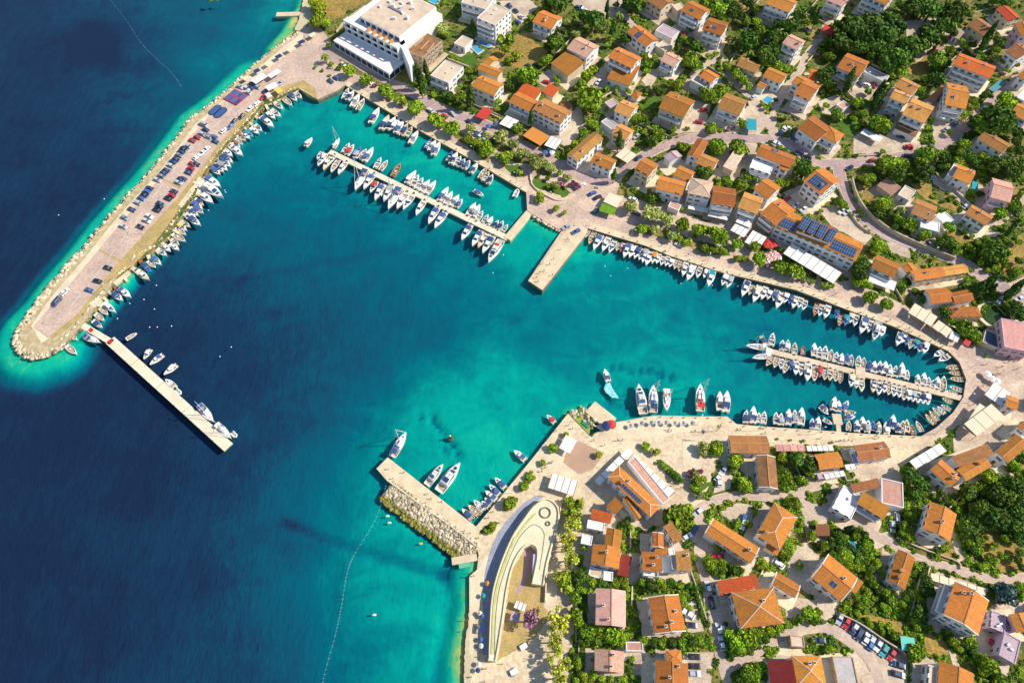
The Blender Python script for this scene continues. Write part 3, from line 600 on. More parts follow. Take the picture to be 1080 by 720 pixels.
    if 'B' in feats and best:
        sc, nx_, ny_, w_, d_ = best; rot = math.atan2(ny_, nx_) - math.pi / 2
        for fl in range(1, max(2, nfl)):
            z_ = fl * 2.9 if nfl > 1 else he * .5
            b = MB(); wd = w_ * .43; b.box(-wd, wd, .01, 1.7, z_ - .2, z_)
            lx, ly = nx_ * d_, ny_ * d_; c2, s2 = math.cos(x['rz']), math.sin(x['rz'])
            kw = dict(loc=(x['loc'][0] + lx * c2 - ly * s2, x['loc'][1] + lx * s2 + ly * c2, x['loc'][2]), rz=x['rz'] + rot)
            bo = b.build('balcony', M_SLAB, root, **kw)
            b = MB(); b.box(-wd, wd, 1.62, 1.69, z_ + .15, z_ + 1.0); b.box(-wd, -wd + .07, .02, 1.62, z_ + .15, z_ + 1.0); b.box(wd - .07, wd, .02, 1.62, z_ + .15, z_ + 1.0)
            b.box(-wd, wd, 1.6, 1.7, z_ + 1.0, z_ + 1.06); b.build('railing', rs.choice([M_RAIL, M_SLAB, M_SLAB]), bo)
    if 'S' in feats:
        n, m_ = max(2, int(L * .22)), 1 if L < 13 else 2
        side = -1
        th = math.atan(.34) if kind != 'f' else 0
        b = MB(); b.box(0, n * 1.05, 0, m_ * 1.7, 0, .07)
        q = b.build('solar_panel', M_SOLAR, ro, loc=(-n * 1.05 / 2 + rs.uniform(-.1, .1) * L, side * W / 2 + (W / 2 - m_ * 1.7) * .5, on_roof(0, side * W / 2 + (W / 2 - m_ * 1.7) * .5) + .1)); q.rotation_euler = (th, 0, 0)
    return ro
HOUSES = []; INFO = {}; RECTS = []
def house(label, vols, cat='house', name='house', group=None):
    """vols: (crop, six numbers or list, eave height, kind, roof, wall, features)"""
    root = None; hs = []
    for i, (tc_, c, he, kind, roof, wall, ft) in enumerate(vols):
        pts = tc_(*c); o, rz, L, W = frame_of(pts, he)
        if root is None:
            root = empty(name, o, rz, label, cat, group); z0 = o.z
        o.z = z0 if abs(o.z - z0) < 2.5 else o.z
        if i == 0: INFO[root.name] = (L, W, he, kind)
        RECTS.append((o.copy(), rz, L, W, label if i == 0 else ''))
        make_volume(root, o, rz, L, W, he, kind, roof, wall, ft, first=(i == 0))
        d = (pts[2][0] - pts[1][0], pts[2][1] - pts[1][1]); block(list(pts) + [(pts[0][0] + d[0], pts[0][1] + d[1])])
    pts = vols[0][0](*vols[0][1]); HOUSES.append(((pts[0][0] + pts[2][0]) / 2, (pts[0][1] + pts[2][1]) / 2, label, root)); return root

# ------------------------------------------------------------------ the houses
h = house
h('white flat-roofed villa with a green awning beside the hotel', [(A3, (455,318,532,350,600,285), 6.5, 'f', 'f', 'w', 'BAA')])
h('small beige flat-roofed pool house next to a blue pool', [(A3, (555,182,600,202,640,170), 3.6, 'f', 'f', 'w', '')])
h('long white four-storey apartment block with flat beige roof', [(A4, (12,75,90,108,165,48), 11, 'f', 'f', 'w', 'BAAA')], 'apartment block', 'apartment_block')
h('white balconied block with blue shade cut by the top frame', [(A3, (585,10,690,40,720,-20), 9, 'f', 'f', 'w', 'BAA')], 'apartment block', 'apartment_block')
h('orange gabled house above the dry yellow field', [(A4, (245,92,328,125,393,82), 6.5, 'g', 'o', 'w', 'BCC')])
h('pale pink-roofed house with a low orange wing', [(A4, (390,205,475,247,538,200), 7, 'g', 'p', 'w', 'CC'), (A4, (322,275,395,330,458,285), 3.2, 'm', 'o', 'c', 'x')])
h('tall orange-roofed house over blue balconies with a low front wing', [(A4, (565,242,665,290,710,245), 8.5, 'g', 'o', 'w', 'BC'), (A4, (560,335,655,368,715,312), 3.4, 'm', 'o', 'w', 'x')])
h('white gabled house with shuttered facade above a red awning', [(A4, (-10,365,85,405,125,355), 6.5, 'g', 'o', 'w', 'C')])
h('low terracotta cottage behind the white shuttered house', [(A4, (12,292,100,327,118,298), 5, 'g', 'o', 'c', 'x'), (A4, (35,265,60,280,95,240), 3.5, 'g', 'o', 'c', 'x')])
h('orange-roofed seafront house with white pergolas before it', [(A4, (145,430,240,475,268,425), 6, 'g', 'o', 'w', 'B')])
h('broad white house with rows of windows above the orange terrace', [(A4, (245,465,365,525,405,467), 7.5, 'g', 'l', 'w', 'CC')])
h('red-tiled low house behind the seafront restaurants', [(A4, (180,390,255,425,272,385), 4.2, 'm', 'r', 'w', 'x')])
h('small red-brown shed roof beside a red car', [(A4, (287,388,332,410,352,378), 3.6, 'm', 'r', 'c', 'x')], 'shed', 'shed')
h('dark brown hut behind the broad seafront house', [(A4, (360,440,392,468,412,448), 3.4, 'm', 'b', 'c', 'x')], 'hut', 'hut')
h('long light-orange house with a bare stone gable', [(A4, (390,652,500,558,550,583), 6, 'g', 'l', 'w', 'C')])
h('orange gabled white house at the road junction', [(A4, (490,682,575,718,607,678), 5.8, 'g', 'o', 'w', 'C')])
h('small orange house with chimney beside the pines', [(A4, (590,468,655,497,690,445), 6, 'g', 'l', 'w', 'C')])
h('narrow house behind a tall single cypress', [(A4, (580,562,640,592,665,545), 6.5, 'g', 'l', 'c', '')])
h('grey flat garage between small orange houses', [(A4, (535,513,585,550,610,527), 3, 'f', 'g', 'w', 'x')], 'garage', 'garage')
h('tiny tiled hut on a green lawn', [(A4, (660,403,690,416,715,396), 3, 'h', 'o', 'c', 'x')], 'hut', 'hut')
h('mauve flat terrace roof beside the big round pine', [(A4, (550,432,575,455,600,425), 3, 'f', 'v', 'c', 'x')], 'terrace', 'terrace')
h('orange house with one small solar panel near the pine row', [(A5, (5,135,88,198,130,160), 6.5, 'g', 'o', 'w', 'SC')])
h('white terraced house with two solar panels on orange tiles', [(A5, (230,45,310,85,365,45), 8.5, 'g', 'o', 'w', 'BSSB')])
h('big white house with bright orange roof and one solar square', [(A5, (322,125,405,152,465,108), 8.5, 'g', 'o', 'w', 'BSC')])
h('pale pink-roofed villa with white balcony beside beige canopies', [(A5, (145,255,205,285,243,248), 6, 'g', 'p', 'w', 'BC')])
h('beige flat-roofed pavilion like a pair of canopies', [(A5, (125,192,165,217,197,195), 3.5, 'f', 'f', 'c', 'x')], 'pavilion', 'pavilion')
h('pinkish flat terrace in front of the solar-panelled house', [(A5, (125,128,195,162,232,135), 3.2, 'f', 'v', 'w', 'x')], 'terrace', 'terrace')
h('small bright orange house with white flat terrace on its side', [(A5, (310,322,360,352,398,322), 6, 'g', 'o', 'w', ''), (A5, (275,340,335,372,352,345), 4, 'f', 'f', 'w', 'x')])
h('largest two-tone orange house above the curved road', [(A5, (138,455,245,498,292,425), 7, 'g', 'o', 'c', 'BC')])
h('square orange house with a flowered blue terrace', [(A5, (385,455,478,490,502,420), 6.5, 'g', 'l', 'w', 'BB')])
h('brown-orange low house above the alley', [(A5, (465,278,548,310,575,272), 5, 'g', 'l', 'c', 'C')])
h('orange house with small blue pool below it', [(A5, (577,322,655,355,685,315), 6, 'g', 'o', 'w', ''), (A5, (550,365,580,380,602,362), 3.5, 'g', 'o', 'w', 'x')])
h('big orange house half hidden by trees at the upper edge', [(A5, (585,15,690,55,722,5), 8, 'g', 'o', 'w', 'B')])
h('orange corner house cut by the top frame near beige roof', [(A5, (85,0,150,42,200,5), 6, 'g', 'b', 'c', '')])
h('flat beige annex beside the upper corner house', [(A5, (195,22,220,50,245,26), 3.6, 'f', 'f', 'c', 'x')], 'annex', 'annex')
h('two-part orange house below the curved road', [(A5, (258,652,303,583,345,610), 6, 'g', 'o', 'w', ''), (A5, (292,690,365,722,398,680), 5, 'g', 'l', 'w', 'x')])
h('small mauve-roofed cabin beside the curved road', [(A5, (160,660,186,686,230,650), 4, 'g', 'v', 'w', 'x')], 'cabin', 'cabin')
h('long beige shed roof between garden trees', [(A5, (410,702,452,722,490,660), 4, 'm', 'c', 'c', 'x')], 'shed', 'shed')
h('white tower-like house with pink-orange roof by the alley', [(A6, (100,182,162,212,195,172), 9, 'g', 'p', 'w', 'BC')])
h('pink-terraced house at the top frame beside a red canopy', [(A6, (283,0,355,30,378,0), 8, 'g', 'p', 'w', 'B')])
h('orange-edged white house in dark trees at the top frame', [(A6, (440,-20,540,22,590,-20), 9, 'g', 'o', 'w', 'B')])
h('orange house with a courtyard cut into its roof', [(A6, (330,285,425,325,460,258), 7, 'g', 'o', 'w', 'BDDC')])
h('low grey glazed workshop roof with orange corner', [(A6, (445,302,530,345,550,320), 3.5, 'f', 'g', 'w', 'xA')], 'workshop', 'workshop')
h('cross-gabled orange house with curved white terrace', [(A6, (148,398,215,428,255,360), 7.5, 'g', 'o', 'w', 'B'), (A6, (140,345,195,375,215,332), 7, 'g', 'o', 'w', ''), (A6, (210,325,245,335,255,290), 5, 'g', 'r', 'w', 'x')])
h('double orange house with white facade at the road corner', [(A6, (165,540,245,597,300,535), 7, 'g', 'o', 'w', ''), (A6, (255,570,325,608,372,572), 7, 'h', 'o', 'w', 'B')])
h('stepped orange house of three roofs with white balconies', [(A6, (605,482,700,522,742,450), 9, 'g', 'l', 'w', 'BCC'), (A6, (555,410,622,437,655,402), 9, 'g', 'l', 'w', 'BC'), (A6, (580,355,655,392,687,350), 8, 'g', 'l', 'w', 'C'), (A6, (570,545,660,582,676,556), 3.2, 'm', 'b', 'w', 'x')])
h('little pink and white flat hut in a garden', [(A6, (330,442,358,462,382,440), 3, 'f', 'p', 'w', 'x')], 'hut', 'hut')
h('brown gabled house behind a big leaning cypress', [(A7, (480,105,550,155,592,115), 6, 'g', 'b', 'c', 'C')])
h('bright red roof in the upper corner by a parked car', [(A7, (600,40,655,90,690,60), 5, 'g', 'r', 'c', '')])
h('orange roof joined to the round pink tower', [(A7, (680,100,705,150,745,120), 7, 'g', 'o', 'p', '')])
h('white house with dark red roof beside silver shrubs', [(A7, (640,215,690,252,735,200), 7, 'g', 'b', 'w', 'C')])
h('large bright vermilion roof over blue terraces and a pool', [(A7, (420,272,575,332,625,290), 9, 'g', 'r', 'w', 'BBCC')])
h('orange house with white awnings below the vermilion roof', [(A7, (385,442,475,462,508,372), 8.5, 'g', 'o', 'w', 'BDDDCC')])
h('narrow brown lean-to beside the stepped house', [(A7, (310,425,332,437,352,372), 3.2, 'm', 'b', 'w', 'x')], 'lean-to', 'shed')
h('beige square canopy roof between two orange houses', [(A7, (365,382,388,396,405,366), 3.4, 'f', 'f', 'c', 'x')], 'pavilion', 'pavilion')
h('small white hut in the clearing by the dark pines', [(A7, (415,152,445,166,475,145), 3, 'm', 'c', 'w', '')], 'hut', 'hut')
h('little grey hut beside the dry clearing', [(A7, (345,205,365,216,390,190), 3, 'g', 'p', 'c', '')], 'hut', 'hut')
h('long brown-orange house with white windowed wall under dark trees', [(A7, (522,585,628,648,668,612), 6, 'g', 'l', 'w', 'C')])
h('orange house at the right frame above the wooded bend', [(A7, (660,480,735,515,765,465), 6, 'g', 'o', 'w', 'B')])
h('white flat-roofed block at the right frame', [(A7, (690,410,730,430,760,385), 6, 'f', 'w', 'w', '')])
h('vivid orange house with pale sunlit gable by the seafront', [(B5, (35,112,95,145,140,95), 7.5, 'g', 'o', 'c', '')])
h('white seafront house with two rows of windows and orange roof', [(B5, (125,195,238,225,262,170), 7.5, 'g', 'o', 'w', ''), (B5, (200,135,265,165,290,120), 7, 'g', 'o', 'w', 'x')])
h('tall seafront house under a cream hipped roof', [(B5, (260,215,358,235,382,170), 8.5, 'h', 'c', 'w', '')])
h('orange seafront house with white balconies over the promenade trees', [(B5, (358,258,458,275,478,200), 8, 'g', 'o', 'w', 'BB')])
h('ochre-brown seafront house above white awnings', [(B5, (472,275,555,305,590,240), 8, 'g', 'l', 'w', 'B')])
h('kinked orange house behind the ochre seafront house', [(B5, (540,198,602,240,640,180), 7, 'g', 'o', 'w', '')])
h('brown-roofed house with roof terrace beside the solar building', [(B5, (565,300,632,352,685,262), 8, 'g', 'o', 'o', 'BDDC')])
h('tiny brown flat roof among the promenade trees', [(B5, (178,270,222,288,228,262), 3.2, 'f', 'p', 'w', 'x')], 'kiosk', 'kiosk')
h('orange house with white balconied front and small solar square', [(B6, (95,5,240,60,215,110), 7, 'g', 'o', 'w', 'SC'), (B6, (40,110,128,140,155,105), 5, 'f', 'w', 'w', 'B'), (B6, (165,108,200,125,225,85), 6, 'g', 'o', 'w', '')])
h('white seafront house with orange roof above a white awning', [(B6, (555,530,652,572,678,515), 6, 'g', 'o', 'w', 'B')])
h('small orange cottage joined to the long ochre terrace', [(B7, (200,520,226,556,270,538), 5, 'g', 'o', 'w', 'x')])
h('long ochre terrace of two joined orange roofs', [(B7, (262,586,392,565,375,522), 6, 'g', 'o', 'c', 'C'), (B7, (390,562,492,546,478,508), 6, 'g', 'l', 'c', '')])
h('brown-red hill house with white roof terrace', [(B7, (242,300,330,335,352,270), 5.5, 'g', 'b', 'w', 'D'), (B7, (280,360,360,382,372,345), 4, 'f', 'w', 'w', 'x')])
h('orange hill house with white side wing and blue trellis', [(B7, (418,148,492,178,525,125), 5.5, 'g', 'o', 'w', 'CC'), (B7, (398,135,420,145,450,95), 4.5, 'f', 'f', 'w', 'x')])
h('pink-walled house with mauve-brown roof', [(B7, (578,232,662,255,690,178), 7, 'g', 'p', 'p', 'B')])
h('brown-roofed white house with a row of small windows by the lane', [(B7, (470,300,560,352,597,317), 6, 'g', 'l', 'w', 'C')])
h('brown shed on the wooded bend', [(B7, (100,182,160,225,192,195), 3, 'm', 'p', 'c', 'x')], 'shed', 'shed')
h('white round-cornered hut on the wooded bend', [(B7, (188,220,235,245,266,205), 3.2, 'f', 'f', 'w', '')], 'hut', 'hut')
h('white flat garage roof between the hill houses', [(B7, (350,312,388,346,430,330), 3, 'f', 'w', 'w', 'x')], 'garage', 'garage')
h('pair of joined orange roofs above the waterfront canopies', [(C7, (330,82,425,72,395,12), 5.5, 'g', 'o', 'w', 'x'), (C7, (430,82,512,65,490,18), 5.5, 'g', 'o', 'w', '')])
h('hipped orange house beside the round pond', [(C7, (410,142,545,140,530,92), 4.5, 'h', 'o', 'c', 'C')])
h('pink-walled building with flat rose roof and red awning', [(C7, (638,262,750,285,745,165), 7, 'f', 'k', 'p', '')])
h('dark blue-grey low flat roof beside the pond', [(C7, (545,240,560,188,638,190), 3.0, 'f', 'd', 'c', 'x')], 'low_flat_block', 'low_flat_block')  # low flat block, roof in a dark blue-grey tone
h('orange cube-like house beside the pale glass canopy', [(C7, (640,512,690,530,710,485), 6, 'g', 'o', 'w', '')])
h('brown house with blue tarpaulin beside the south promenade', [(S7, (25,268,160,250,138,180), 5, 'g', 'b', 'w', 'C')])
h('cluster of three brown-orange roofs behind the cream canopies', [(S7, (325,300,410,375,472,342), 6.5, 'g', 'o', 'w', 'CC'), (S7, (415,245,445,290,560,225), 7.5, 'm', 'b', 'w', 'x'), (S7, (475,350,585,285,553,232), 7, 'g', 'o', 'w', 'CC')])
h('white-walled house with orange gable above the dark garden', [(S7, (598,225,685,150,735,200), 6.5, 'g', 'o', 'w', '')])
h('bright orange gabled house alone among dark trees', [(S7, (290,548,320,433,437,487), 7.5, 'g', 'o', 'w', 'C')])
h('rambling house of red, brown and flat roofs above the lane', [(S7, (0,400,115,372,108,335), 5, 'm', 'b', 'w', 'x'), (S7, (15,442,130,510,100,432), 6, 'm', 'o', 'w', 'B'), (S7, (120,440,213,462,205,354), 5.5, 'f', 'p', 'w', 'x')])
h('brown-roofed house along the lane with paved parking beside it', [(S8, (145,288,190,155,264,185), 6, 'g', 'o', 'w', 'CC')])
h('tall white-edged house of orange cross gables over blue terraces', [(S8, (527,520,573,373,425,303), 9.5, 'g', 'o', 'w', 'wBCC'), (S8, (392,398,420,310,500,350), 8.5, 'g', 'b', 'w', 'w')])
h('orange house with white side wing at the bottom frame', [(S8, (355,740,362,625,510,642), 5.5, 'g', 'o', 'w', 'C'), (S8, (312,735,318,640,360,645), 4.5, 'f', 'f', 'w', '')])
h('lilac building with orange roof and round terrace', [(S8, (655,430,690,508,760,500), 7, 'g', 'o', 'v', 'B'), (S8, (620,600,690,640,750,560), 6, 'f', 'v', 'v', 'AA'), (S8, (578,485,640,510,655,440), 5, 'f', 'v', 'v', 'AA')])
h('ribbed brown roof of the long house on the south promenade', [(S5, (203,190,368,192,370,118), 5, 'g', 'b', 'w', '')])
h('stone-brown house with its ridge running away from the promenade', [(S5, (322,335,312,198,390,195), 5.5, 'g', 't', 'w', 'w')])
h('orange-brown house with mauve terrace behind the south promenade', [(S5, (578,262,680,248,665,182), 5, 'g', 'o', 'w', ''), (S5, (575,300,665,285,660,262), 3, 'f', 'v', 'v', 'x')])
h('white flat terrace building at the bend of the lane', [(S5, (630,420,710,470,740,360), 4.5, 'f', 'w', 'w', 'A')])
h('broad hipped orange house with small front wing', [(S5, (310,535,388,397,488,457), 6.5, 'h', 'o', 'w', 'wC'), (S5, (348,590,400,622,422,585), 4.5, 'm', 'o', 'w', 'x')])
h('long two-tone orange house with white chimney block', [(S5, (92,527,290,657,328,592), 6, 'g', 'o', 'w', 'wC')])
h('small dark red roof beside the turquoise pool garden', [(S5, (565,537,622,540,635,495), 3, 'm', 'b', 'w', 'x')], 'shed', 'shed')
h('small orange house between the hipped roof and the solar house', [(S6, (240,250,355,318,393,265), 5, 'g', 'o', 'w', 'w')])
h('big orange house with one solar square on mottled tiles', [(S6, (430,215,572,335,672,238), 6.5, 'g', 'o', 'w', 'wSC')])
h('square pyramid-roofed orange house next to the red roof', [(S6, (50,290,95,462,298,420), 6.5, 'h', 'o', 'w', 'wC')])
h('low house under a plain bright red roof', [(S4, (560,350,725,318,690,265), 5, 'm', 'r', 'w', '')])
h('hipped orange house at the bottom frame beside a maroon roof', [(S6, (360,735,335,588,472,570), 6.5, 'h', 'o', 'w', 'wCC')])
h('flat maroon roof at the bottom frame', [(S6, (240,735,220,610,330,598), 5, 'm', 'm', 'w', 'x')], 'outbuilding', 'outbuilding')
h('roofless grey ruin beside the bottom road', [(S6, (530,592,555,722,650,700), 3, 'f', 'g', 's', 'x')], 'ruin', 'ruin')
h('pink-roofed house with two roof halves in a green garden', [(S4, (32,474,35,320,160,322), 6, 'g', 'k', 'w', 'CC')])
h('orange two-tone house with cream bottom wall and parked cars', [(S4, (283,514,255,357,382,340), 6.5, 'g', 'o', 'w', 'CCCw')])
M4 = T(660, 540, 8)
h('white complex of five orange roofs round a small courtyard', [(M4, (225,292,225,165,318,122), 7.5, 'g', 'o', 'w', 'w'), (M4, (310,122,405,272,482,235), 7.5, 'm', 'l', 'w', 'w'), (M4, (135,490,135,325,300,325), 7.5, 'm', 'o', 'w', 'CCB'), (M4, (435,490,560,490,548,330), 7.5, 'm', 'l', 'w', 'CB'), (M4, (252,357,365,357,365,294), 6.5, 'm', 'o', 'w', 'x'), (M4, (300,500,435,500,435,300), 4.0, 'f', 'w', 'w', 'A')])
h('orange cross-gabled house above parked cars at the bottom frame', [(S4, (285,745,285,622,422,612), 6, 'g', 'o', 'w', 'CC'), (S4, (335,640,400,640,395,580), 5.8, 'h', 'o', 'w', 'x')])
h('pale brown house with white chimney block at the bottom frame', [(S4, (28,667,30,575,152,578), 5.5, 'g', 'p', 'w', 'CC')])
h('two staggered orange roofs beside the tamarisk walk', [(S4, (12,218,22,132,140,148), 6.5, 'g', 'o', 'w', 'C'), (S4, (70,140,80,65,146,75), 6.5, 'g', 'o', 'w', 'x')])
h('maroon lean-to roof beside the two staggered orange roofs', [(S4, (122,262,140,175,186,186), 3.5, 'm', 'm', 'w', 'x')], 'lean-to', 'shed')
h('bright red roof beside the restaurant with a solar strip', [(T(620,470,8), (20,612,190,657,217,580), 4.5, 'm', 'r', 'w', 'x')])
h('white flat-roofed hut below the bright red restaurant roof', [(S2, (555,65,628,80,640,46), 4, 'f', 'w', 'w', '')], 'hut', 'hut')
h('white flat kiosk roof beside the tamarisk walk', [(S2, (530,130,575,140,592,102), 3.5, 'f', 'w', 'w', '')], 'kiosk', 'kiosk')
for lb, c in (('low beige flat roof in front of the staggered orange roofs', (562,265,620,282,630,245)), ('low white flat roof in front of the staggered orange roofs', (625,285,665,290,672,252))):
    h(lb, [(S2, c, 3.2, 'f', 'f' if 'beige' in lb else 'w', 'w', 'x')], 'annex', 'annex')
h('small orange shed at the garden edge under the solar house', [(S8, (-10,330,10,345,42,300), 3.2, 'm', 'o', 'w', 'x')], 'shed', 'shed')
h('stone-rimmed terrace house beside the bottom road', [(S6, (335,545,400,552,415,500), 3.2, 'f', 'f', 's', 'x')], 'terrace', 'terrace')
h('small garden hut with pinkish roof behind the pink-roofed house', [(T(640,600,8), (165,690,310,690,300,610), 3, 'f', 'p', 'w', 'x')], 'hut', 'hut')
h('white house corner at the right frame beside the vermilion roof', [(A7, (690,320,730,345,770,300), 6, 'g', 'o', 'w', '')])
h('orange roofs cut by the right frame above the plaza', [(C7, (690,600,740,560,770,600), 6, 'g', 'o', 'w', '')])

# ---- solar building on the seafront
r = house('long white seafront hotel with dark solar panels across its orange roof', [(B6, (148,352,490,502,535,430), 8, 'g', 'o', 'w', ''), (B6, (240,372,385,427,415,378), 10.3, 'm', 'o', 'w', 'x')], 'hotel', 'hotel')
def panels(root, tcv, c, z, tilt_rise=0.0, name='solar_panel', auto=False):
    """a field of panels on three corners (pixels) at height z over the thing's base, rising along the third side"""
    p = tcv(*c); zz = root.location.z + z
    a, b, d = (at(q[0], q[1], zz) for q in p); u = b - a; L = u.length; u.normalize(); n = Vector((-u.y, u.x, 0)); W = (d - b).dot(n)
    if W < 0: a = b; u = -u; n = -n; W = -W
    b_ = MB(); b_.box(0, L, 0, W, 0, .08); inv = root.matrix_basis.inverted() if False else None
    rr = -root.rotation_euler.z; dd = a - root.location; lx, ly = dd.x * math.cos(rr) - dd.y * math.sin(rr), dd.x * math.sin(rr) + dd.y * math.cos(rr)
    if auto:
        L0, W0, he0, k0 = INFO[root.name]; ang = math.atan2(u.y, u.x) + rr; ny_ = math.cos(ang)
        y0, y1 = ly, ly + W * ny_; f = lambda y: he0 + W0 / 2 * .34 * (1 - abs(y) / (W0 / 2)); z = f(y0) + .12; tilt_rise = f(y1) - f(y0)
    o = b_.build(name, M_SOLAR, root, loc=(lx, ly, z)); o.rotation_euler = (math.atan2(tilt_rise, W), 0, math.atan2(u.y, u.x) + rr); return o
SOLAR_H = r
for c in ((245,360,275,375,300,330), (283,379,312,392,338,346), (320,395,350,408,375,362), (357,411,384,424,408,378)): panels(r, B6, c, 11.25, 1.1)
M8 = T(840, 170, 10.29)
r = house('white corner house with arched windows and a big solar roof field', [(M8, (75,215,270,365,510,230), 9, 'g', 'o', 'w', 'C')])
CORNER_H = r
# ---- restaurant with the solar strip on the south plaza
M5 = T(620, 470, 8)
r = house('restaurant with hipped orange roof, long solar strip and white canopy ring', [(M5, (165,262,525,602,618,497), 7, 'h', 'o', 'w', 'wCC'), (M5, (155,505,228,580,300,510), 5.5, 'm', 'o', 'w', ''), (M5, (290,440,412,625,450,590), 5.5, 'g', 'o', 'w', 'x'), (M5, (335,130,630,490,690,440), 3.6, 'f', 'p', 'w', 'x')], 'restaurant', 'restaurant')
REST_H = r

# ---- the big hotel
def block_part(root, tcv, c, z0, z1, name, m_, mroof=None):
    p = tcv(*c); zz = root.location.z + z1; a, b, d = (at(q[0], q[1], zz) for q in p); e = a + (d - b); rr = -root.rotation_euler.z
    P = []
    for q in (a, b, d, e):
        dd = q - root.location; P.append((dd.x * math.cos(rr) - dd.y * math.sin(rr), dd.x * math.sin(rr) + dd.y * math.cos(rr)))
    bb = MB(); bb.prism(P, z0, z1, 0); block(list(p)); return bb.build(name, m_, root), P
g0 = ground(400, 60)
hotel = empty('grand_hotel', (g0.x, g0.y, g0.z), heading(393, 36, 1, .55, 5), 'huge white seafront hotel with beige flat roof and blue-shaded front', 'hotel')
MH = T(340, 0, 8)
_, P = block_part(hotel, MH, (190,175,640,410,1010,120), -3, 12, 'wall', WALL['w'])
_, P2 = block_part(hotel, MH, (310,140,650,315,960,60), 12, 15.2, 'penthouse', WALL['w'])
block_part(hotel, MH, (318,138,650,305,955,62), 15.2, 15.4, 'roof', ROOF['f'])
_, PV = block_part(hotel, MH, (95,345,560,625,690,520), -3, 4.4, 'pavilion', WALL['w']); block_part(hotel, MH, (190,280,300,340,560,160), -3, 4.3, 'pavilion', WALL['w'])
block_part(hotel, MH, (92,343,562,622,694,517), 4.4, 4.7, 'pavilion_roof', ROOF['w'])
block_part(hotel, MH, (640,340,735,560,770,520), -3, 12, 'stair_wing', WALL['w'])
def along(P, i, j, t): return (P[i][0] + (P[j][0] - P[i][0]) * t, P[i][1] + (P[j][1] - P[i][1]) * t)
ang = math.atan2(P[1][1] - P[0][1], P[1][0] - P[0][0])
bal = MB(); bal.box(0, 4.4, -.9, -.02, -.25, 0, 0); bal.box(0, 4.4, -.9, -.84, 0, 1.0, 1); bme = bal.mesh('balcony', [M_SLAB, M_RAIL])
Wf = math.dist(P[0], P[1]); nb = int(Wf / 4.7); wg = MB(); wg.box(-1.6, 1.6, 0, .06, 0, 2.3, 0); wg.box(-1.5, 1.5, .06, .09, .08, 2.2, 1); wgm = wg.mesh('window', [M_WHITE, M_GLASS]); wg = MB(); wg.box(-1.95, 1.95, 0, .06, 0, 3.2, 0); wg.box(-1.85, 1.85, .06, .1, .1, 3.1, 1); pgm = wg.mesh('window', [M_WHITE, M_GLASS])
for fl in (1.6, 4.9, 8.3):
    for i in range(nb):
        q = along(P, 0, 1, (i + .06) / nb); put('balcony', bme, hotel, (q[0], q[1], fl + .0), ang)
        q = along(P, 0, 1, (i + .5) / nb); put('window', wgm, hotel, (q[0], q[1], fl + .1), ang + math.pi)
for i in range(nb + 1):
    q = along(P, 0, 1, min(1, max(0, i / nb))); b = MB(); b.box(-.25, .25, -1.1, 0, -2, 12.9); b.build('pier_wall', WALL['w'], hotel, loc=(q[0], q[1], 0), rz=ang)
for (qa, qb) in ((PV[0], PV[1]), (PV[1], PV[2])):
    Lq = math.dist(qa, qb); aq = math.atan2(qb[1] - qa[1], qb[0] - qa[0])
    for i in range(int(Lq / 4)):
        t = (i + .5) / int(Lq / 4); put('window', pgm, hotel, (qa[0] + (qb[0] - qa[0]) * t, qa[1] + (qb[1] - qa[1]) * t, .5), aq + math.pi)
b = MB(); b.box(0, Wf, -1.1, -.95, 12, 12.95); b.box(0, .15, -.95, 2.6, 12, 12.95); b.box(Wf - .15, Wf, -.95, 2.6, 12, 12.95); b.build('parapet', M_SLAB, hotel, loc=(P[0][0], P[0][1], 0), rz=ang)
for i in range(5):
    q = along(P, 0, 1, .44 + i * .105); b = MB(); b.box(-.12, .12, -.5, 2.4, 12.0, 14.4); b.build('terrace_screen', mat('orange_screen', (.62,.25,.06), .8), hotel, loc=(q[0], q[1], 0), rz=ang)
Wp = math.dist(P2[0], P2[1])
for i in range(int(Wp / 4)):
    q = along(P2, 0, 1, (i + .5) / int(Wp / 4)); put('window', wgm, hotel, (q[0], q[1], 12.1), ang + math.pi)
for i, (t, s) in enumerate(((.2,.6),(.3,.75),(.35,.55),(.42,.7),(.5,.6),(.55,.8),(.62,.5),(.7,.7),(.4,.9),(.15,.4),(.6,.3),(.8,.45))):
    q0 = along(P2, 0, 1, t); q1 = along(P2, 3, 2, t); q = (q0[0] + (q1[0] - q0[0]) * s, q0[1] + (q1[1] - q0[1]) * s)
    b = MB(); b.box(-.9, .9, -.6, .6, 15.4, 16.4 + (i % 3) * .4); b.build('air_unit', M_RAIL, hotel, loc=(q[0], q[1], 0), rz=ang + i)
q0 = along(P2, 0, 1, .45); q1 = along(P2, 3, 2, .45)
b = MB(); b.box(-5, 5, -.5, .5, 15.4, 16.2); b.build('air_duct', M_POLE, hotel, loc=(.5 * (q0[0] + q1[0]), .5 * (q0[1] + q1[1]), 0), rz=ang)
# ---- old stone building without a roof
st = house('roofless old stone building with rubble inside, beside the hotel', [(A3, (357,212,420,243,500,168), 9, 'f', 't', 's', '')], 'ruin', 'stone_building')
for i in range(3):
    b = MB(); b.box(-.3, .3, -4, 4, 8.4, 9.3); b.build('inner_wall', WALL['s'], st, loc=(-4 + i * 4, 0, 0), rz=.1 * i)

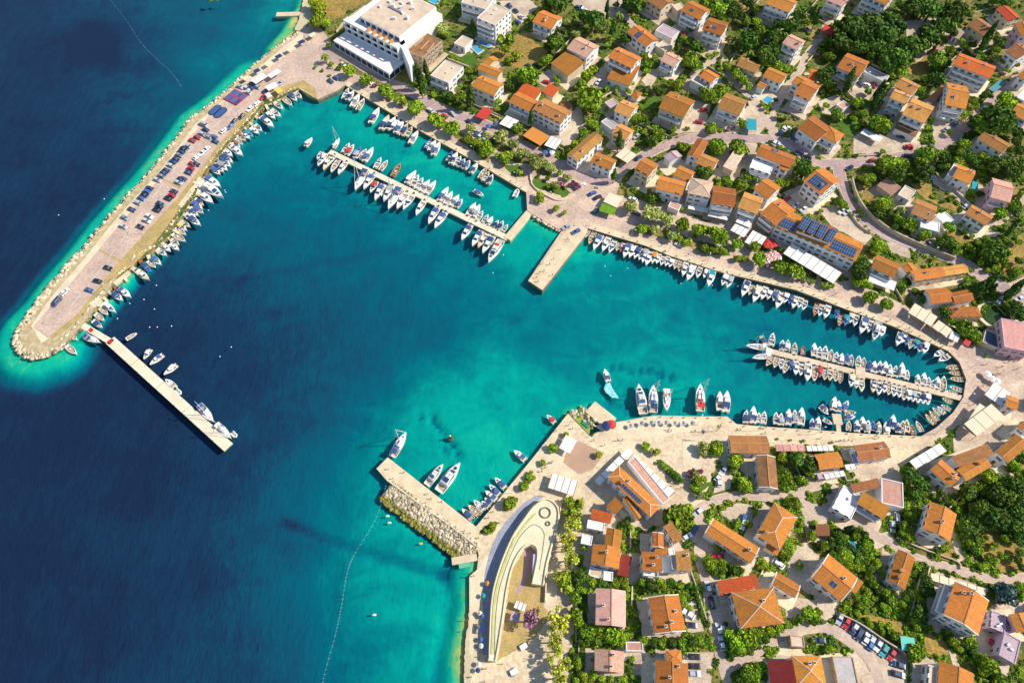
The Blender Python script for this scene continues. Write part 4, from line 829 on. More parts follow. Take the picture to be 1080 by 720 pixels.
def slope_panels(root, xa, xb, ya, yb, L0=None):
    """solar panels on the slope that looks to the harbour; fractions along the length (left to right) and up the slope"""
    L, W, he, k = INFO[root.name]; a = root.rotation_euler.z; u = (math.cos(a), math.sin(a)); n = (-u[1], u[0])
    sx = 1 if u[0] > 0 else -1; sy = 1 if n[0] * -root.location.x + n[1] * -root.location.y > 0 else -1
    x0, x1 = sorted((xa * L * sx, xb * L * sx)); th = math.atan(.34); e = W / 2 / math.cos(th); b = MB(); w = (yb - ya) * e
    b.box(0, x1 - x0, 0, w, .06, .14); o = b.build('solar_panel', M_SOLAR, root)
    y = sy * W / 2 * (1 - ya); z = he + W / 2 * .34 * ya
    if sy < 0: o.location = (x0, y, z); o.rotation_euler = (th, 0, 0)
    else: o.location = (x1, y, z); o.rotation_euler = (th, 0, math.pi)
slope_panels(SOLAR_H, -.47, -.27, .12, .85); slope_panels(SOLAR_H, .17, .46, .12, .85); slope_panels(CORNER_H, -.36, .32, .14, .86); slope_panels(REST_H, -.27, .22, .28, .66)
# ---- paved aprons round the houses, garden walls beside them
ap = []; wallN = 0; GW = []
for o, rz, L, W, lb in RECTS:
    c, s_ = math.cos(rz), math.sin(rz); e = random.uniform(1.2, 2.4); sh = (-o.x, -o.y); l = math.hypot(*sh) or 1; ox, oy = o.x + sh[0] / l * 1.4, o.y + sh[1] / l * 1.4
    ap.append([(ox + x * c - y * s_, oy + x * s_ + y * c) for x, y in ((-L/2-e, -W/2-e), (L/2+e, -W/2-e), (L/2+e, W/2+e), (-L/2-e, W/2+e))])
def wpx(x, y, z):
    v = Vector((x, y, z - CAM_H)); yc, zc = v.y * cT + v.z * sT, -v.y * sT + v.z * cT; return 540 + FPX * v.x / -zc, 360 - FPX * yc / -zc
MASK0 = MASK.copy()
for i, P in enumerate(ap):
    structure(drape('house_apron', [P], .055 + .0003 * i, M_YARD if i % 3 else M_PALE))
    block([wpx(x, y, hgt(x, y)) for x, y in P])
# ------------------------------------------------------------------ rocks, pontoons, jetties
M_ROCK = mat('harbour_rock', (.62, .52, .36), .95, var=.25, scale=.5, col2=(.46, .37, .24), island=.5, bump=.3)
M_WETROCK = mat('wet_rock', (.30, .27, .06), .9, var=.3, scale=.5, island=.4)
_ico = bmesh.new(); bmesh.ops.create_icosphere(_ico, subdivisions=1, radius=1.0)
ICO_V = np.array([v.co[:] for v in _ico.verts]); ICO_F = np.array([[v.index for v in f.verts] for f in _ico.faces]); _ico.free()
def big_mesh(name, V, F, mats, mi=None):
    me = bpy.data.meshes.new(name); k = F.shape[1]
    me.vertices.add(len(V)); me.vertices.foreach_set('co', V.astype(np.float32).ravel())
    me.loops.add(F.size); me.loops.foreach_set('vertex_index', F.astype(np.int32).ravel())
    me.polygons.add(len(F)); me.polygons.foreach_set('loop_start', np.arange(0, F.size, k)); me.polygons.foreach_set('loop_total', np.full(len(F), k))
    for m in mats: me.materials.append(m)
    if mi is not None: me.polygons.foreach_set('material_index', mi.astype(np.int32))
    me.update(calc_edges=True); return me
def rocks(name, line, w, n, r0, r1, z0, z1, label=None, off=0.0):
    """armour stones tipped along a shore line (photo pixels); z from z0 at the water to z1 at the top"""
    L = [at(x, y, .5) for x, y in line]; seg = [(L[i + 1] - L[i]).length for i in range(len(L) - 1)]; tot = sum(seg)
    VV, FF, MI = [], [], []
    for k in range(n):
        d = rng.random() * tot; i = 0
        while i < len(seg) - 1 and d > seg[i]: d -= seg[i]; i += 1
        t = d / seg[i]; p = L[i].lerp(L[i + 1], min(t, 1)); u = (L[i + 1] - L[i]).normalized(); nn = Vector((-u.y, u.x, 0))
        s = rng.random(); p = p + nn * (off + (s - .5) * w); r = r0 + (r1 - r0) * 1.5 * rng.random() ** 2.6
        v = ICO_V * (1 + .32 * (rng.random((len(ICO_V), 1)) - .5)) * np.array([1, .6 + .5 * rng.random(), .5 + .3 * rng.random()]) * r
        a = rng.random() * 6.28; c, sn = math.cos(a), math.sin(a); v = v @ np.array([[c, sn, 0], [-sn, c, 0], [0, 0, 1]])
        VV.append(v + np.array([p.x, p.y, z0 + (z1 - z0) * s])); FF.append(ICO_F + 12 * 0 + k * len(ICO_V)); MI.append(np.full(len(ICO_F), 1 if s < .3 else 0))
    o = put(name, big_mesh(name, np.concatenate(VV), np.concatenate(FF), [M_ROCK, M_WETROCK], np.concatenate(MI))); o['kind'] = 'stuff'; 
    if label: o['label'] = label
    return o
outer = [(322,34),(303,45),(283,60),(263,78),(231,107),(203,128),(181,158),(161,183),(141,205),(108,242),(88,269),(58,303),(38,330),(23,352),(23,362),(29,371),(40,374),(54,371),(67,362)]
rocks('breakwater_rocks', outer[:11][::-1], 4.2, 1700, .22, .75, 0.0, 1.4, 'cream armour stones along the open-sea side of the breakwater', 0)
rocks('breakwater_rocks', outer[10:][::-1], 5.5, 2600, .22, .85, -.1, 1.5, 'cream armour stones round the tip of the breakwater', 0)
rocks('breakwater_rocks', [(66,363),(77,353),(86,342),(98,327),(107,316),(117,301),(135,286),(146,271),(160,266),(180,246),(195,221),(206,206),(211,193),(222,177),(230,166),(245,148),(262,131),(277,113),(295,105),(314,95)], 3.4, 1700, .2, .75, -.1, 1.1, 'cream and mossy stones along the boat side of the breakwater', .5)
rocks('rock_armour', [(412,512),(446,538),(503,579)], 8.5, 2600, .22, .75, -.3, 1.5, 'pale rock armour with a green wet edge below the southern pier', -2.5)
rocks('rock_armour', [(560,225),(575,235),(592,244)][::-1], 2.5, 160, .3, .8, 0, 1.0, 'dark rock edge between the footbridge and the stubby pier', 0)
rocks('rock_armour', [(601,434),(610,438),(619,430),(617,441),(628,446)], 4, 130, .35, .9, 0.1, .9, 'mossy green rocks beside the little ferry ramp', -1)
M_DECK = mat('pontoon_deck', (.72, .57, .39), .85, var=.12, scale=.4, col2=(.62, .48, .33)); M_DECK2 = mat('pontoon_deck_pale', (.78, .70, .52), .85, var=.08, scale=.2, col2=(.70, .61, .44))
M_RED = mat('red_plastic', (.55, .03, .03), .6); M_BROWN = mat('brown_wood', (.33, .17, .09), .8, var=.3, scale=1.0)
def deck(root, a, b, w, z0, z1, m_, name='deck'):
    """straight deck between two photo points, w metres wide"""
    A, B = at(*a, z1), at(*b, z1); d = B - A; L = d.length; bb = MB(); bb.box(0, L, -w / 2, w / 2, z0, z1)
    o = bb.build(name, m_, root); loc = Vector((A.x, A.y, 0)); rz = math.atan2(d.y, d.x)
    if root is not None: loc = loc - Vector((root.location.x, root.location.y, 0))
    o.location = loc; o.rotation_euler = (0, 0, rz); return o, A, B, rz, L
def pontoon(label, pts, w, m_, seg=12, name='pontoon'):
    a0 = at(*pts[0], 0); root = empty(name, (a0.x, a0.y, 0), 0, label, 'pontoon')
    for a, b in zip(pts[:-1], pts[1:]):
        o, A, B, rz, L = deck(root, a, b, w, -.5, .62, m_)
        for k in range(1, int(L / seg)):
            bb = MB(); bb.box(-.07, .07, -w / 2 - .02, w / 2 + .02, .5, .64); bb.build('joint', M_BROWN, o, loc=(k * seg, 0, 0))
        for k in range(int(L / 4)):
            for s_ in (-1, 1):
                bb = MB(); bb.tube((0, 0, .6), (0, 0, .95), .09, .12, 6); 
                if k % 2: bb.build('bollard', M_POLE, o, loc=(k * 4 + 2, s_ * (w / 2 - .25), 0))
    return root
pontoon('long pale pontoon of the northern boats, reaching from the footbridge', [(347.5, 159.8), (535.5, 251)], 3.0, M_DECK2)
deck_root = empty('footbridge', at(558, 224, 0), 0, 'narrow stone footbridge from the promenade corner to the long northern pontoon', 'footbridge'); deck(deck_root, (558.5, 223.5), (535, 251.5), 3.6, -1.5, .95, M_COPE)
pontoon('pale detached breakwater pontoon with boats along its inner side', [(116, 358.5), (240.5, 471)], 4.2, M_DECK2, 17)
rp = pontoon('short walkway with a red panel joining breakwater and detached pontoon', [(84, 341), (118, 361)], 2.6, M_DECK2, 30)
for t_ in (.35, .95):
    p = at(84 + 34 * t_, 341 + 20 * t_, .64); bb = MB(); bb.box(-1, 1, -.8, .8, .63, .7); o = bb.build('ramp_plate', M_RED, rp); o.location = (p.x - rp.location.x, p.y - rp.location.y, 0); o.rotation_euler = (0, 0, -.7)
ep = pontoon('long beige pontoon in the eastern basin, boats on both sides', [(811, 370), (1016, 420)], 2.6, M_DECK)
deck(ep, (902.5, 391.8), (912.5, 394), 5.5, .5, .9, M_DECK, 'platform'); deck(ep, (808, 369.6), (813.5, 371), 3.4, -.3, .8, M_RAIL, 'end_float')
sp = pontoon('small square jetty on a narrow gangway at the south quay', [(885, 456), (884, 446)], 1.8, M_DECK); deck(sp, (878.5, 441.5), (888, 442), 4.6, -.3, .75, M_DECK, 'platform')
dk = empty('ferry_ramp', at(622, 436, 0), 0, 'concrete ferry ramp jutting out by the mossy rocks', 'ramp'); deck(dk, (622.5, 428.5), (645, 446.5), 6.2, -1.5, 1.3, M_COPE)
bt = empty('bathing_jetty', at(316, 15, 0), 0, 'small concrete bathing jetty at the town beach', 'jetty'); deck(bt, (318, 14.5), (291.5, 15.3), 3.6, -1.2, .8, M_DECK)
wd = empty('bathing_platform', at(490, 590, 0), 0, 'little wooden bathing platform at the beach below the rocks', 'platform'); deck(wd, (503, 587), (476.5, 591.5), 2.6, -.6, 1.0, M_DECK); deck(wd, (484, 597), (496, 594.5), 1.6, -.2, .5, mat('green_mat', (.12,.45,.30), .8), 'mat')
# floating slab quays along the breakwater
for i, (a, b, w) in enumerate((((190,217),(207,195),2.4), ((120,299),(136,286),1.6), ((96,322),(106,315),3.5), ((205,194),(213,188),3.2))):
    q = empty('landing_slab', at(*a, 0), 0, ('long', 'brown-edged', 'broad', 'square')[i] + ' pale landing slab on the boat side of the breakwater', 'slab'); deck(q, a, b, w, -1, 1.25, M_PALE)

LS = smooth_line([(104,321),(112,310),(120,301),(136,288),(147,273),(161,268),(172,257),(181,248),(190,233),(197,223),(204,211),(209,200),(213,192),(220,180),(231,168),(239,156),(247,148),(256,138),(264,130),(272,119),(281,112),(292,107)], 3)
for k_ in range(0, len(LS) - 1, 2):
    (x, y), (x2, y2) = LS[k_], LS[k_ + 1]; dx, dy = x2 - x, y2 - y; l = math.hypot(dx, dy); nx_, ny_ = -dy / l, dx / l
    if nx_ < 0: nx_, ny_ = -nx_, -ny_
    e_ = random.uniform(2.5, 5); p = at(x, y, 0); o = empty('landing_stage', p, 0, None, 'landing stage'); deck(o, (x - nx_ * 2, y - ny_ * 2), (x + nx_ * e_, y + ny_ * e_), random.uniform(.9, 2.0), -.6, random.uniform(.75, 1.15), random.choice([M_PALE, M_CONC, M_BROWN, M_DECK]))
    in_row(('from left on the breakwater harbour side', 'landing stages inside the breakwater'), o, 'small weathered landing stage', x)
# ------------------------------------------------------------------ boats
M_GEL = mat('white_gelcoat', (.82, .79, .72), .35, rnd=.06, var=.05, scale=.8); M_GELB = mat('blue_hull', (.08, .20, .48), .35, rnd=.2); M_GELO = mat('orange_hull', (.60, .20, .05), .45, rnd=.1); M_GELC = mat('cream_hull', (.72, .58, .34), .4, rnd=.1); M_GELT = mat('teal_hull', (.10, .45, .55), .4); M_GELR = mat('rust_red_hull', (.45, .10, .07), .45, rnd=.1)
M_FLOOR = mat('cockpit_floor', (.34, .33, .33), .8, rnd=.5, var=.3, scale=1.2); M_TEAK = mat('teak', (.52, .40, .28), .7, var=.2, scale=1.5)
M_MOTOR = mat('outboard_black', (.04, .045, .06), .4); M_TINT = mat('tinted_glass', (.03, .07, .14), .1, spec=.7); M_ROPE = mat('faded_rope', (.30, .50, .52), .8)
CLOTH = {'b': mat('blue_canvas', (.05, .10, .26), .85, rnd=.4), 'w': mat('white_canvas', (.78, .76, .72), .8), 'g': mat('grey_canvas', (.36, .38, .42), .85, rnd=.2), 'r': mat('red_canvas', (.55, .05, .04), .8), 't': mat('turquoise_canvas', (.02, .30, .38), .8), 'n': mat('navy_canvas', (.02, .045, .15), .85), 'c': mat('cream_canvas', (.74, .64, .46), .85), 'y': mat('yellow_canvas', (.70,.55,.12), .8), 'o': mat('orange_canvas', (.62,.24,.05), .8)}
HULL = {'w': M_GEL, 'b': M_GELB, 'o': M_GELO, 'c': M_GELC, 't': M_GELT, 'r': M_GELR, 'k': M_TEAK}
HNAME = {'w': 'white', 'b': 'blue', 'o': 'orange', 'c': 'cream', 't': 'teal', 'r': 'rust-red', 'k': 'wooden'}
CNAME = {'b': 'blue', 'w': 'white', 'g': 'grey', 'r': 'red', 't': 'turquoise', 'n': 'navy', 'c': 'cream', 'y': 'yellow', 'o': 'orange'}
def beam(t, B, full=.86):
    a = full + (1 - full) * min(1, t / .4); c = 1 - max(0, (t - .38) / .62) ** 2.3
    return B / 2 * a * max(c, .0)
def hull_mesh(L, B, cock=(.08, .55), draft=.35, free=.75, m_=M_GEL, name='hull'):
    n = 15; b = MB(); rows = []
    for i in range(n):
        t = i / (n - 1); x = (t - .5) * L; w = max(beam(t, B), .03); z = free * (.85 + .35 * t * t); ck = cock[0] <= t <= cock[1]
        fl = free * .3 if ck else z + .02; iw = max(w - .16, .015)
        half = [(0, -draft * (1 - .6 * t)), (w * .72, -draft * .25), (w * .97, z * .55), (w, z), (iw, z + .03), (iw * .97, fl), (0, fl + (0 if ck else .06))]
        ring = [(x, -y, zz) for y, zz in half] + [(x, y, zz) for y, zz in half[-2:0:-1]]
        rows.append(ring)
    m = len(rows[0]); vs = [p for r in rows for p in r]; fs = []
    for i in range(n - 1):
        for j in range(m): fs.append((i * m + j, i * m + (j + 1) % m, (i + 1) * m + (j + 1) % m, (i + 1) * m + j))
    fs.append(tuple(range(m))[::-1]); fs.append(tuple((n - 1) * m + j for j in range(m)))
    b.add(vs, fs); me = b.mesh(name, m_)
    bmx = bmesh.new(); bmx.from_mesh(me); bmesh.ops.recalc_face_normals(bmx, faces=bmx.faces[:]); bmx.to_mesh(me); bmx.free(); return me
def floor_mesh(L, B, cock, free):
    b = MB(); k = 6; lft, rgt = [], []
    for i in range(k + 1):
        t = cock[0] + (cock[1] - cock[0]) * i / k; w = beam(t, B) - .2; lft.append(((t - .5) * L, -w, free * .3 + .03)); rgt.append(((t - .5) * L, w, free * .3 + .03))
    for i in range(k): b.poly([lft[i], lft[i + 1], rgt[i + 1], rgt[i]])
    return b
PROTO = {}
def boat_proto(kind, hc, cc):
    """one boat of a kind, length 1 module = its own length; kept off and copied"""
    key = (kind, hc, cc)
    if key in PROTO: return PROTO[key]
    root = bpy.data.objects.new(dict(m='motorboat', c='cabin_cruiser', o='open_boat', s='sailing_yacht', y='motor_yacht', d='dinghy')[kind], None); hm = HULL[hc]; root.empty_display_size = .5; COL.objects.link(root)
    if kind in 'mo':
        L, B, fr, ck = 6.0, 2.3, .72, (.06, .56) if kind == 'm' else (.06, .8)
        put('hull', hull_mesh(L, B, ck, .35, fr, hm), root); floor_mesh(L, B, ck, fr).build('cockpit_floor', M_FLOOR if kind == 'm' else (M_TEAK if hc in 'wkc' else M_FLOOR), root)
        b = MB(); b.box(-3.35, -2.95, -.22, .22, .2, 1.15); b.box(-3.3, -3.0, -.1, .1, -.5, .2); b.build('outboard_motor', M_MOTOR, root)
        if kind == 'm':
            b = MB(); b.add([(.35,-.85,.85),(.75,-.65,.85),(.95,0,.88),(.75,.65,.85),(.35,.85,.85),(.05,-.8,1.35),(.35,-.58,1.4),(.5,0,1.42),(.35,.58,1.4),(.05,.8,1.35)], [(0,1,6,5),(1,2,7,6),(2,3,8,7),(3,4,9,8)]); b.build('windscreen', M_TINT, root)
            b = MB(); b.box(-2.5, -1.9, -.8, .8, .25, .7); b.build('bench', CLOTH['c'], root)
            b = MB(); b.box(-.5, 0, .1, .7, .25, .8); b.box(-.5, 0, -.7, -.1, .25, .8); b.build('seat', CLOTH['w'], root)
            b = MB(); b.box(1.15, 1.75, -.28, .28, .9, .97); b.build('hatch', M_TINT, root)
        else:
            for x_ in (-1.9, -.5, .9):
                b = MB(); b.box(x_, x_ + .35, -.88 + max(0, x_) * .12, .88 - max(0, x_) * .12, .45, .56); b.build('thwart', M_TEAK if hc != 'b' else CLOTH['w'], root)
            b = MB(); b.box(-.95, -.55, -.3, .3, .25, .75); b.build('engine_box', CLOTH['w'], root)
        if cc:
            x0, x1, z_ = (-1.9, .25, 1.75) if kind == 'm' else (-1.6, .9, 1.2); b = MB(); v = []
            for i in range(5):
                y = (i / 4 - .5) * 1.9; z = z_ - .12 * (abs(i - 2) / 2) ** 2; v += [(x0, y, z), (x1, y, z), (x0, y, z - .06), (x1, y, z - .06)]
            fs = []
            for i in range(4): k = i * 4; fs += [(k, k + 1, k + 5, k + 4), (k + 2, k + 6, k + 7, k + 3), (k, k + 4, k + 6, k + 2), (k + 1, k + 3, k + 7, k + 5)]
            fs += [(0, 2, 3, 1), (16, 17, 19, 18)]; b.add(v, fs); cv = b.build('canopy', CLOTH[cc], root)
            b = MB()
            for x_ in (x0 + .1, x1 - .1):
                for y in (-.92, .92): b.tube((x_, y, .7), (x_, y * .98, z_ - .15), .03, n=4)
            b.build('canopy_frame', M_POLE, cv)
    elif kind == 'c':
        L, B, fr, ck = 7.0, 2.6, .85, (.05, .40); put('hull', hull_mesh(L, B, ck, .4, fr, hm), root); floor_mesh(L, B, ck, fr).build('cockpit_floor', M_TEAK, root)
        b = MB(); b.add([(-.7,-.95,.9),(1.3,-.7,.95),(1.3,.7,.95),(-.7,.95,.9),(-.6,-.8,1.85),(.7,-.6,1.8),(.7,.6,1.8),(-.6,.8,1.85)], [(4,5,6,7),(0,1,5,4),(1,2,6,5),(2,3,7,6),(3,0,4,7)]); cb = b.build('cabin', M_GEL, root)
        b = MB(); b.add([(1.27,-.58,1.08),(1.27,.58,1.08),(.80,.5,1.7),(.80,-.5,1.7)], [(0,1,2,3)]); b.add([(-.5,-.93,1.2),(.95,-.75,1.2),(.68,-.66,1.65),(-.45,-.86,1.65)], [(0,1,2,3)]); b.add([(-.5,.93,1.2),(.95,.75,1.2),(.68,.66,1.65),(-.45,.86,1.65)], [(3,2,1,0)]); b.build('cabin_window', M_TINT, cb)
        b = MB(); b.box(-3.9, -3.5, -.25, .25, .2, 1.2); b.build('outboard_motor', M_MOTOR, root); b = MB(); b.box(-3.0, -2.5, -.9, .9, .3, .75); b.build('bench', CLOTH['w'], root)
        if cc: b = MB(); b.box(-2.3, -.55, -.95, .95, 1.85, 1.95); b.build('canopy', CLOTH[cc], root)
    elif kind == 'd':
        b = MB(); L = 3.2
        for s_ in (-1, 1): b.tube((-1.6, s_ * .62, .25), (.7, s_ * .62, .28), .24, .24, 8); b.tube((.7, s_ * .62, .28), (1.5, 0, .38), .24, .2, 8)
        b.build('inflatable_tube', CLOTH['g'] if hc == 'b' else M_GEL, root); b = MB(); b.box(-1.5, .8, -.5, .5, .08, .16); b.build('floor', CLOTH['g'], root)
        b = MB(); b.box(-.4, -.1, -.6, .6, .35, .42); b.build('thwart', M_TEAK, root); b = MB(); b.box(-1.9, -1.6, -.15, .15, .1, .8); b.build('outboard_motor', M_MOTOR, root)
    elif kind == 's':
        L, B, fr, ck = 11.0, 3.5, 1.05, (.06, .33); put('hull', hull_mesh(L, B, ck, .5, fr, hm), root); floor_mesh(L, B, ck, fr).build('cockpit_floor', M_TEAK, root)
        b = MB(); b.add([(-1.6,-1.15,1.05),(2.6,-.75,1.15),(2.6,.75,1.15),(-1.6,1.15,1.05),(-1.5,-.95,1.62),(2.0,-.5,1.5),(2.0,.5,1.5),(-1.5,.95,1.62)], [(4,5,6,7),(0,1,5,4),(1,2,6,5),(2,3,7,6),(3,0,4,7)]); cb = b.build('cabin', M_GEL, root)
        for s_ in (-1, 1): b = MB(); b.add([(-1.2,s_*1.08,1.2),(1.6,s_*.82,1.25),(1.5,s_*.76,1.42),(-1.2,s_*1.0,1.48)], [(0,1,2,3)]); b.build('cabin_window', M_TINT, cb)
        b = MB(); b.box(2.9, 3.5, -.3, .3, 1.22, 1.27); b.build('hatch', M_TINT, root)
        b = MB(); b.tube((.9, 0, 1.4), (.9, 0, 14.0), .13, .09, 6); b.tube((.9, -1.1, 6), (.9, 1.1, 6), .05, n=4); b.tube((.9, -.9, 10), (.9, .9, 10), .05, n=4); ms_ = b.build('mast', M_RAIL, root)
        b = MB(); b.tube((.8, 0, 2.6), (-3.6, 0, 2.5), .09, n=6); bo = b.build('boom', M_RAIL, root); b = MB(); b.tube((.7, 0, 2.85), (-3.5, 0, 2.72), .26, .16, 8); b.build('sail_cover', CLOTH[cc or 'b'], bo)
        b = MB()
        for p, q in (((5.3,0,1.3),(.9,0,13.8)), ((-5.3,0,1.1),(.9,0,13.9)), ((.7,-1.6,1.1),(.9,-1.05,6)), ((.7,1.6,1.1),(.9,1.05,6))): b.tube(p, q, .03, n=3)
        b.build('rigging', M_POLE, ms_); b = MB(); b.tube((5.25, 0, 1.4), (1.15, 0, 12.6), .1, .07, 5); b.build('furled_jib', CLOTH['w'], ms_)
        b = MB(); b.add([(-1.7,-1.05,1.5),(-.9,-.9,1.55),(-.9,.9,1.55),(-1.7,1.05,1.5),(-1.9,-.95,2.2),(-1.4,-.8,2.15),(-1.4,.8,2.15),(-1.9,.95,2.2)], [(4,5,6,7),(0,1,5,4),(1,2,6,5),(2,3,7,6)]); b.build('sprayhood', CLOTH[cc or 'b'], root)
        b = MB(); b.box(-4.7, -2.6, -1.25, 1.25, 2.55, 2.62); b.build('bimini', CLOTH[cc or 'b'], root)
    else:  # motor yacht
        L, B, fr, ck = 12.5, 4.0, 1.35, (.04, .24); put('hull', hull_mesh(L, B, ck, .5, fr, hm), root); floor_mesh(L, B, ck, fr).build('cockpit_floor', M_TEAK, root)
        b = MB(); b.add([(-3.2,-1.6,1.3),(2.8,-1.1,1.5),(2.8,1.1,1.5),(-3.2,1.6,1.3),(-3.1,-1.45,2.7),(1.2,-1.0,2.6),(1.2,1.0,2.6),(-3.1,1.45,2.7)], [(4,5,6,7),(0,1,5,4),(1,2,6,5),(2,3,7,6),(3,0,4,7)]); cb = b.build('cabin', M_GEL, root)
        b = MB(); b.add([(2.72,-.95,1.62),(2.72,.95,1.62),(1.42,.85,2.48),(1.42,-.85,2.48)], [(0,1,2,3)]); b.build('windscreen', M_TINT, cb)
        for s_ in (-1, 1): b = MB(); b.add([(-2.8,s_*1.58,1.75),(2.2,s_*1.2,1.75),(1.2,s_*1.07,2.4),(-2.8,s_*1.5,2.4)], [(0,1,2,3)]); b.build('cabin_window', M_TINT, cb)
        b = MB(); b.box(-2.9, .6, -1.2, 1.2, 2.72, 2.8); b.box(.4, .6, -1.1, 1.1, 2.8, 3.3); b.build('flybridge', M_GEL, root); b = MB(); b.box(-2.6, -1.2, -1.0, 1.0, 2.8, 3.1); b.build('sun_pad', CLOTH[cc or 'b'], root)
        b = MB(); b.box(-1.0, .2, .2, .9, 2.8, 3.3); b.box(-1.0, .2, -.9, -.2, 2.8, 3.3); b.build('helm_seat', CLOTH['w'], root); b = MB(); b.box(3.2, 4.2, -.5, .5, 1.72, 1.8); b.build('hatch', M_TINT, root)
        b = MB()
        for s_ in (-1, 1):
            pr = None
            for i in range(7):
                t = .5 + i * .08; q = ((t - .5) * L, s_ * (beam(t, B) - .1), fr * (.85 + .35 * t * t)); b.tube(q, (q[0], q[1], q[2] + .6), .03, n=3); q2 = (q[0], q[1], q[2] + .6)
                if pr: b.tube(pr, q2, .03, n=3)
                pr = q2
        b.build('bow_rail', M_POLE, root)
    PROTO[key] = [root, {'m': 6.0, 'o': 6.0, 'c': 7.0, 'd': 3.2, 's': 11.0, 'y': 12.5}[kind], False]; return PROTO[key]
KNAME = {'m': 'motorboat', 'o': 'open boat', 'c': 'cabin cruiser', 's': 'sailing yacht', 'y': 'motor yacht', 'd': 'dinghy'}
brs = random.Random(31)
def boat(px, py, dx, dy, kind, hc, cc, plen, row=None, label=None, group=None, pos=None):
    """px,py: middle of the boat; dx,dy: way the bow points in the photograph; plen: length there in pixels"""
    pr = boat_proto(kind, hc, cc)
    if pr[2]: o = copy_tree(pr[0])
    else: o = pr[0]; pr[2] = True
    z = .6; l = math.hypot(dx, dy); dx, dy = dx / l, dy / l
    a, b = at(px - dx * plen / 2, py - dy * plen / 2, z), at(px + dx * plen / 2, py + dy * plen / 2, z)
    L = (b - a).length; c = (a + b) / 2; o.location = (c.x, c.y, -.02); o.rotation_euler = (0, 0, math.atan2(b.y - a.y, b.x - a.x)); s = L / pr[1]
    o.scale = (s, (s * .55 + .45) * 1.06 if kind in 'mocd' else s, min(1.15, max(.8, s))); o['category'] = 'boat'
    look = f"{HNAME[hc]} {KNAME[kind]}" + (f" with {CNAME[cc]} canopy" if cc and kind in 'mco' else f" with {CNAME[cc]} canvas" if cc else '')
    if label: o['label'] = label
    else: in_row(row, o, look, pos if pos is not None else px)
    return o
def auto_kind(plen, seed):
    r = brs.random()
    k = 'm' if r < .55 else ('o' if r < .80 else 'c')
    if plen > 15: k = brs.choice('ccm')
    hc = 'w' if brs.random() < .93 else brs.choice('bcc')
    cc = brs.choice(['', '', '', '', '', '', 'b', 'n', 'w', 'w', 'g'] if k != 'o' else ['', '', '', '', 'b', 'w'])
    return k, hc, cc
def boats(row, tcv, dx, dy, base, spots):
    """spots: (x, y[, kind, hull, canopy, length in crop px, dx, dy])"""
    for s in spots:
        (px, py), = tcv(s[0], s[1]); sc = tcv(1, 0)[0][0] - tcv(0, 0)[0][0]
        pl = 1.06 * (s[5] if len(s) > 5 and s[5] else base * brs.uniform(.88, 1.15)) * sc
        if len(s) > 2 and s[2]: k, hc, cc = s[2], s[3], s[4]
        else: k, hc, cc = auto_kind(pl, 0)
        ddx, ddy = (s[6], s[7]) if len(s) > 7 else (dx, dy)
        a = brs.uniform(-.07, .07); ddx, ddy = ddx * math.cos(a) - ddy * math.sin(a), ddx * math.sin(a) + ddy * math.cos(a)
        boat(px, py, ddx, ddy, k, hc, cc, pl, row, pos=py if row is RC else px)
RN1 = ('from left on the northern pontoon landward side', 'boats on the landward side of the northern pontoon')
RN2 = ('from left on the northern pontoon open side', 'boats on the open side of the northern pontoon')
RQ = ('from left along the hotel promenade', 'boats moored along the hotel promenade')
RB = ('from the left inside the breakwater', 'boats moored inside the breakwater')
RE = ('from left along the northeast promenade', 'boats moored along the northeast promenade')
RP1 = ('from left on the eastern pontoon upper side', 'boats on the upper side of the eastern pontoon')
RP2 = ('from left on the eastern pontoon lower side', 'boats on the lower side of the eastern pontoon')
RS = ('from left along the south quay', 'boats moored along the south quay')
RC = ('from top round the harbour east end', 'boats round the eastern end of the harbour')
RD = ('from left in the southern pier corner', 'small boats in the corner by the southern pier')
boats(RN1, B3, .55, -.83, 52, [(60,5,'s','w','w',45),(100,25),(118,33,'m','w','r',52),(148,45),(170,50),(196,53,None,0,0,66),(235,88),(260,98),(312,118,'o','o','',60),(375,148,None,0,0,64),(392,163),(410,175),(434,185,None,0,0,60),(458,192,None,0,0,66),(512,220,'c','w','b',66),(533,236),(559,247),(578,258,'m','w','b',42),(630,283),(650,290),(664,311),(688,322,None,0,0,40),(708,331,None,0,0,40)])
boats(RN1, B4, .55, -.83, 40, [(92,344),(112,351),(131,361)])
boats(RN2, B3, -.55, .83, 54, [(5,68,'c','w','w',44),(-12,55,'m','w','',36),(-8,80,'m','w','',40),(22,88),(40,72,'m','w','',44),(52,100),(84,108,'c','w','',58),(163,160,'s','w','b',88),(196,165,'c','w','b',72),(216,188,'m','w','r',50),(240,210,'c','w','b',70),(262,204),(277,216,None,0,0,70),(304,238,'s','w','b',92),(336,245,None,0,0,76),(363,250,None,0,0,74),(413,276,None,0,0,66),(468,308,'c','w','b',76),(497,327,'c','w','b',76),(607,380,'c','w','b',70),(652,405,'c','w','b',70)])
boats(RN2, B4, -.55, .83, 66, [(37,414,'c','c','',68),(58,431,'c','w','b',80),(88,460,'y','w','r',100)])
boats(RQ, A3, .5, -.86, 50, [(100,395),(120,404),(141,424,'c','w','',60),(163,440),(222,488,'c','w','b',70),(265,518,None,0,0,66),(291,521,None,0,0,60),(311,524),(326,536,'c','w','b',60),(346,547),(366,556),(387,580,None,0,0,60),(448,606),(465,615),(482,628,'c','w','b',60),(538,660),(556,668),(573,680),(591,688,'m','w','b',40),(611,695,'m','w','b',44),(641,710,'c','w','b',50)])
boats(RQ, B4, .5, -.86, 46, [(38,130),(51,145),(69,157),(178,212,'d','w','',36,.4,-.9),(20,215,'m','w','b',46,.85,.5)])
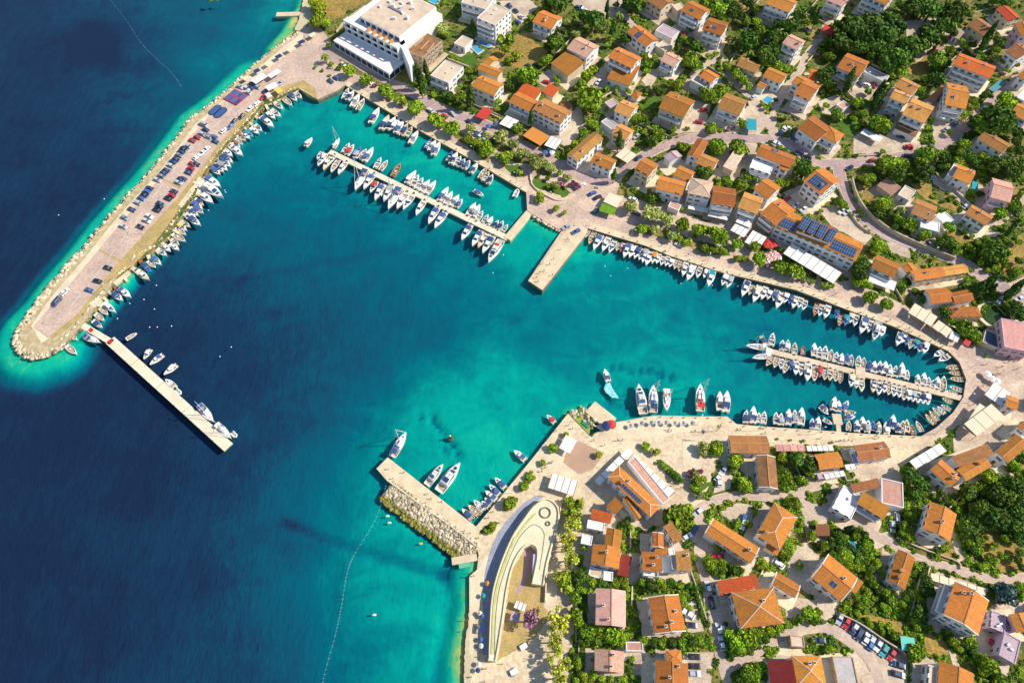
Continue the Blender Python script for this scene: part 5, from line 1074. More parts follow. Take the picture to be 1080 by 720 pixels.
boats(RB, A2, .75, .62, 40, [(538,402,'m','w',''),(517,412,'m','w','b'),(492,428,'o','w','',52),(456,447),(445,478,'m','w','',48),(425,488),(408,515,'c','w','b',66),(370,540),(355,552),(331,565,'m','t','t',44),(318,572),(300,582),(288,597),(278,612),(279,637,'c','w','',62),(262,622),(243,645),(232,660),(226,678,'m','w','b'),(207,695)])
boats(RB, B2, .8, .58, 46, [(241,72,'m','w','b'),(232,88),(218,102),(205,112),(190,122,'m','w','b'),(178,166,'c','w','b',76),(174,204,'y','w','w',108),(145,230,'c','w','',84),(120,252),(112,266,'m','w','b'),(115,284),(98,297,'m','w','b'),(88,313),(100,332,'m','w','b',60),(62,345),(48,358,'m','w','y'),(42,376,'o','w','',50),(36,402,'o','w','',60),(18,421),(16,441)])
boats(RB, B0, .75, .62, 44, [(701,325),(683,344),(660,380,'m','w','b'),(640,394,'o','w',''),(620,411,'m','b','b'),(604,441,'c','c','',60),(527,515,'c','w','b',58),(496,530,'m','w','b',52),(463,578,'y','w','w',60),(438,592),(420,617),(411,646)])
boats(RB, PT, .8, .6, 50, [(65,207,'o','w',''),(75,152,'o','w','',30),(158,160,'s','w','b',74,.9,.4)])
boats(RE, B4, -.45, .9, 44, [(477,385,'o','w','',30),(496,404,'o','c','',52),(519,422,'c','w','b',64),(545,408,'d','w','',28),(555,430,'c','w','',60),(582,440,'m','w','',54),(608,440,'o','w','',34),(625,443,'m','r','',40),(643,457,'c','w','b',58),(667,460,'c','w','',54),(688,466,'m','w','b'),(706,476,'m','w',''),(720,482,'c','w','',50)])
boats(RE, B5, -.35, .93, 42, [(8,448),(27,458),(46,462),(63,467,None,0,0,38),(80,470),(96,490,'c','w','',58),(118,486,'m','w','o'),(136,490),(155,499),(174,500),(191,508,None,0,0,36),(211,514),(230,522,'o','c','',44),(248,535,'c','w','',56),(273,550,'c','w','w',66),(308,548,None,0,0,46),(337,553,None,0,0,38),(358,572,'c','w','t',70),(416,579,None,0,0,50),(437,588,None,0,0,52),(503,617,'c','w','b',66),(528,622,None,0,0,42),(552,640,'c','w','c',70),(582,636,None,0,0,54),(605,642),(630,646),(648,667,'c','w','',68),(675,656),(695,662,'m','b','b',40),(712,674,'c','w','',50)])
boats(RE, C6, -.28, .96, 44, [(335,76),(353,86),(402,106,'o','o','',50),(422,108,'m','w','',48),(447,115,'c','w','',54),(490,124,'m','b','b',36),(505,151,'o','o','',46),(529,150,'m','b','t',46),(551,140,'m','w','c'),(569,150),(601,172,'c','w','b',70),(630,176,'m','w','',52),(655,198,'y','w','w',78),(682,196,None,0,0,44)])
boats(RE, C7, -.28, .96, 42, [(192,230,'c','w','b',54),(213,222),(226,236,'m','b','b'),(242,249),(265,250,'m','t','t',40),(283,263),(304,266)])
boats(RC, C7, -.75, .45, 44, [(359,291),(382,310,None,0,0,50)])
boats(RC, C7, -.97, .1, 52, [(415,349,'o','c','',50,-1,.1),(427,372,'o','c','',46,-1,-.05),(435,398,'o','c','',54,-1,-.1),(432,438,'o','w','',54,-.95,-.3),(416,456,'o','w','',50,-.95,-.25),(397,488,'o','c','',46,-.9,-.4),(391,518,'o','w','',46,-.85,-.5),(371,529,'m','w','',44,-.75,-.65),(352,534,'o','w','',46,-.72,-.7),(340,553,'o','c','',54,-.7,-.72),(324,567,'o','c','',56,-.72,-.7)])
boats(RP1, C6, .1, -1, 44, [(152,262,'s','w','w',88,-1,-.15),(184,238,'o','c','b',46,.5,.86),(217,232,'m','w','',54),(260,256),(283,256),(312,270),(348,278,'o','r','',36),(395,275,'c','w','',54),(417,286),(440,288,'m','w','',58),(465,298,'o','w',''),(488,306),(510,312),(532,314,'m','b','b'),(550,318),(582,322),(603,328),(626,342,'o','b','b'),(648,347),(672,348),(696,350,'c','w','',50),(713,362)])
boats(RP1, C7, .08, -1, 42, [(88,347),(111,349),(133,351,'c','w','',50),(155,363),(178,366),(205,361,'c','w','w',60),(227,380),(272,400),(297,398,'c','w','',52),(318,409),(336,419,'m','w','',34),(355,414,'c','w','',50),(379,417,'o','w','',60)])
boats(RP2, C6, -.05, 1, 44, [(172,304,'s','w','w',76,-1,.15),(208,322,'o','c','',50,-.6,.8),(233,328,'o','w','',44,-.3,.95),(256,334,'m','w',''),(275,346,'o','w','',56,-.3,.95),(297,340,'m','b','b',40),(317,351,'c','w','',58),(340,358,'m','w',''),(367,370,'c','w','',74),(395,376,'o','w','',62),(418,368,'m','r','r',46),(440,379,'o','w',''),(462,380,'m','c',''),(485,385,'o','w',''),(505,393,'o','k','',46),(552,403,'m','w','c',54),(573,412),(595,426),(644,429),(668,437,'m','w','',56),(691,432,'c','w','',46)])
boats(RP2, C7, -.05, 1, 44, [(12,416),(34,424),(84,429),(108,436,'m','w','',54),(131,433,'m','w','n'),(150,440),(172,447),(193,452),(214,460,'o','w','',54),(235,465),(253,470),(273,475),(294,480),(313,482)])
boats(RS, C6, .03, -1, 46, [(107,557,'m','w','b',54),(137,550,'c','w','b',70),(161,561),(183,561),(234,563,None,0,0,50),(256,567),(286,559,'c','w','b',66),(313,557,None,0,0,56),(340,556,'c','w','',72),(387,586,None,0,0,44),(411,584),(452,577,'m','w','',44,.85,.5),(437,530,'m','w','',48,.72,.68),(440,520,'m','w','b',36,.72,.68),(478,502,'c','w','w',56,.1,-1),(499,513,'c','w','b',46,.05,-1),(527,511,'m','w','b',46,.4,-.9),(548,540,'o','w','',46,1,-.1),(545,558,'m','w','b',46,.98,-.15),(541,594,'o','w','',40),(577,595),(600,585,'c','w','',54),(621,598),(644,596,'m','b','b'),(667,600),(701,606),(718,582,'m','b','b',50)])
boats(RS, C7, .03, -1, 46, [(15,596),(39,584,'c','w','',54),(60,597),(83,595,'m','b','b',42),(107,600),(139,605,'o','w','',52),(167,580,'c','w','b',60),(189,603),(208,600,'o','w','',52),(225,596,'m','c','',54),(251,613,'o','o','',46,-.25,-.97),(278,597,'o','w','',50,-.5,-.86)])
boats(RD, S1, -.72, -.7, 50, [(590,437,'m','w','b',62),(566,466,'m','w','b',62),(551,489,'c','w','b',60),(540,512,'o','w','b',40),(527,526,'m','w','b',40),(500,531,'m','w','',60),(479,551,'o','c','',62),(452,567,'o','w','b',62)])
G = boat
def one(tcv, x, y, dx, dy, k, hc, cc, L, label):
    (px, py), = tcv(x, y); sc = tcv(1, 0)[0][0] - tcv(0, 0)[0][0]; return boat(px, py, dx, dy, k, hc, cc, L * sc, label=label)
one(A2, 583, 600, .6, -.8, 'c', 'w', 'w', 46, 'white cabin cruiser alone between the breakwater and the northern pontoon')
one(PT, 332, 145, .85, -.5, 'o', 'w', '', 54, 'slim white open boat moored highest beside the detached pontoon')
one(PT, 403, 225, -.6, .8, 'm', 'w', 'w', 54, 'white boxy motorboat moored off the detached pontoon')
one(PT, 445, 250, -.8, .6, 'c', 'w', 'b', 74, 'white cruiser with blue canopy moored off the detached pontoon')
one(PT, 507, 295, -.8, .6, 'c', 'w', 'w', 74, 'white cruiser with white canopy moored off the detached pontoon')
one(PT, 507, 357, -.75, -.65, 'm', 'w', '', 58, 'white motorboat lying alongside the middle of the detached pontoon')
one(PT, 541, 393, .75, .65, 'd', 'w', '', 34, 'small white dinghy tied behind the motorboat at the detached pontoon')
one(PT, 667, 490, .65, .76, 's', 'w', 'b', 98, 'sailing yacht with blue canvas alongside the outer detached pontoon')
one(PT, 745, 570, .72, .7, 's', 'w', 'w', 92, 'sailing yacht with white canvas at the outer pontoon end')
one(PT, 791, 584, .7, .7, 'd', 'w', '', 32, 'white dinghy astern of the outermost yacht')
one(S1, 164, 275, .5, -.86, 's', 'w', 'b', 118, 'sailing yacht with blue bimini at the tip of the southern pier')
one(S1, 315, 402, .62, -.78, 'y', 'w', 'b', 112, 'smaller white motor yacht moored at the middle of the southern pier')
one(S1, 376, 414, .6, -.8, 'y', 'w', 'n', 150, 'larger white motor yacht with dark pads on the southern pier')
one(S1, 673, 320, -.75, -.65, 'c', 'w', 'b', 66, 'lone white cruiser near the outer wall of the plaza')
one(S3, 319, 63, -.3, -.95, 'c', 'w', 'b', 56, 'white cruiser with blue canopy under way, leaving a bright wake')
one(S3, 84, 246, -.72, -.7, 'm', 'w', 'r', 50, 'white motorboat with red canopy beside the plaza corner')
one(S3, 463, 165, -.18, -1, 'y', 'w', 'b', 128, 'large white motor yacht, leftmost of three at the south promenade')
one(S3, 515, 163, 0, -1, 's', 'w', 'b', 116, 'white sailing yacht with blue canvas in the middle of three')
one(S3, 572, 168, 0, 1, 's', 'w', 'w', 96, 'white sailing yacht with pale canvas, rightmost of three')
one(S3, 713, 158, 0, -1, 's', 'w', 'r', 116, 'sailing yacht with red canvas alone on the south promenade')
one(C6, -4, 492, 0, -1, 'c', 'w', '', 82, 'slim white cruiser left of the larger one by the promenade step')
one(C6, 24, 494, .08, -1, 'c', 'w', 'b', 92, 'white cruiser with blue canopy right beside the promenade step')
# wake behind the moving boat: foam lying on the water
wk = MB(); M_FOAM = mat('foam', (.50, .80, .82), .7, var=.5, scale=.9, col2=(.10, .55, .62))
wl_ = [S3(*c)[0] for c in ((324,92),(322,108),(328,124),(338,136),(352,150),(368,158))]; wakew = [3, 8, 8, 7, 5.5, 1.5]
Pl = [at(x - w / 2 * .9, y + w * .25, .03) for (x, y), w in zip(wl_, wakew)]; Pr = [at(x + w / 2 * .9, y - w * .25, .03) for (x, y), w in zip(wl_, wakew)]
for i in range(5): wk.poly([Pl[i], Pl[i + 1], Pr[i + 1], Pr[i]])
o = wk.build('wake_foam', M_FOAM); o['kind'] = 'stuff'; o['label'] = 'curling pale turquoise wake behind the moving cruiser'
# mooring buoys
def buoy(x, y, r, cname, m_, label=None):
    p = at(x, y, 0); b = MB(); pr = None
    bmq = bmesh.new(); bmesh.ops.create_uvsphere(bmq, u_segments=8, v_segments=6, radius=r); me_ = bpy.data.meshes.new('buoy'); bmq.to_mesh(bmq and me_); bmq.free(); me_.materials.append(m_)
    o = put('mooring_buoy', me_, None, (p.x, p.y, .12)); o['category'] = 'buoy'
    if label: o['label'] = label
    else: in_row(('from the left among the mooring buoys', 'mooring buoys in the harbour'), o, cname + ' round mooring buoy', x)
    return o
for x, y in ((143,270),(124,336),(137,320),(152,316),(158,345),(166,345),(165,301),(181,344),(232,376),(244,366),(220,222),(237,201),(238,203),(283,134),(280,141),(163,326),(62,227),(110,210),(520,288),(531,269),(638,281),(662,283),(644,291),(693,283),(718,299),(751,301),(778,302)): buoy(x, y, .26, 'white', M_GEL)
bc = empty('beacon_buoy', at(475.5, 462.5, 0), 0, 'dark navigation buoy standing in the turquoise anchorage', 'buoy')
b = MB(); b.tube((0,0,-.4),(0,0,.7),1.1,1.0,12); b.build('float', mat('weedy_float', (.12,.12,.05), .8), bc); b = MB(); b.tube((0,0,.7),(0,0,2.6),.45,.2,8); b.build('tower', mat('dark_steel', (.06,.06,.05), .6), bc); b = MB(); b.tube((0,0,2.6),(0,0,3.1),.3,.3,8); b.build('lantern', M_GEL, bc)
def buoy_rope(label, pts, n):
    L = [at(x, y, .05) for x, y in smooth_line(pts, 6)]; b = MB()
    for p, q in zip(L[:-1], L[1:]): b.tube(p, q, .012, n=3)
    tot = len(L) - 1
    for i in range(n):
        t = i / (n - 1) * tot; k = min(int(t), tot - 1); p = L[k].lerp(L[k + 1], t - k); b.tube(p + Vector((-.3, 0, .02)), p + Vector((.3, 0, .02)), .055, n=5)
    o = b.build('buoy_rope', M_ROPE); tag(o, label, 'buoy rope')
buoy_rope('white dotted swim-zone rope running down past the southern beach', [(407,512),(396,548),(374,584),(366,605),(360,640),(354,668),(342,712),(338,735)], 55)
buoy_rope('white dotted swim-zone rope in the open water at the upper left', [(113,-4),(132,20),(150,47),(165,62),(180,76),(191,91)], 40)
# swimming raft bits off the beach
for x, y, c in ((444,573,'y'),(409,544,'w'),(411,551,'w'),(395,648,'w')):
    p = at(x, y, 0); b = MB(); b.box(-.6, .6, -.3, .3, -.1, .2); b.box(-.35, .35, -.2, .2, .2, .36); o = b.build('swim_float', CLOTH[c], loc=(p.x, p.y, 0)); o['category'] = 'float'
    in_row(('from the left off the southern beach', 'swim floats off the beach'), o, f'{CNAME[c]} swim float', x)
# ------------------------------------------------------------------ trees
def leafmat(name, c, isl=.6, rnd=.34, hue=.016):
    m = mat(name, c, .75, rnd=rnd, island=isl, hue=hue, spec=.2); return m
LEAF = {'R': leafmat('leaf_bright_green', (.22, .33, .017)), 'D': leafmat('leaf_dark_green', (.085, .155, .015)), 'L': leafmat('leaf_yellow_green', (.25, .33, .02)),
        'O': leafmat('leaf_olive_grey', (.34, .37, .09)), 'C': leafmat('leaf_cypress', (.08, .16, .02)), 'P': leafmat('leaf_palm', (.20, .28, .03)), 'V': leafmat('leaf_purple', (.30, .14, .22)), 'S': leafmat('leaf_spruce_blue', (.085, .15, .125)), 'F': leafmat('blossom_pink', (.42, .17, .22)), 'T': leafmat('leaf_tamarisk', (.46, .50, .05))}
M_BARK = mat('bark', (.16, .11, .07), .95, var=.3, scale=2.0)
def leaf_cloud(seed, kind):
    """leaves spread through a crown of radius 1 standing on z=0..; returns vertices and quads"""
    r = np.random.default_rng(seed); V = []
    spec = dict(R=(10, 1050, .145, .86), D=(13, 1500, .13, .95), L=(11, 850, .135, .8), O=(8, 900, .14, .85), C=(1, 620, .17, 3.0), B=(5, 300, .26, .75), P=(0, 0, 0, 0), S=(9, 520, .15, 1.0), T=(15, 430, .12, .7))[kind]
    nl, n, s, zs = spec
    if kind == 'P':
        for i in range(22):
            a = i * 2.4 + r.random(); up = .2 + .7 * r.random(); L_ = .9 + .2 * r.random(); w = .11
            pr = None
            for k in range(5):
                t = k / 4; d = L_ * t; z = 1.9 + up * t - 1.15 * t * t; c = np.array([math.cos(a) * d, math.sin(a) * d, z]); sd = np.array([-math.sin(a), math.cos(a), 0]) * w * (1 - .75 * abs(t - .4)); 
                q = (c - sd, c + sd)
                if pr is not None: V += [pr[0], pr[1], q[1], q[0]]
                pr = q
        return np.array(V)
    lob = []
    for i in range(nl):
        if kind == 'C': lob.append((np.array([0, 0, 1.6]), np.array([.42, .42, 1.6]))); break
        a = r.random() * 6.28; d = math.sqrt(r.random()) * .66; z = (.62 + .5 * (1 - d) * r.random()) * zs; q = .36 + .22 * r.random()
        if kind == 'T': q = .26 + .18 * r.random(); d = math.sqrt(r.random()) * .8
        lob.append((np.array([math.cos(a) * d, math.sin(a) * d, z + .15]), np.array([q, q, q * (.78 if kind in 'DT' else .85)])))
    if kind != 'C' and kind != 'T': lob.append((np.array([0, 0, .75 * zs + .1]), np.array([.6, .6, .5 * zs])))
    wts = np.array([l[1][0] ** 2 for l in lob]); wts /= wts.sum(); unit = lambda a: a / np.linalg.norm(a, axis=1, keepdims=True)
    k = r.choice(len(lob), n, p=wts); c = np.array([l[0] for l in lob])[k]; q = np.array([l[1] for l in lob])[k]
    d = unit(r.normal(size=(n, 3))); d[:, 2] = np.where(d[:, 2] < -.35, -.6 * d[:, 2], d[:, 2])
    p = c + d * q * (.80 + .28 * r.random((n, 1)))
    if kind == 'C': p[:, :2] *= 1.15 * (1 - .75 * np.clip(p[:, 2:] / 3.2, 0, None) ** 1.4)
    nrm = unit(d + .55 * r.normal(size=(n, 3))); t1 = unit(np.cross(nrm, r.normal(size=(n, 3)))); t2 = np.cross(nrm, t1)
    ss = s * (.6 + .8 * r.random((n, 1))); e = ss * (.6 + .5 * r.random((n, 1)))
    return np.stack([p - t1 * ss - t2 * e * .5, p + t1 * ss * .3 - t2 * e, p + t1 * ss + t2 * e * .4, p - t1 * ss * .4 + t2 * e], 1).reshape(-1, 3)
CROWN, TRUNK = {}, {}
def crown_mesh(kind, mk, i):
    k = (kind, mk, i)
    if k not in CROWN:
        V = leaf_cloud(100 + i * 17 + ord(kind), kind); CROWN[k] = big_mesh('crown', V, np.arange(len(V)).reshape(-1, 4), [LEAF[mk]])
    return CROWN[k]
def trunk_mesh(kind, i):
    k = (kind, i)
    if k not in TRUNK:
        b = MB(); r = random.Random(i)
        if kind == 'P': b.tube((0, 0, -.6), (.05, 0, 1.95), .1, .07, 7)
        elif kind == 'C': b.tube((0, 0, -.4), (0, 0, 1.4), .09, .04, 6)
        else:
            b.tube((0, 0, -.9), (.03, .02, .45), .12, .075, 7)
            for j in range(4):
                a = j * 1.57 + r.random(); b.tube((.03, .02, .35), (.4 * math.cos(a), .4 * math.sin(a), .75 + .2 * r.random()), .06, .02, 5)
        TRUNK[k] = b.mesh('trunk', M_BARK)
    return TRUNK[k]
TNAME = {'R': ('round_tree', 'bright green round tree', 'tree'), 'D': ('pine_tree', 'dark green dense tree', 'tree'), 'L': ('leafy_tree', 'yellow-green airy tree', 'tree'), 'O': ('olive_tree', 'grey-green olive tree', 'tree'), 'C': ('cypress_tree', 'slim dark cypress', 'tree'), 'B': ('shrub', 'low green shrub', 'shrub'), 'P': ('palm_tree', 'small palm', 'tree'), 'V': ('purple_tree', 'purple-leaved tree', 'tree'), 'S': ('spruce_tree', 'blue-green spruce', 'tree'), 'F': ('flowering_shrub', 'pink flowering shrub', 'shrub'), 'T': ('tamarisk_tree', 'feathery yellow-green tamarisk', 'tree')}
trs = random.Random(5); TREES = []; TREE_N = {}
def tree(px, py, rpx, code):
    """px,py: middle of the crown in the photograph, rpx its radius there in pixels"""
    kind = {'V': 'T', 'F': 'B'}.get(code, code); nm, look, cat = TNAME[code]
    p0 = ground(px, py, 2.0); e = at(px + rpx, py, p0.z); r = max(.5, (e - at(px, py, p0.z)).length)
    if kind == 'C': r *= 1.9
    up = {'C': 1.5, 'B': .5, 'P': 1.9, 'T': .7}.get(kind, .75) * r
    if kind == 'P': r *= 1.1
    trunk_h = {'B': .1, 'C': .0, 'P': 0, 'D': .25 * r + .6, 'T': 4.0}.get(kind, .15 * r + .5)
    p = ground(px, py, up + trunk_h); g = hgt(p.x, p.y)
    o = empty(nm, (p.x, p.y, g), trs.random() * 6.28, None, cat); i = trs.randrange(4)
    c = put('crown', crown_mesh(kind, code if code in LEAF else 'R', i), o, (0, 0, trunk_h)); sx = r * trs.uniform(.95, 1.08); c.scale = (sx, r * trs.uniform(.92, 1.08), r * trs.uniform(.9, 1.1)); 
    t = put('trunk', trunk_mesh(kind, i), o, (0, 0, trunk_h)); t.scale = c.scale
    if kind in 'RDLOT': t.scale = (r, r, max(r, trunk_h * 1.2))
    TREES.append((px, py, rpx, look, o)); return o
WANT = []
def trees(tcv, s_):
    """'x,y,r,code x,y,r,code ...' in crop pixels"""
    k = tcv(1, 0)[0][0] - tcv(0, 0)[0][0]
    for w in s_.split():
        x, y, r, c = w.split(','); (px, py), = tcv(float(x), float(y))
        if -30 < px < 1110 and -30 < py < 750: WANT.append((px, py, float(r) * k, c))
trees(A3, "120,300,28,R 185,338,30,R 258,380,32,R 322,420,25,L 345,432,18,L 395,458,37,R 480,505,34,R 550,540,36,R 500,530,15,R 610,580,24,L 640,602,22,L 695,625,35,R 630,540,26,O 695,570,15,O 12,240,16,P 40,270,12,B 75,285,14,B 105,285,12,B 222,362,12,F 290,410,16,B 400,310,15,C 415,340,17,C 428,365,17,C 437,300,14,C 445,330,14,C 420,385,14,C 500,125,30,O 520,145,18,L 635,120,12,C 582,408,26,R 545,408,22,D 520,400,18,D 625,420,20,C 600,330,18,R 625,300,20,R 635,330,18,D 550,240,14,B 470,380,12,B 380,355,14,B 570,440,18,D 540,440,14,B 615,450,14,D 550,75,10,B 575,65,10,B 470,205,12,L 455,240,20,L 485,225,16,L 8,20,16,L 5,92,30,L 30,195,14,D 45,165,10,D 580,370,14,B 470,400,14,R 605,370,12,B")
trees(A2, "612,15,30,L 622,45,30,L 620,82,36,L 605,100,20,L 650,240,18,P 680,270,12,P 710,287,12,B 610,285,8,B 640,300,8,B 670,320,8,B 165,2,10,L 195,0,8,L")
trees(A4, "118,575,34,O 160,610,26,O 205,645,32,O 58,630,30,R 140,660,26,L 185,545,25,R 490,415,60,R 475,450,35,R 500,90,46,D 468,75,30,D 355,10,50,D 320,20,32,D 350,185,42,D 320,195,25,D 430,148,22,O 230,320,46,R 200,330,26,R 305,255,25,R 285,265,18,R 170,125,14,R 150,170,25,B 110,165,22,B 130,210,24,L 180,230,22,L 150,250,18,L 480,320,30,R 450,350,22,R 505,290,20,R 430,365,16,R 355,350,16,R 345,330,12,R 560,40,11,C 562,70,9,C 560,95,20,P 610,65,20,P 650,30,28,D 690,20,22,R 600,20,16,D 585,130,16,C 575,165,14,R 565,190,14,R 610,605,16,C 610,580,12,C 500,520,24,R 520,540,16,R 460,560,20,R 480,500,18,O 430,610,20,R 400,640,18,R 380,660,14,B 640,165,26,D 600,380,14,B 560,375,14,B 650,385,14,R 575,350,12,D 690,500,22,R 660,520,14,R 720,240,20,R 150,360,22,D 100,430,16,R 90,450,12,R 50,425,12,B 290,410,14,R 265,690,36,O 240,660,12,B 320,700,24,O 255,130,12,B 240,75,14,R 270,55,14,R 390,95,18,O 560,460,12,B 630,480,14,B 350,130,16,D 375,140,18,D 520,590,14,B 240,510,14,C 15,590,14,R 20,610,18,R 100,460,14,R 640,360,10,B")
trees(A5, "30,30,36,D 10,15,28,D 60,15,18,R 350,25,40,R 400,50,44,R 460,60,40,D 500,85,26,L 440,20,26,D 300,195,30,D 315,215,18,R 220,185,14,C 215,200,12,C 245,160,16,R 255,180,14,D 270,255,36,R 300,275,28,R 240,270,18,L 285,230,20,D 220,360,25,L 190,350,18,R 240,345,14,L 95,268,22,R 90,300,16,R 120,240,14,R 130,378,18,D 95,375,14,D 160,385,14,D 520,175,44,D 500,200,30,D 545,150,28,D 560,125,26,R 600,230,38,D 585,250,26,R 445,170,24,O 640,160,35,D 625,130,22,D 650,210,30,R 350,400,38,R 390,388,30,R 330,385,20,D 420,380,16,R 470,310,26,L 490,325,20,R 420,275,20,R 400,290,14,L 500,345,22,R 440,290,16,R 520,355,16,P 515,375,14,R 362,540,24,L 385,545,14,L 490,522,20,R 480,505,14,R 430,545,12,F 450,540,10,F 140,562,30,R 110,560,18,D 110,597,24,D 205,548,16,R 240,620,22,R 225,610,14,R 185,585,10,B 390,610,34,R 380,640,20,D 475,625,40,L 500,640,22,L 455,640,18,L 610,600,10,B 60,450,14,R 75,500,18,R 90,520,14,D 30,510,20,R 45,490,14,R 85,425,12,B 700,120,25,D 690,150,22,D 690,290,18,L 660,285,14,L 350,240,16,R 380,230,14,R 400,245,10,B 690,90,16,D 530,250,20,D 575,270,16,R 575,440,10,R 590,455,12,R 260,545,10,B 640,100,18,D 270,130,14,D 115,610,14,R 20,350,16,R 650,490,14,O 680,495,14,O 520,10,30,D 545,40,26,D 550,90,20,R")
trees(A6, "30,240,40,D 65,195,26,D 130,110,40,D 170,70,28,D 105,150,22,D 10,120,14,R 240,90,14,C 232,60,14,C 300,60,15,R 290,180,24,D 400,120,60,D 470,95,50,D 530,140,55,D 450,150,50,D 350,180,46,D 420,195,44,D 570,118,45,D 560,78,40,D 640,40,45,D 700,40,45,D 590,250,52,D 650,210,46,D 550,275,40,D 690,190,36,D 610,30,30,D 700,140,25,D 280,320,36,D 300,300,26,D 290,350,24,D 310,360,20,D 300,240,22,R 380,350,18,C 385,330,16,C 370,375,14,C 420,438,28,R 440,430,18,D 330,480,24,R 320,500,18,D 285,447,16,R 400,500,16,R 420,480,20,D 450,480,22,R 345,395,16,D 375,410,12,D 500,520,36,R 520,545,25,R 480,540,20,D 535,500,18,D 512,400,15,C 505,425,14,C 470,380,16,P 390,375,12,P 285,235,18,R 230,475,12,R 350,490,18,R 90,280,26,R 120,290,20,L 60,285,18,R 95,490,14,O 120,495,14,O 235,560,10,B 240,620,14,R 280,630,12,R 220,610,12,R 340,110,26,D 360,150,30,D 500,190,40,D 480,240,26,D 540,200,32,D 600,300,26,R 560,320,18,R 520,640,14,R 350,340,16,R 420,325,14,B 415,540,12,B 445,560,12,B")
trees(A7, "400,60,50,D 330,40,50,D 270,30,44,D 450,30,32,D 480,60,20,D 330,150,54,D 250,200,50,D 160,250,50,D 200,225,36,D 360,255,40,R 385,270,24,D 410,210,20,R 345,290,20,D 355,335,32,D 300,330,18,R 562,165,18,C 550,190,16,C 575,140,14,C 610,250,22,O 630,260,16,O 590,245,14,O 640,430,44,R 660,460,30,D 600,505,62,D 560,530,50,R 520,525,40,D 640,530,42,D 620,470,36,R 580,480,30,D 690,565,30,D 510,430,20,R 520,450,16,R 490,490,16,P 465,500,12,P 565,405,20,D 545,410,14,D 120,525,40,R 100,540,24,D 110,385,18,C 118,400,16,C 100,420,16,C 90,440,14,C 285,400,20,D 290,380,16,R 300,650,38,R 320,635,24,D 280,685,24,R 335,660,18,L 150,695,44,R 200,695,30,R 470,195,16,R 500,190,18,D 530,220,20,D 420,140,20,D 620,180,24,D 600,210,18,R 640,10,30,D 600,5,24,D 680,270,18,O 690,230,14,R 650,300,14,R 440,110,16,D 380,120,40,D 450,170,16,R 715,120,20,D 500,160,14,R 560,300,12,B 710,320,12,D 470,610,26,R 490,660,28,D 540,660,22,R 570,690,24,D 450,640,18,R 690,600,24,D 700,640,26,D 410,560,16,L 320,540,14,R 330,500,12,R 60,390,14,D 30,440,18,R 15,480,16,R 60,440,14,R 40,520,16,D")
trees(B7, "140,100,44,R 180,130,40,D 200,95,26,R 160,140,26,D 290,80,32,L 320,60,28,R 300,130,40,D 270,140,26,D 310,160,22,D 55,155,25,R 60,180,16,L 120,270,34,R 110,300,25,D 140,245,24,R 95,275,20,D 155,300,18,D 205,295,22,O 230,350,34,R 195,325,24,R 175,355,18,D 255,365,18,R 300,390,26,R 285,405,18,D 320,380,16,R 405,360,24,R 395,350,16,D 390,425,36,D 370,410,22,R 430,440,24,R 440,460,18,R 415,460,16,D 620,300,28,R 610,320,18,D 685,268,28,R 665,285,16,D 595,465,50,D 620,490,30,R 570,490,28,D 640,470,26,R 680,350,12,C 665,370,12,C 650,385,12,C 380,75,28,D 395,100,22,R 365,100,18,D 440,80,24,R 470,60,24,D 520,90,22,D 540,100,20,R 565,90,20,R 480,100,14,L 520,420,16,R 490,440,18,R 505,455,14,R 600,100,40,D 670,120,40,D 640,90,30,D 700,100,30,D 560,75,24,R 500,245,10,R 535,220,16,D 510,215,14,R 575,590,18,C 565,600,16,C 555,610,14,C 690,610,18,C 675,630,18,C 660,645,16,C 545,600,18,R 520,620,16,D 105,440,28,R 90,460,20,L 120,430,18,R 30,520,34,D 15,560,24,D 35,490,20,R 70,660,28,R 140,685,26,R 210,600,20,R 230,590,16,D 215,580,14,R 540,510,16,R 500,480,14,D 600,530,18,R 640,520,16,L 570,540,14,R 670,560,18,D 690,540,16,R 620,550,14,L 700,500,20,D 560,405,14,R 470,375,14,D 500,395,12,R 450,350,10,B 590,250,10,R 700,230,14,D 600,430,20,D 560,440,18,R 710,330,14,R 690,420,18,R 240,230,10,R 410,240,12,B 380,250,10,B 40,310,12,B 20,290,12,B 480,580,14,R 490,540,12,R 340,490,12,R 290,640,20,D 580,660,14,D 650,690,18,D")
trees(C7, "290,65,20,D 300,45,14,D 390,120,30,D 405,140,22,R 380,100,18,R 425,120,16,D 410,155,24,R 470,185,38,R 500,200,24,D 450,175,20,D 510,215,28,R 525,240,20,R 490,230,16,D 700,130,34,D 685,90,24,D 660,75,18,R 715,110,20,D 520,40,14,C 540,75,12,D 260,25,12,R 225,5,12,R 205,15,14,D 640,60,14,D 575,5,14,C 585,20,12,C 650,40,16,C 670,30,16,C 560,300,8,R 530,10,16,C 550,20,14,R 660,100,14,R")
trees(B5, "25,272,28,O 105,300,38,O 172,328,34,O 245,352,34,R 310,365,32,L 395,392,46,R 345,378,22,R 65,365,22,R 85,362,16,R 128,370,22,O 192,393,26,O 228,405,14,L 258,420,20,L 245,430,12,L 335,447,20,R 370,455,20,R 412,460,20,R 350,465,14,D 470,428,26,R 455,440,14,L 545,440,26,L 560,497,33,R 650,525,35,R 705,545,32,R 470,490,16,L 500,490,14,R 330,130,36,D 310,140,22,D 350,115,22,R 115,225,24,R 105,255,20,D 135,245,14,D 150,255,12,D 200,185,18,L 390,30,34,R 475,25,38,L 425,165,26,R 395,180,18,R 480,180,30,R 460,185,18,L 500,170,18,P 515,145,22,R 550,150,16,P 240,280,12,R 650,175,24,R 690,165,18,D 600,390,8,R 655,455,10,R 180,370,10,L 290,400,10,B")
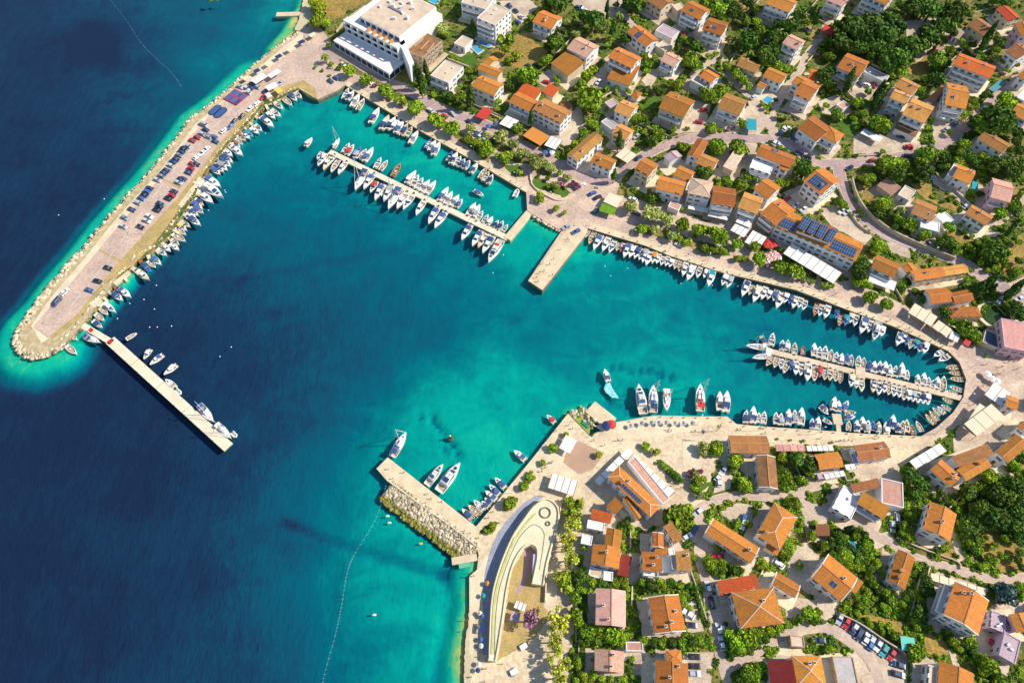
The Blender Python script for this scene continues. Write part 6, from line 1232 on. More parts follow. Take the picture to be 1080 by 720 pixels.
trees(B6, "240,545,34,R 275,110,36,D 255,120,24,D 300,120,20,R 190,170,22,R 170,180,16,D 205,160,14,R 430,260,24,R 420,245,16,D 450,275,12,R 510,545,36,D 500,520,24,R 520,570,20,D 500,590,24,R 480,580,14,R 540,600,24,R 355,600,16,R 385,605,16,R 270,575,12,L 285,582,10,L 310,590,10,R 590,440,26,L 580,465,18,L 605,430,16,R 555,655,28,R 620,685,26,R 555,150,22,R 530,155,16,R 370,265,10,R 340,290,12,R 480,310,8,R 500,330,8,R 530,355,8,R 465,300,8,R 545,375,8,R")
trees(B4, "270,85,32,O 250,75,18,O 325,110,26,O 345,185,20,O 370,180,16,F 425,180,18,F 440,190,14,F 400,150,16,O 365,130,16,R 385,145,14,O 275,225,20,L 285,240,16,L 265,240,14,L 345,280,16,L 355,275,10,L 380,297,13,L 190,125,14,L 180,120,10,L 660,270,32,O 590,145,14,C 320,185,14,R 345,200,12,R 385,190,10,B 270,145,8,B 705,362,20,R 690,370,14,R 130,80,22,R 140,60,18,R 100,60,16,R 40,50,22,L 25,30,22,D 310,155,12,D 60,40,22,R 595,130,10,R")
trees(S3, "95,368,20,L 88,380,14,R 147,312,14,L 50,432,14,L 8,495,14,L 285,397,16,L 485,358,18,R 480,370,14,R 510,380,14,O 530,388,18,L 540,430,10,D 555,445,10,R 570,455,12,R 585,465,12,D 600,478,14,D 615,492,16,D 630,505,14,D 590,480,10,R 620,650,62,R 590,670,34,R 655,640,36,R 640,680,30,R 165,600,26,L 205,612,26,L 180,660,30,L 150,640,20,L 400,680,20,D 690,475,14,O 715,470,14,F 165,585,16,L 215,590,14,T")
trees(S1, "630,520,26,R 640,505,18,L 615,535,16,R 690,450,20,R 695,440,14,L 712,410,16,R 555,625,18,L 545,640,14,R 565,615,12,R 530,640,10,L 720,395,12,L")
trees(S2, "490,50,40,T 515,20,28,T 475,105,34,T 470,150,26,T 490,190,34,T 430,265,22,T 470,290,44,L 455,310,26,L 490,270,24,R 530,280,36,D 515,300,24,R 540,150,14,R 530,190,15,R 510,365,26,R 500,340,20,D 440,440,46,T 455,480,30,T 420,540,36,T 430,580,28,T 410,500,24,T 430,650,36,T 440,695,36,T 470,640,28,T 400,610,20,T 320,450,38,V 510,430,28,R 520,470,28,R 495,420,18,D 560,510,36,R 590,500,26,D 620,500,36,R 640,525,26,D 690,520,34,R 660,505,24,R 600,535,26,D 550,540,24,R 520,640,24,R 510,610,18,D 540,690,24,L 585,680,18,R 620,700,16,R 590,300,18,R 620,295,18,R 680,300,20,R 650,310,18,D 710,300,20,R 455,720,30,T 515,715,18,R 540,240,14,R 480,225,18,T 520,60,18,T 485,130,16,T")
trees(S4, "20,290,22,R 60,300,22,D 110,295,22,R 150,290,24,R 145,280,16,D 230,295,22,R 265,305,24,D 310,300,26,R 350,300,22,D 390,310,14,R 430,312,13,D 455,320,12,D 462,345,11,D 465,370,11,D 470,395,11,D 478,420,12,D 485,440,10,D 400,360,16,R 410,390,14,L 430,400,14,R 250,330,16,D 100,520,36,R 70,510,24,D 30,500,28,R 10,530,22,D 150,550,24,R 130,500,22,D 160,520,18,R 240,545,22,R 280,548,22,D 315,545,26,R 355,548,24,D 395,545,26,R 435,545,24,D 470,548,24,R 500,545,18,D 140,450,16,R 165,430,12,D 165,350,14,R 160,390,12,D 165,320,14,R 500,210,20,R 520,220,28,R 540,245,22,D 570,235,26,R 595,225,18,R 620,240,26,D 645,245,18,R 560,260,18,R 505,240,16,D 600,560,18,D 630,560,36,R 600,530,20,R 610,590,20,D 680,540,34,R 650,520,28,D 640,505,22,R 700,505,28,R 720,540,20,D 650,585,24,R 680,580,20,D 600,505,14,R 680,670,30,R 660,690,22,D 710,690,30,R 640,705,20,D 630,50,18,R 680,50,16,L 545,150,15,R 580,470,12,D 190,620,14,R 180,660,14,D 190,690,12,R 25,675,12,R 20,700,18,R 60,700,16,L 100,705,16,R 140,700,14,R 530,340,8,D 535,310,8,D 160,240,12,R 155,40,14,L 180,60,14,R 185,520,14,L 20,620,8,R")
trees(S5, "95,165,28,O 85,190,18,O 140,165,30,R 150,185,20,R 130,190,20,R 225,225,32,R 240,215,20,R 205,240,18,D 215,260,18,R 265,325,34,R 245,330,22,D 285,340,20,R 270,300,18,R 222,305,14,R 75,372,20,O 60,350,16,R 60,310,26,L 85,300,18,L 45,330,18,R 30,285,16,F 50,270,14,F 430,205,24,L 415,215,16,R 490,220,34,D 470,200,20,R 540,235,36,D 520,255,24,R 560,225,18,D 500,190,16,R 440,300,36,R 425,330,26,R 460,330,24,R 430,275,22,D 415,300,18,R 505,305,22,L 515,320,14,L 490,310,14,R 545,280,16,L 530,280,12,L 560,300,10,R 470,398,26,L 450,390,18,R 490,405,14,L 430,400,12,R 228,490,18,R 235,475,12,R 305,445,12,R 300,420,10,D 282,490,12,R 500,490,14,R 495,510,10,R 545,540,24,R 545,500,15,D 555,480,12,R 430,620,26,R 440,600,18,R 455,585,18,L 435,580,14,R 420,640,14,D 495,665,16,R 650,530,26,D 640,550,20,R 665,560,24,D 690,550,18,R 640,510,16,R 700,510,16,C 715,520,14,C 600,580,22,R 580,575,16,D 620,570,16,R 100,640,22,R 130,655,22,R 165,660,24,R 195,680,20,R 225,680,20,L 240,690,14,R 150,590,14,D 140,590,10,R 350,660,16,L 370,670,14,L 330,675,12,L 340,650,10,R 395,400,16,L 690,620,30,R 660,640,26,D 640,620,20,R 700,590,20,D 700,660,24,R 670,600,18,R 155,80,10,T 400,130,6,R 455,135,6,R 510,140,8,R 565,165,7,R 630,145,7,R 575,260,8,R 600,390,12,D")
trees(S6, "420,390,34,R 450,410,28,R 400,400,24,R 460,385,22,R 380,415,20,D 435,430,18,D 435,25,22,R 315,100,24,R 330,85,18,R 300,120,16,D 345,75,14,R 375,165,16,R 520,60,22,D 500,75,16,R 570,90,26,D 600,120,36,R 640,110,26,D 620,150,24,R 690,100,36,R 660,140,22,D 650,165,24,R 690,150,20,L 700,180,20,L 560,60,20,R 570,30,20,D 640,20,24,R 690,20,20,D 690,60,24,R 100,500,36,R 60,530,28,R 150,500,30,R 140,540,28,D 190,480,26,R 210,510,24,D 240,470,24,R 280,455,24,R 260,490,18,D 320,445,18,R 40,480,28,R 60,500,20,D 170,545,22,D 100,560,22,D 40,560,18,R 500,560,22,R 520,550,16,R 480,575,14,D 440,520,12,R 190,650,34,R 130,680,36,R 160,700,26,R 100,700,26,R 200,690,22,D 640,310,24,R 610,335,18,L 690,330,26,R 660,350,22,R 590,360,18,R 570,375,12,R 620,400,10,L 690,380,16,R 650,380,14,L 700,420,14,R 580,385,12,L 700,280,18,L 675,270,14,R 560,400,10,R 225,180,14,L 205,170,12,L 240,160,10,R 30,170,18,R 60,180,18,R 90,190,14,D 10,190,16,R")
trees(S7, "235,325,34,D 215,310,24,R 255,310,20,R 285,360,34,D 300,340,22,R 270,410,30,D 290,400,20,R 230,460,28,L 210,470,16,R 270,480,24,R 255,440,18,D 240,520,24,D 225,550,20,R 230,575,26,R 215,600,16,L 245,590,18,R 365,400,18,D 345,410,14,R 390,430,18,D 420,440,14,R 480,390,34,D 460,400,22,R 520,375,24,R 540,390,16,L 570,325,34,R 590,340,20,D 560,310,20,R 685,285,26,R 670,295,16,D 710,260,20,D 530,460,40,D 510,470,26,R 555,450,24,D 610,510,46,D 590,530,30,R 640,520,28,D 600,400,44,D 570,400,26,R 640,430,34,D 620,380,26,R 680,370,38,D 710,350,24,R 655,350,24,D 690,480,40,D 665,500,26,D 705,440,26,D 500,570,34,D 490,600,24,R 520,600,24,R 480,540,28,R 460,510,22,D 450,530,20,L 530,640,18,R 375,628,15,R 390,640,10,R 350,640,12,D 640,590,18,R 600,615,14,L 660,570,20,D 700,540,34,D 690,600,20,D 620,660,16,L 570,670,18,L 580,630,14,R 560,590,14,D 700,650,18,D 410,490,12,R 440,470,18,R 455,450,16,L 315,400,12,D 440,590,10,R 380,410,14,D 640,460,22,D 575,490,18,R 15,580,16,R 35,580,14,R 200,390,14,D")
trees(S8, "225,60,28,R 240,20,28,R 215,90,22,R 245,90,14,D 380,150,16,R 365,160,12,D 355,180,12,R 530,120,22,R 510,160,18,D 500,110,18,R 480,70,34,D 470,100,20,R 530,60,28,D 500,40,26,D 600,40,44,D 560,30,24,R 640,60,26,D 680,60,36,D 700,100,26,D 560,220,18,R 580,200,20,R 540,225,18,R 605,205,14,L 650,190,16,R 690,200,20,D 710,235,18,D 590,135,12,R 645,345,44,S 620,360,26,S 665,330,28,S 700,325,20,R 715,345,16,R 310,290,26,D 320,310,20,D 300,330,26,D 330,340,18,D 275,340,18,R 285,370,20,R 280,430,34,D 265,460,22,R 295,400,22,D 275,485,20,R 300,480,18,D 20,200,24,R 35,230,18,R 60,190,24,R 50,215,16,D 100,220,24,R 80,240,20,D 120,260,18,R 90,300,26,R 70,275,18,L 110,320,22,D 60,350,18,R 30,360,16,L 160,370,24,R 140,340,20,R 130,400,18,R 170,345,16,D 205,385,16,R 220,360,18,D 240,340,16,D 180,520,22,R 160,505,18,R 200,540,16,L 150,480,16,L 110,470,16,R 70,470,14,R 120,500,14,L 260,590,34,R 245,610,24,R 285,570,20,L 255,560,16,R 570,645,40,R 545,630,26,R 590,670,28,D 550,670,26,R 610,690,22,R 490,540,26,R 470,560,20,D 510,550,16,R 430,545,24,R 445,570,18,R 410,530,18,D 400,510,16,R 380,500,12,D 500,580,20,D 520,600,18,R 255,260,12,D 260,215,12,R 298,250,16,D 300,275,16,D 270,250,10,R 20,430,14,L 10,420,12,R 30,80,14,D 30,70,12,R 60,160,12,R 150,230,12,R 170,300,10,R 500,690,14,R 640,710,14,D")


ANCH = [(335,20,'by the town beach'),(352,60,'before the hotel pavilion'),(395,88,'on the promenade under the hotel'),(448,80,'by the roofless stone building'),(425,112,'in the middle promenade bed'),(470,35,'by the four-storey apartment block'),(490,55,'round the pool house'),(492,95,'by the shuttered house'),(480,130,'near the red awning'),(535,55,'on the dry yellow field'),(545,85,'behind the seafront restaurants'),(545,150,'before the white pergolas'),(565,190,'in the footbridge garden'),(585,15,'round the uppermost orange gable'),(590,45,'by the pale pink-roofed house'),(622,100,'by the mauve terrace roof'),(625,130,'by the narrow cypress house'),(640,10,'by the upper parking yard'),(655,90,'by the tiny tiled hut'),(665,215,'by the green-roofed kiosk'),(690,240,'before the vivid orange seafront house'),(725,240,'before the cream hipped roof'),(770,262,'before the white awnings'),(825,283,'before the solar hotel'),(690,30,'by the upper corner house'),(685,65,'round the beige canopies'),(727,65,'by the pink villa'),(755,15,'behind the twin solar house'),(790,40,'in the dark upper wood'),(820,25,'by the half-hidden orange house'),(690,140,'on the curved road bank'),(755,100,'behind the flowered terrace house'),(780,80,'by the alley house'),(760,155,'below the curved road'),(745,185,'by the cream hipped house'),(785,190,'by the kinked orange house'),(850,75,'behind the courtyard roof'),(905,35,'in the upper pine wood'),(955,40,'in the clearing wood'),(900,115,'in the garden of the double orange house'),(930,135,'by the white carport'),(935,85,'by the stepped orange house'),(995,65,'by the little grey hut'),(1035,45,'by the leaning cypress house'),(1055,65,'by the silver shrubs'),(1030,90,'by the vermilion roof'),(1045,130,'in the roadside wood'),(1020,165,'by the windowed white house'),(1060,175,'in the right-hand wood'),(945,180,'on the wooded bend'),(925,225,'behind the bend wall'),(965,235,'by the brown-red hill house'),(1000,190,'by the trellis house'),(1050,220,'by the pink-walled house'),(1000,250,'by the row-windowed house'),(1045,270,'on the terraced slope'),(1065,305,'by the zebra-striped car park'),(1040,310,'by the round pond'),(1015,345,'by the hipped pond house'),(915,285,'by the white awning house'),(960,305,'by the long ochre terrace'),(875,205,'by the arched corner house'),(865,160,'above the curved road fork'),(925,315,'on the eastern promenade'),(590,475,'on the south plaza'),(540,530,'on the southern pier bed'),(700,485,'on the plaza lawn'),(718,545,'by the big round pine'),(612,550,'at the top of the tamarisk walk'),(600,600,'midway down the tamarisk walk'),(590,660,'in the lower tamarisk walk'),(640,620,'above the pink-roofed house'),(640,685,'below the pink-roofed house'),(700,620,'above the cream-walled house'),(720,680,'below the cream-walled house'),(755,600,'by the long two-tone house'),(750,475,'by the ribbed brown roof'),(785,505,'left of the stone-brown house'),(845,485,'by the promenade restaurants'),(830,510,'right of the stone-brown house'),(775,555,'by the white yard'),(830,590,'by the broad hipped house'),(860,555,'by the dark red shed'),(895,590,'by the turquoise pool'),(910,625,'behind the solar-square house'),(840,655,'by the pyramid roof'),(790,675,'under the pyramid roof'),(800,705,'by the maroon roof'),(880,680,'by the bottom car row'),(930,650,'above the bottom car row'),(965,510,'left of the lone orange gable'),(1005,510,'behind the brown roof cluster'),(1030,540,'in the eastern dark garden'),(1060,570,'at the far eastern slope'),(990,570,'under the lone orange gable'),(965,620,'by the lane parking house'),(980,660,'by the cross-gabled tall house'),(965,690,'by the turquoise awning'),(1055,640,'by the lilac building'),(1045,700,'in the bottom corner'),(1070,480,'by the white-walled orange house')]
WANT.sort(key=lambda t: -t[2]); per = {}; rest = []
for w in WANT:
    per[w[3]] = per.get(w[3], 0) + 1
    if per[w[3]] > 285: rest.append(w); continue
    o = tree(*w); look = TREES[-1][3]
    a = min(ANCH, key=lambda t: (t[0] - w[0]) ** 2 + (t[1] - w[1]) ** 2)
    size = '' if w[2] >= 4.6 else 'small '
    in_row(('from left ' + a[2], {'shrub': 'shrubs in the town'}.get(o['category'], 'trees in the town')), o, size + look, w[0])
V, MI, TV, TF = [], [], [], 0
for px, py, r, c in rest:
    p0 = ground(px, py, 1.5); rr = (at(px + r, py, p0.z) - at(px, py, p0.z)).length; p = ground(px, py, rr); kind = c if c != 'V' else 'T'
    V.append(leaf_cloud(300 + len(V) % 7, kind if kind in 'RDLOCBT' else 'B') * rr * (1.7 if c == 'C' else 1) + np.array([p.x, p.y, hgt(p.x, p.y) + .3 * rr])); MI.append(np.full(len(V[-1]) // 4, 0 if c == 'R' else 1))
if V:
    Vc = np.concatenate(V); o = put('small_trees', big_mesh('small_trees', Vc, np.arange(len(Vc)).reshape(-1, 4), [LEAF['R'], LEAF['D']], np.concatenate(MI))); o['kind'] = 'stuff'; o['label'] = 'smallest garden trees and bushes among the houses'

# ------------------------------------------------------------------ undergrowth: nobody could count it
def undergrowth(n):
    V = []; q = 0; r = np.random.default_rng(77)
    base = [leaf_cloud(900 + i, 'B') for i in range(5)]
    land = [(x, y) for x, y in COAST]
    tries = 0; LAND = inside(_pp, land).reshape(720, 1080)
    while q < n and tries < n * 8:
        tries += 1; px, py = r.random() * 1080, r.random() * 720
        if px < 330 or (px < 600 and py > 180 and py < 560): continue
        if MASK[int(py), int(px)] or not LAND[int(py), int(px)]: continue
        p = ground(px, py); s = .5 + 1.0 * r.random() ** 1.5; a = r.random() * 6.28; c, sn = math.cos(a), math.sin(a)
        b = base[r.integers(5)]; k = b.reshape(-1, 4, 3); k = k[r.permutation(len(k))[:70]].reshape(-1, 3)
        V.append(k @ np.array([[c, sn, 0], [-sn, c, 0], [0, 0, 1]]) * np.array([s, s, s * .8]) + np.array([p.x, p.y, p.z - .25 * s])); q += 1
    V = np.concatenate(V); mi = np.repeat(r.choice(3, q, p=[.5, .3, .2]), 70)
    o = put('undergrowth', big_mesh('undergrowth', V, np.arange(len(V)).reshape(-1, 4), [LEAF['R'], LEAF['D'], LEAF['L']], mi)); o['kind'] = 'stuff'; o['label'] = 'low green garden undergrowth between the houses'
undergrowth(5200)
r_ = np.random.default_rng(4); V = []
for k_ in range(420):
    side = r_.integers(3); px, py = [(r_.uniform(1090, 1250), r_.uniform(-110, 800)), (r_.uniform(330, 1250), r_.uniform(-120, -8)), (r_.uniform(520, 1250), r_.uniform(730, 830))][side]
    p = ground(px, py); V.append(leaf_cloud(950 + k_ % 6, 'O') * r_.uniform(1.6, 4.5) + np.array([p.x, p.y, p.z]))
V = np.concatenate(V); o = put('woodland', big_mesh('woodland', V, np.arange(len(V)).reshape(-1, 4), [LEAF['D'], LEAF['R']], np.repeat(r_.integers(0, 2, 420), len(V) // 4 // 420))); o['kind'] = 'stuff'; o['label'] = 'scattered woodland beyond the edges of the town'
# ------------------------------------------------------------------ curved terrace building on the southern shore
bean = [(515,696),(516,660),(517.5,635),(521,615),(529,590),(540,565),(552,546),(562,533),(573,525),(583,526.5),(589,534),(590.5,545),(588,558),(583,575),(578,595),(574,617),(560.5,615),(564,598),(566,586),(565,578),(560,574.5),(553,577),(546,586.5),(540,600),(535,622),(531,650),(526,680),(523,697)]
g0 = ground(545, 580); HB = 3.3
bw = [at(x, y, g0.z + HB) for x, y in bean]; O = bw[11].copy(); O.z = g0.z
be = empty('horseshoe_terrace', O, 0, 'long pale horseshoe-shaped terrace building curving along the southern beach walk', 'terrace building'); block(bean)
PB = [(p.x - O.x, p.y - O.y) for p in bw]
M_DECKB = mat('terrace_deck', (.74, .68, .46), .85, var=.08, scale=.15, col2=(.66, .60, .40)); M_GRV = mat('green_roof_band', (.56, .58, .24), .9, var=.2, scale=.5); M_EDGE = mat('dark_slot', (.16, .13, .10), .8)
def ngon_prism(name, P, z0, z1, mats, parent):
    bm = bmesh.new(); vs = [bm.verts.new((x, y, z1)) for x, y in P]; f = bm.faces.new(vs); f.normal_update()
    if f.normal.z < 0: f.normal_flip()
    r = bmesh.ops.extrude_face_region(bm, geom=[f]); [setattr(v.co, 'z', z0) for v in r['geom'] if isinstance(v, bmesh.types.BMVert)]
    bmesh.ops.recalc_face_normals(bm, faces=bm.faces[:]); bmesh.ops.triangulate(bm, faces=[f for f in bm.faces if len(f.verts) > 4])
    me = bpy.data.meshes.new(name); bm.to_mesh(me); bm.free(); me.materials.append(mats); return put(name, me, parent)
ngon_prism('deck', PB, -1, HB, M_DECKB, be)
def band(name, line, w, z0, z1, m_):
    L = smooth_line(line, 4); R_ = ribbon(L, w); P = [at(x, y, g0.z + z1) for x, y in R_]; n = len(L); b = MB()
    l, r = P[:n], P[n:][::-1]
    for i in range(n - 1):
        q = [l[i], l[i + 1], r[i + 1], r[i]]; q = [(p.x - O.x, p.y - O.y) for p in q]; b.prism(q, z0, z1)
    return b.build(name, m_, be)
oc = [(516,694),(517,660),(518.5,635),(522,615),(530,590),(541,565),(553,547),(563,534),(574,526.5),(582,528),(588,535),(589,545),(586.5,558),(581.5,575),(576.5,594),(573,616)]
band('parapet', oc, .9, HB, HB + .55, M_PALE)
ic = [(522.5,696),(525.3,680),(530,650),(534,622),(539,600),(545,586),(552.5,576),(560,573.3),(566,577),(567,586),(565,598),(561.5,614)]
band('inner_parapet', ic, .8, HB, HB + .5, M_PALE)
band('green_band', [(519.5,690),(520,660),(521.5,637),(525,617),(533,592),(543.5,567.5),(556,550),(565,541)], 2.6, HB + .01, HB + .05, M_GRV)
band('joint_line', [(521.6,690),(522.3,660),(524,638),(527.5,618),(535.5,593),(546,569.5),(556,557),(563,553),(570,556),(574,563),(573,575),(571,588),(569,600)], .55, HB + .06, HB + .1, M_EDGE)
band('joint_line', [(517.4,690),(518.6,660),(520,637),(523.5,616),(531.5,591),(542,566)], .5, HB + .06, HB + .1, M_EDGE)
for cx, cy, r_ in ((575,540.5,6),(578,552,2.6)):
    p = at(cx, cy, g0.z + HB); rr = (at(cx + r_, cy, p.z) - p).length; b = MB(); n = 24
    for i in range(n):
        a, a2 = i / n * 6.283, (i + 1) / n * 6.283; b.prism([((rr - .35) * math.cos(a), (rr - .35) * math.sin(a)), (rr * math.cos(a), rr * math.sin(a)), (rr * math.cos(a2), rr * math.sin(a2)), ((rr - .35) * math.cos(a2), (rr - .35) * math.sin(a2))], HB + .03, HB + .4)
    b.build('ring_planter', M_EDGE, be, loc=(p.x - O.x, p.y - O.y, 0))
sheet('play_slab', mat('mauve_rubber', (.50,.30,.36), .9, var=.15, scale=.3), .12, S2(290,150,330,138,342,170,330,220,305,260,285,320,265,345,255,335,280,280,295,230))
# ------------------------------------------------------------------ canopies, awnings, pergolas
def canopy(label, tcv, c, h_, cl, n=1, cat='awning', name='awning', slope=0.0, group=None):
    """cloth roof on posts; A,B,C corners in crop pixels, panels side by side along AB"""
    p = tcv(*c); o, rz, L, W = frame_of(p, h_)
    root = empty(name, o, rz, label, cat, group); m_ = CLOTH.get(cl) or ROOF.get(cl) or cl
    for i in range(n):
        x0, x1 = -L / 2 + L * i / n + (.09 if i else 0), -L / 2 + L * (i + 1) / n - (.09 if i < n - 1 else 0); b = MB()
        b.add([(x0,-W/2,h_-slope-.1),(x1,-W/2,h_-slope-.1),(x1,W/2,h_-.1),(x0,W/2,h_-.1),(x0,-W/2,h_-slope),(x1,-W/2,h_-slope),(x1,W/2,h_),(x0,W/2,h_)], [(3,2,1,0),(4,5,6,7),(0,1,5,4),(1,2,6,5),(2,3,7,6),(3,0,4,7)]); b.build('roof_panel', m_, root)
    for i in range(n + 1):
        x_ = -L / 2 + L * i / n; x_ = min(max(x_, -L / 2 + .1), L / 2 - .1)
        if n > 1: b = MB(); b.add([(x_-.12,-W/2,h_-slope-.28),(x_+.12,-W/2,h_-slope-.28),(x_+.12,W/2,h_-.28),(x_-.12,W/2,h_-.28),(x_-.12,-W/2,h_-slope+.02),(x_+.12,-W/2,h_-slope+.02),(x_+.12,W/2,h_+.02),(x_-.12,W/2,h_+.02)], [(3,2,1,0),(4,5,6,7),(0,1,5,4),(1,2,6,5),(2,3,7,6),(3,0,4,7)]); b.build('rafter', M_BROWN, root)
        for s_ in (-1, 1): b = MB(); b.tube((x_, s_ * (W / 2 - .15), -.6), (x_, s_ * (W / 2 - .15), h_ - .3 - (slope if s_ < 0 else 0)), .06, n=5); b.build('post', M_POLE, root)
    return root
cn = canopy
cn('bright red awning in front of the shuttered house', A4, (5,490,45,507,75,465), 3, 'r', 1)
cn('big orange terrace awning before the broad white house', A4, (205,572,280,615,310,570), 3.2, 'o', 1)
cn('two white pergola sheets before the orange seafront house', A4, (105,522,160,546,190,510), 3, 'w', 2)
cn('white pergola sheets beside the orange terrace awning', A4, (295,612,345,632,372,592), 3, 'w', 3)
cn('white awning by the narrow cypress house', A4, (595,657,650,690,690,655), 3, 'c', 2)
cn('teal tarpaulin stretched over a yard by the flowered terrace', A5, (510,545,552,550,560,505), 3, 't', 1)
cn('bright red tarpaulin roof by the upper alley', A6, (268,137,310,148,330,115), 3, 'r', 1)
cn('white carport with a long straight roof by the road', A6, (430,562,510,600,530,583), 2.6, 'w', 1, 'carport', 'carport')
cn('turquoise covered pool beside the vermilion roof', A7, (570,375,596,390,640,345), 1.2, 't', 3, 'pool cover', 'pool_cover')
cn('white striped awnings of the house under the vermilion roof', A7, (360,490,385,505,420,470), 4, 'w', 2)
cn('white awning row left of the solar hotel, upper piece', B5, (440,370,500,402,530,355), 3.6, 'w', 3)
cn('white awning row left of the solar hotel, lower piece', B5, (500,420,562,452,597,402), 3.4, 'w', 3)
cn('small white awning under the ochre seafront house', B5, (462,335,525,362,540,325), 4.2, 'w', 2)
cn('white shade beside the orange balconied seafront house', B5, (345,310,430,330,440,305), 3.2, 'w', 2)
cn('white shade at the foot of the cream hipped house', B5, (262,280,345,298,350,278), 3, 'w', 1)
cn('long white seven-panel canopy before the solar hotel', B6, (183,468,397,597,425,547), 3.6, 'w', 7)
cn('white sloped awning on the white awning house', B6, (545,582,655,622,665,590), 3.4, 'w', 1, slope=.8)
cn('blue-green trellis canopy beside the orange hill house', B7, (500,195,525,202,535,172), 3, 't', 1)
cn('three large white canopies on the eastern promenade', C7, (230,117,330,177,355,135), 3.4, 'c', 3)
cn('pair of smaller white canopies beside the three large ones', C7, (332,178,395,222,418,190), 3.2, 'c', 2)
cn('white kiosk roofs by the promenade trees near the plaza', C7, (400,225,440,245,458,215), 3, 'w', 2, 'stall', 'stall')
cn('little red market stall roof by the eastern plaza', C7, (462,248,485,262,494,238), 2.8, 'r', 1, 'stall', 'stall')
cn('red awning along the pink-walled building', C7, (640,268,695,290,702,272), 3, 'r', 1)
cn('pale glassy canopy beside the orange cube-like house', C7, (552,462,628,515,665,460), 4.0, 'w', 2)
cn('three cream roof sheets between dark frames by the plaza', C7, (462,602,520,642,600,545), 4, 'c', 1)
cn('row of cream roof panels stepping up from the plaza', C7, (495,585,560,622,637,550), 4.2, 'c', 1) if False else None
cn('long cream panel roof behind the three cream sheets', C7, (520,640,638,552,572,510), 4.6, 'c', 3)
cn('white framed pergola roofs along the south promenade', S7, (235,265,365,187,405,215), 3, 'w', 4)
cn('blue tarpaulin awning at the end of the brown house', S7, (0,270,24,275,20,200), 3.4, mat('sky_blue_tarp', (.30,.40,.66), .8), 1)
cn('rose awning roof on the south promenade', S5, (395,182,520,182,515,155), 3, 'k', 4)
cn('mixed white restaurant shades along the south promenade', S5, (525,182,640,180,640,158), 3, 'w', 5)
cn('white shade row beside the mauve terrace', S5, (602,302,690,285,684,262), 3, 'w', 4)
cn('white shade row ending at the lane', S5, (690,262,735,255,732,232), 3, 'w', 2)
cn('turquoise awning above the bottom car row', S8, (205,580,265,590,290,535), 3, mat('sea_green_tarp', (.16,.55,.46), .8), 1)
cn('turquoise tilted pool cover in the tree garden', S6, (597,22,625,85,655,72), 1.0, 't', 1, 'pool cover', 'pool_cover')
cn('row of pale carport roofs above the tall cross-gabled house', S8, (325,285,562,352,575,325), 2.8, 'c', 6, 'carport', 'carport')
cn('white kiosk canopy on the south plaza', S3, (118,368,165,392,190,335), 3, 'w', 1)
cn('group of white pergola sheets on the south plaza', S3, (70,535,180,570,202,510), 3, 'w', 4)
cn('second band of white pergola sheets on the plaza', S3, (78,508,195,540,205,515), 3.1, 'w', 4) if False else None
cn('white canopy wing along the northeast side of the restaurant', M5, (345,108,692,430,735,385), 3.2, 'w', 6)
cn('white canopy wing along the northwest side of the restaurant', M5, (52,298,268,82,310,122), 3.0, 'w', 4)
cn('white corner canopy of the restaurant', M5, (275,78,318,118,385,60), 3.05, 'w', 1)
cn('blue bathing shade beside the curved terrace', S2, (102,505,120,507,120,465), 2.6, 'n', 1)
cn('white play tent sheets in the sand pit', S2, (245,400,295,420,305,390), 2.4, 'w', 3)
cn('mauve-topped cabin shade in the sand pit', S2, (230,455,268,465,278,425), 2.6, 'v', 1)
cn('pale shade sail beside the horseshoe terrace', S2, (320,300,375,305,382,180), 3.0, mat('pale_blue_sail', (.55,.60,.78), .8), 3)
cn('long white tent on the breakwater', L6c, (385,150,420,172,490,120), 3, 'w', 1)
cn('second white tent nearer the hotel on the breakwater', L6c, (490,118,515,135,570,85), 3, 'w', 1)
cn('white stall roof on the breakwater root', L6c, (475,190,500,215,550,170), 3, 'w', 1)
cn('small yellow stall at the breakwater root', L6c, (532,205,560,232,585,208), 2.8, 'y', 1, 'stall', 'stall')
cn('little white stall beside the yellow one', L6c, (475,235,495,260,515,238), 2.8, 'w', 1, 'stall', 'stall')
cn('white roof between two lawns by the footbridge kiosk', B4, (545,250,600,275,625,235), 3.4, 'c', 1, 'kiosk', 'kiosk')
cn('kiosk roof planted with bright green grass near the footbridge', B4, (527,290,590,308,602,275), 3.0, M_LAWN if False else mat('grass_roof', (.16,.33,.015), .95, var=.3, scale=.6), 1, 'kiosk', 'kiosk')
for i in range(7):
    x, y = 235 + i * 11.5 + (i > 4) * 1.0, 90.5 - i * 7.6
    (ax, ay), (bx, by), (cx_, cy_) = (x + 20, y - 8), (x + 23, y - 5.5), (x + 27, y - 10)
    o = cn('tmp', ID, (ax, ay, bx, by, cx_, cy_), 2.6, 'n' if i % 2 else 'c', 1, 'stall', 'stall'); del o['label']
    in_row(('from left in the breakwater stall row', 'market stalls along the breakwater'), o, 'small dark-roofed market stall' if i % 2 else 'small cream-roofed market stall', x)
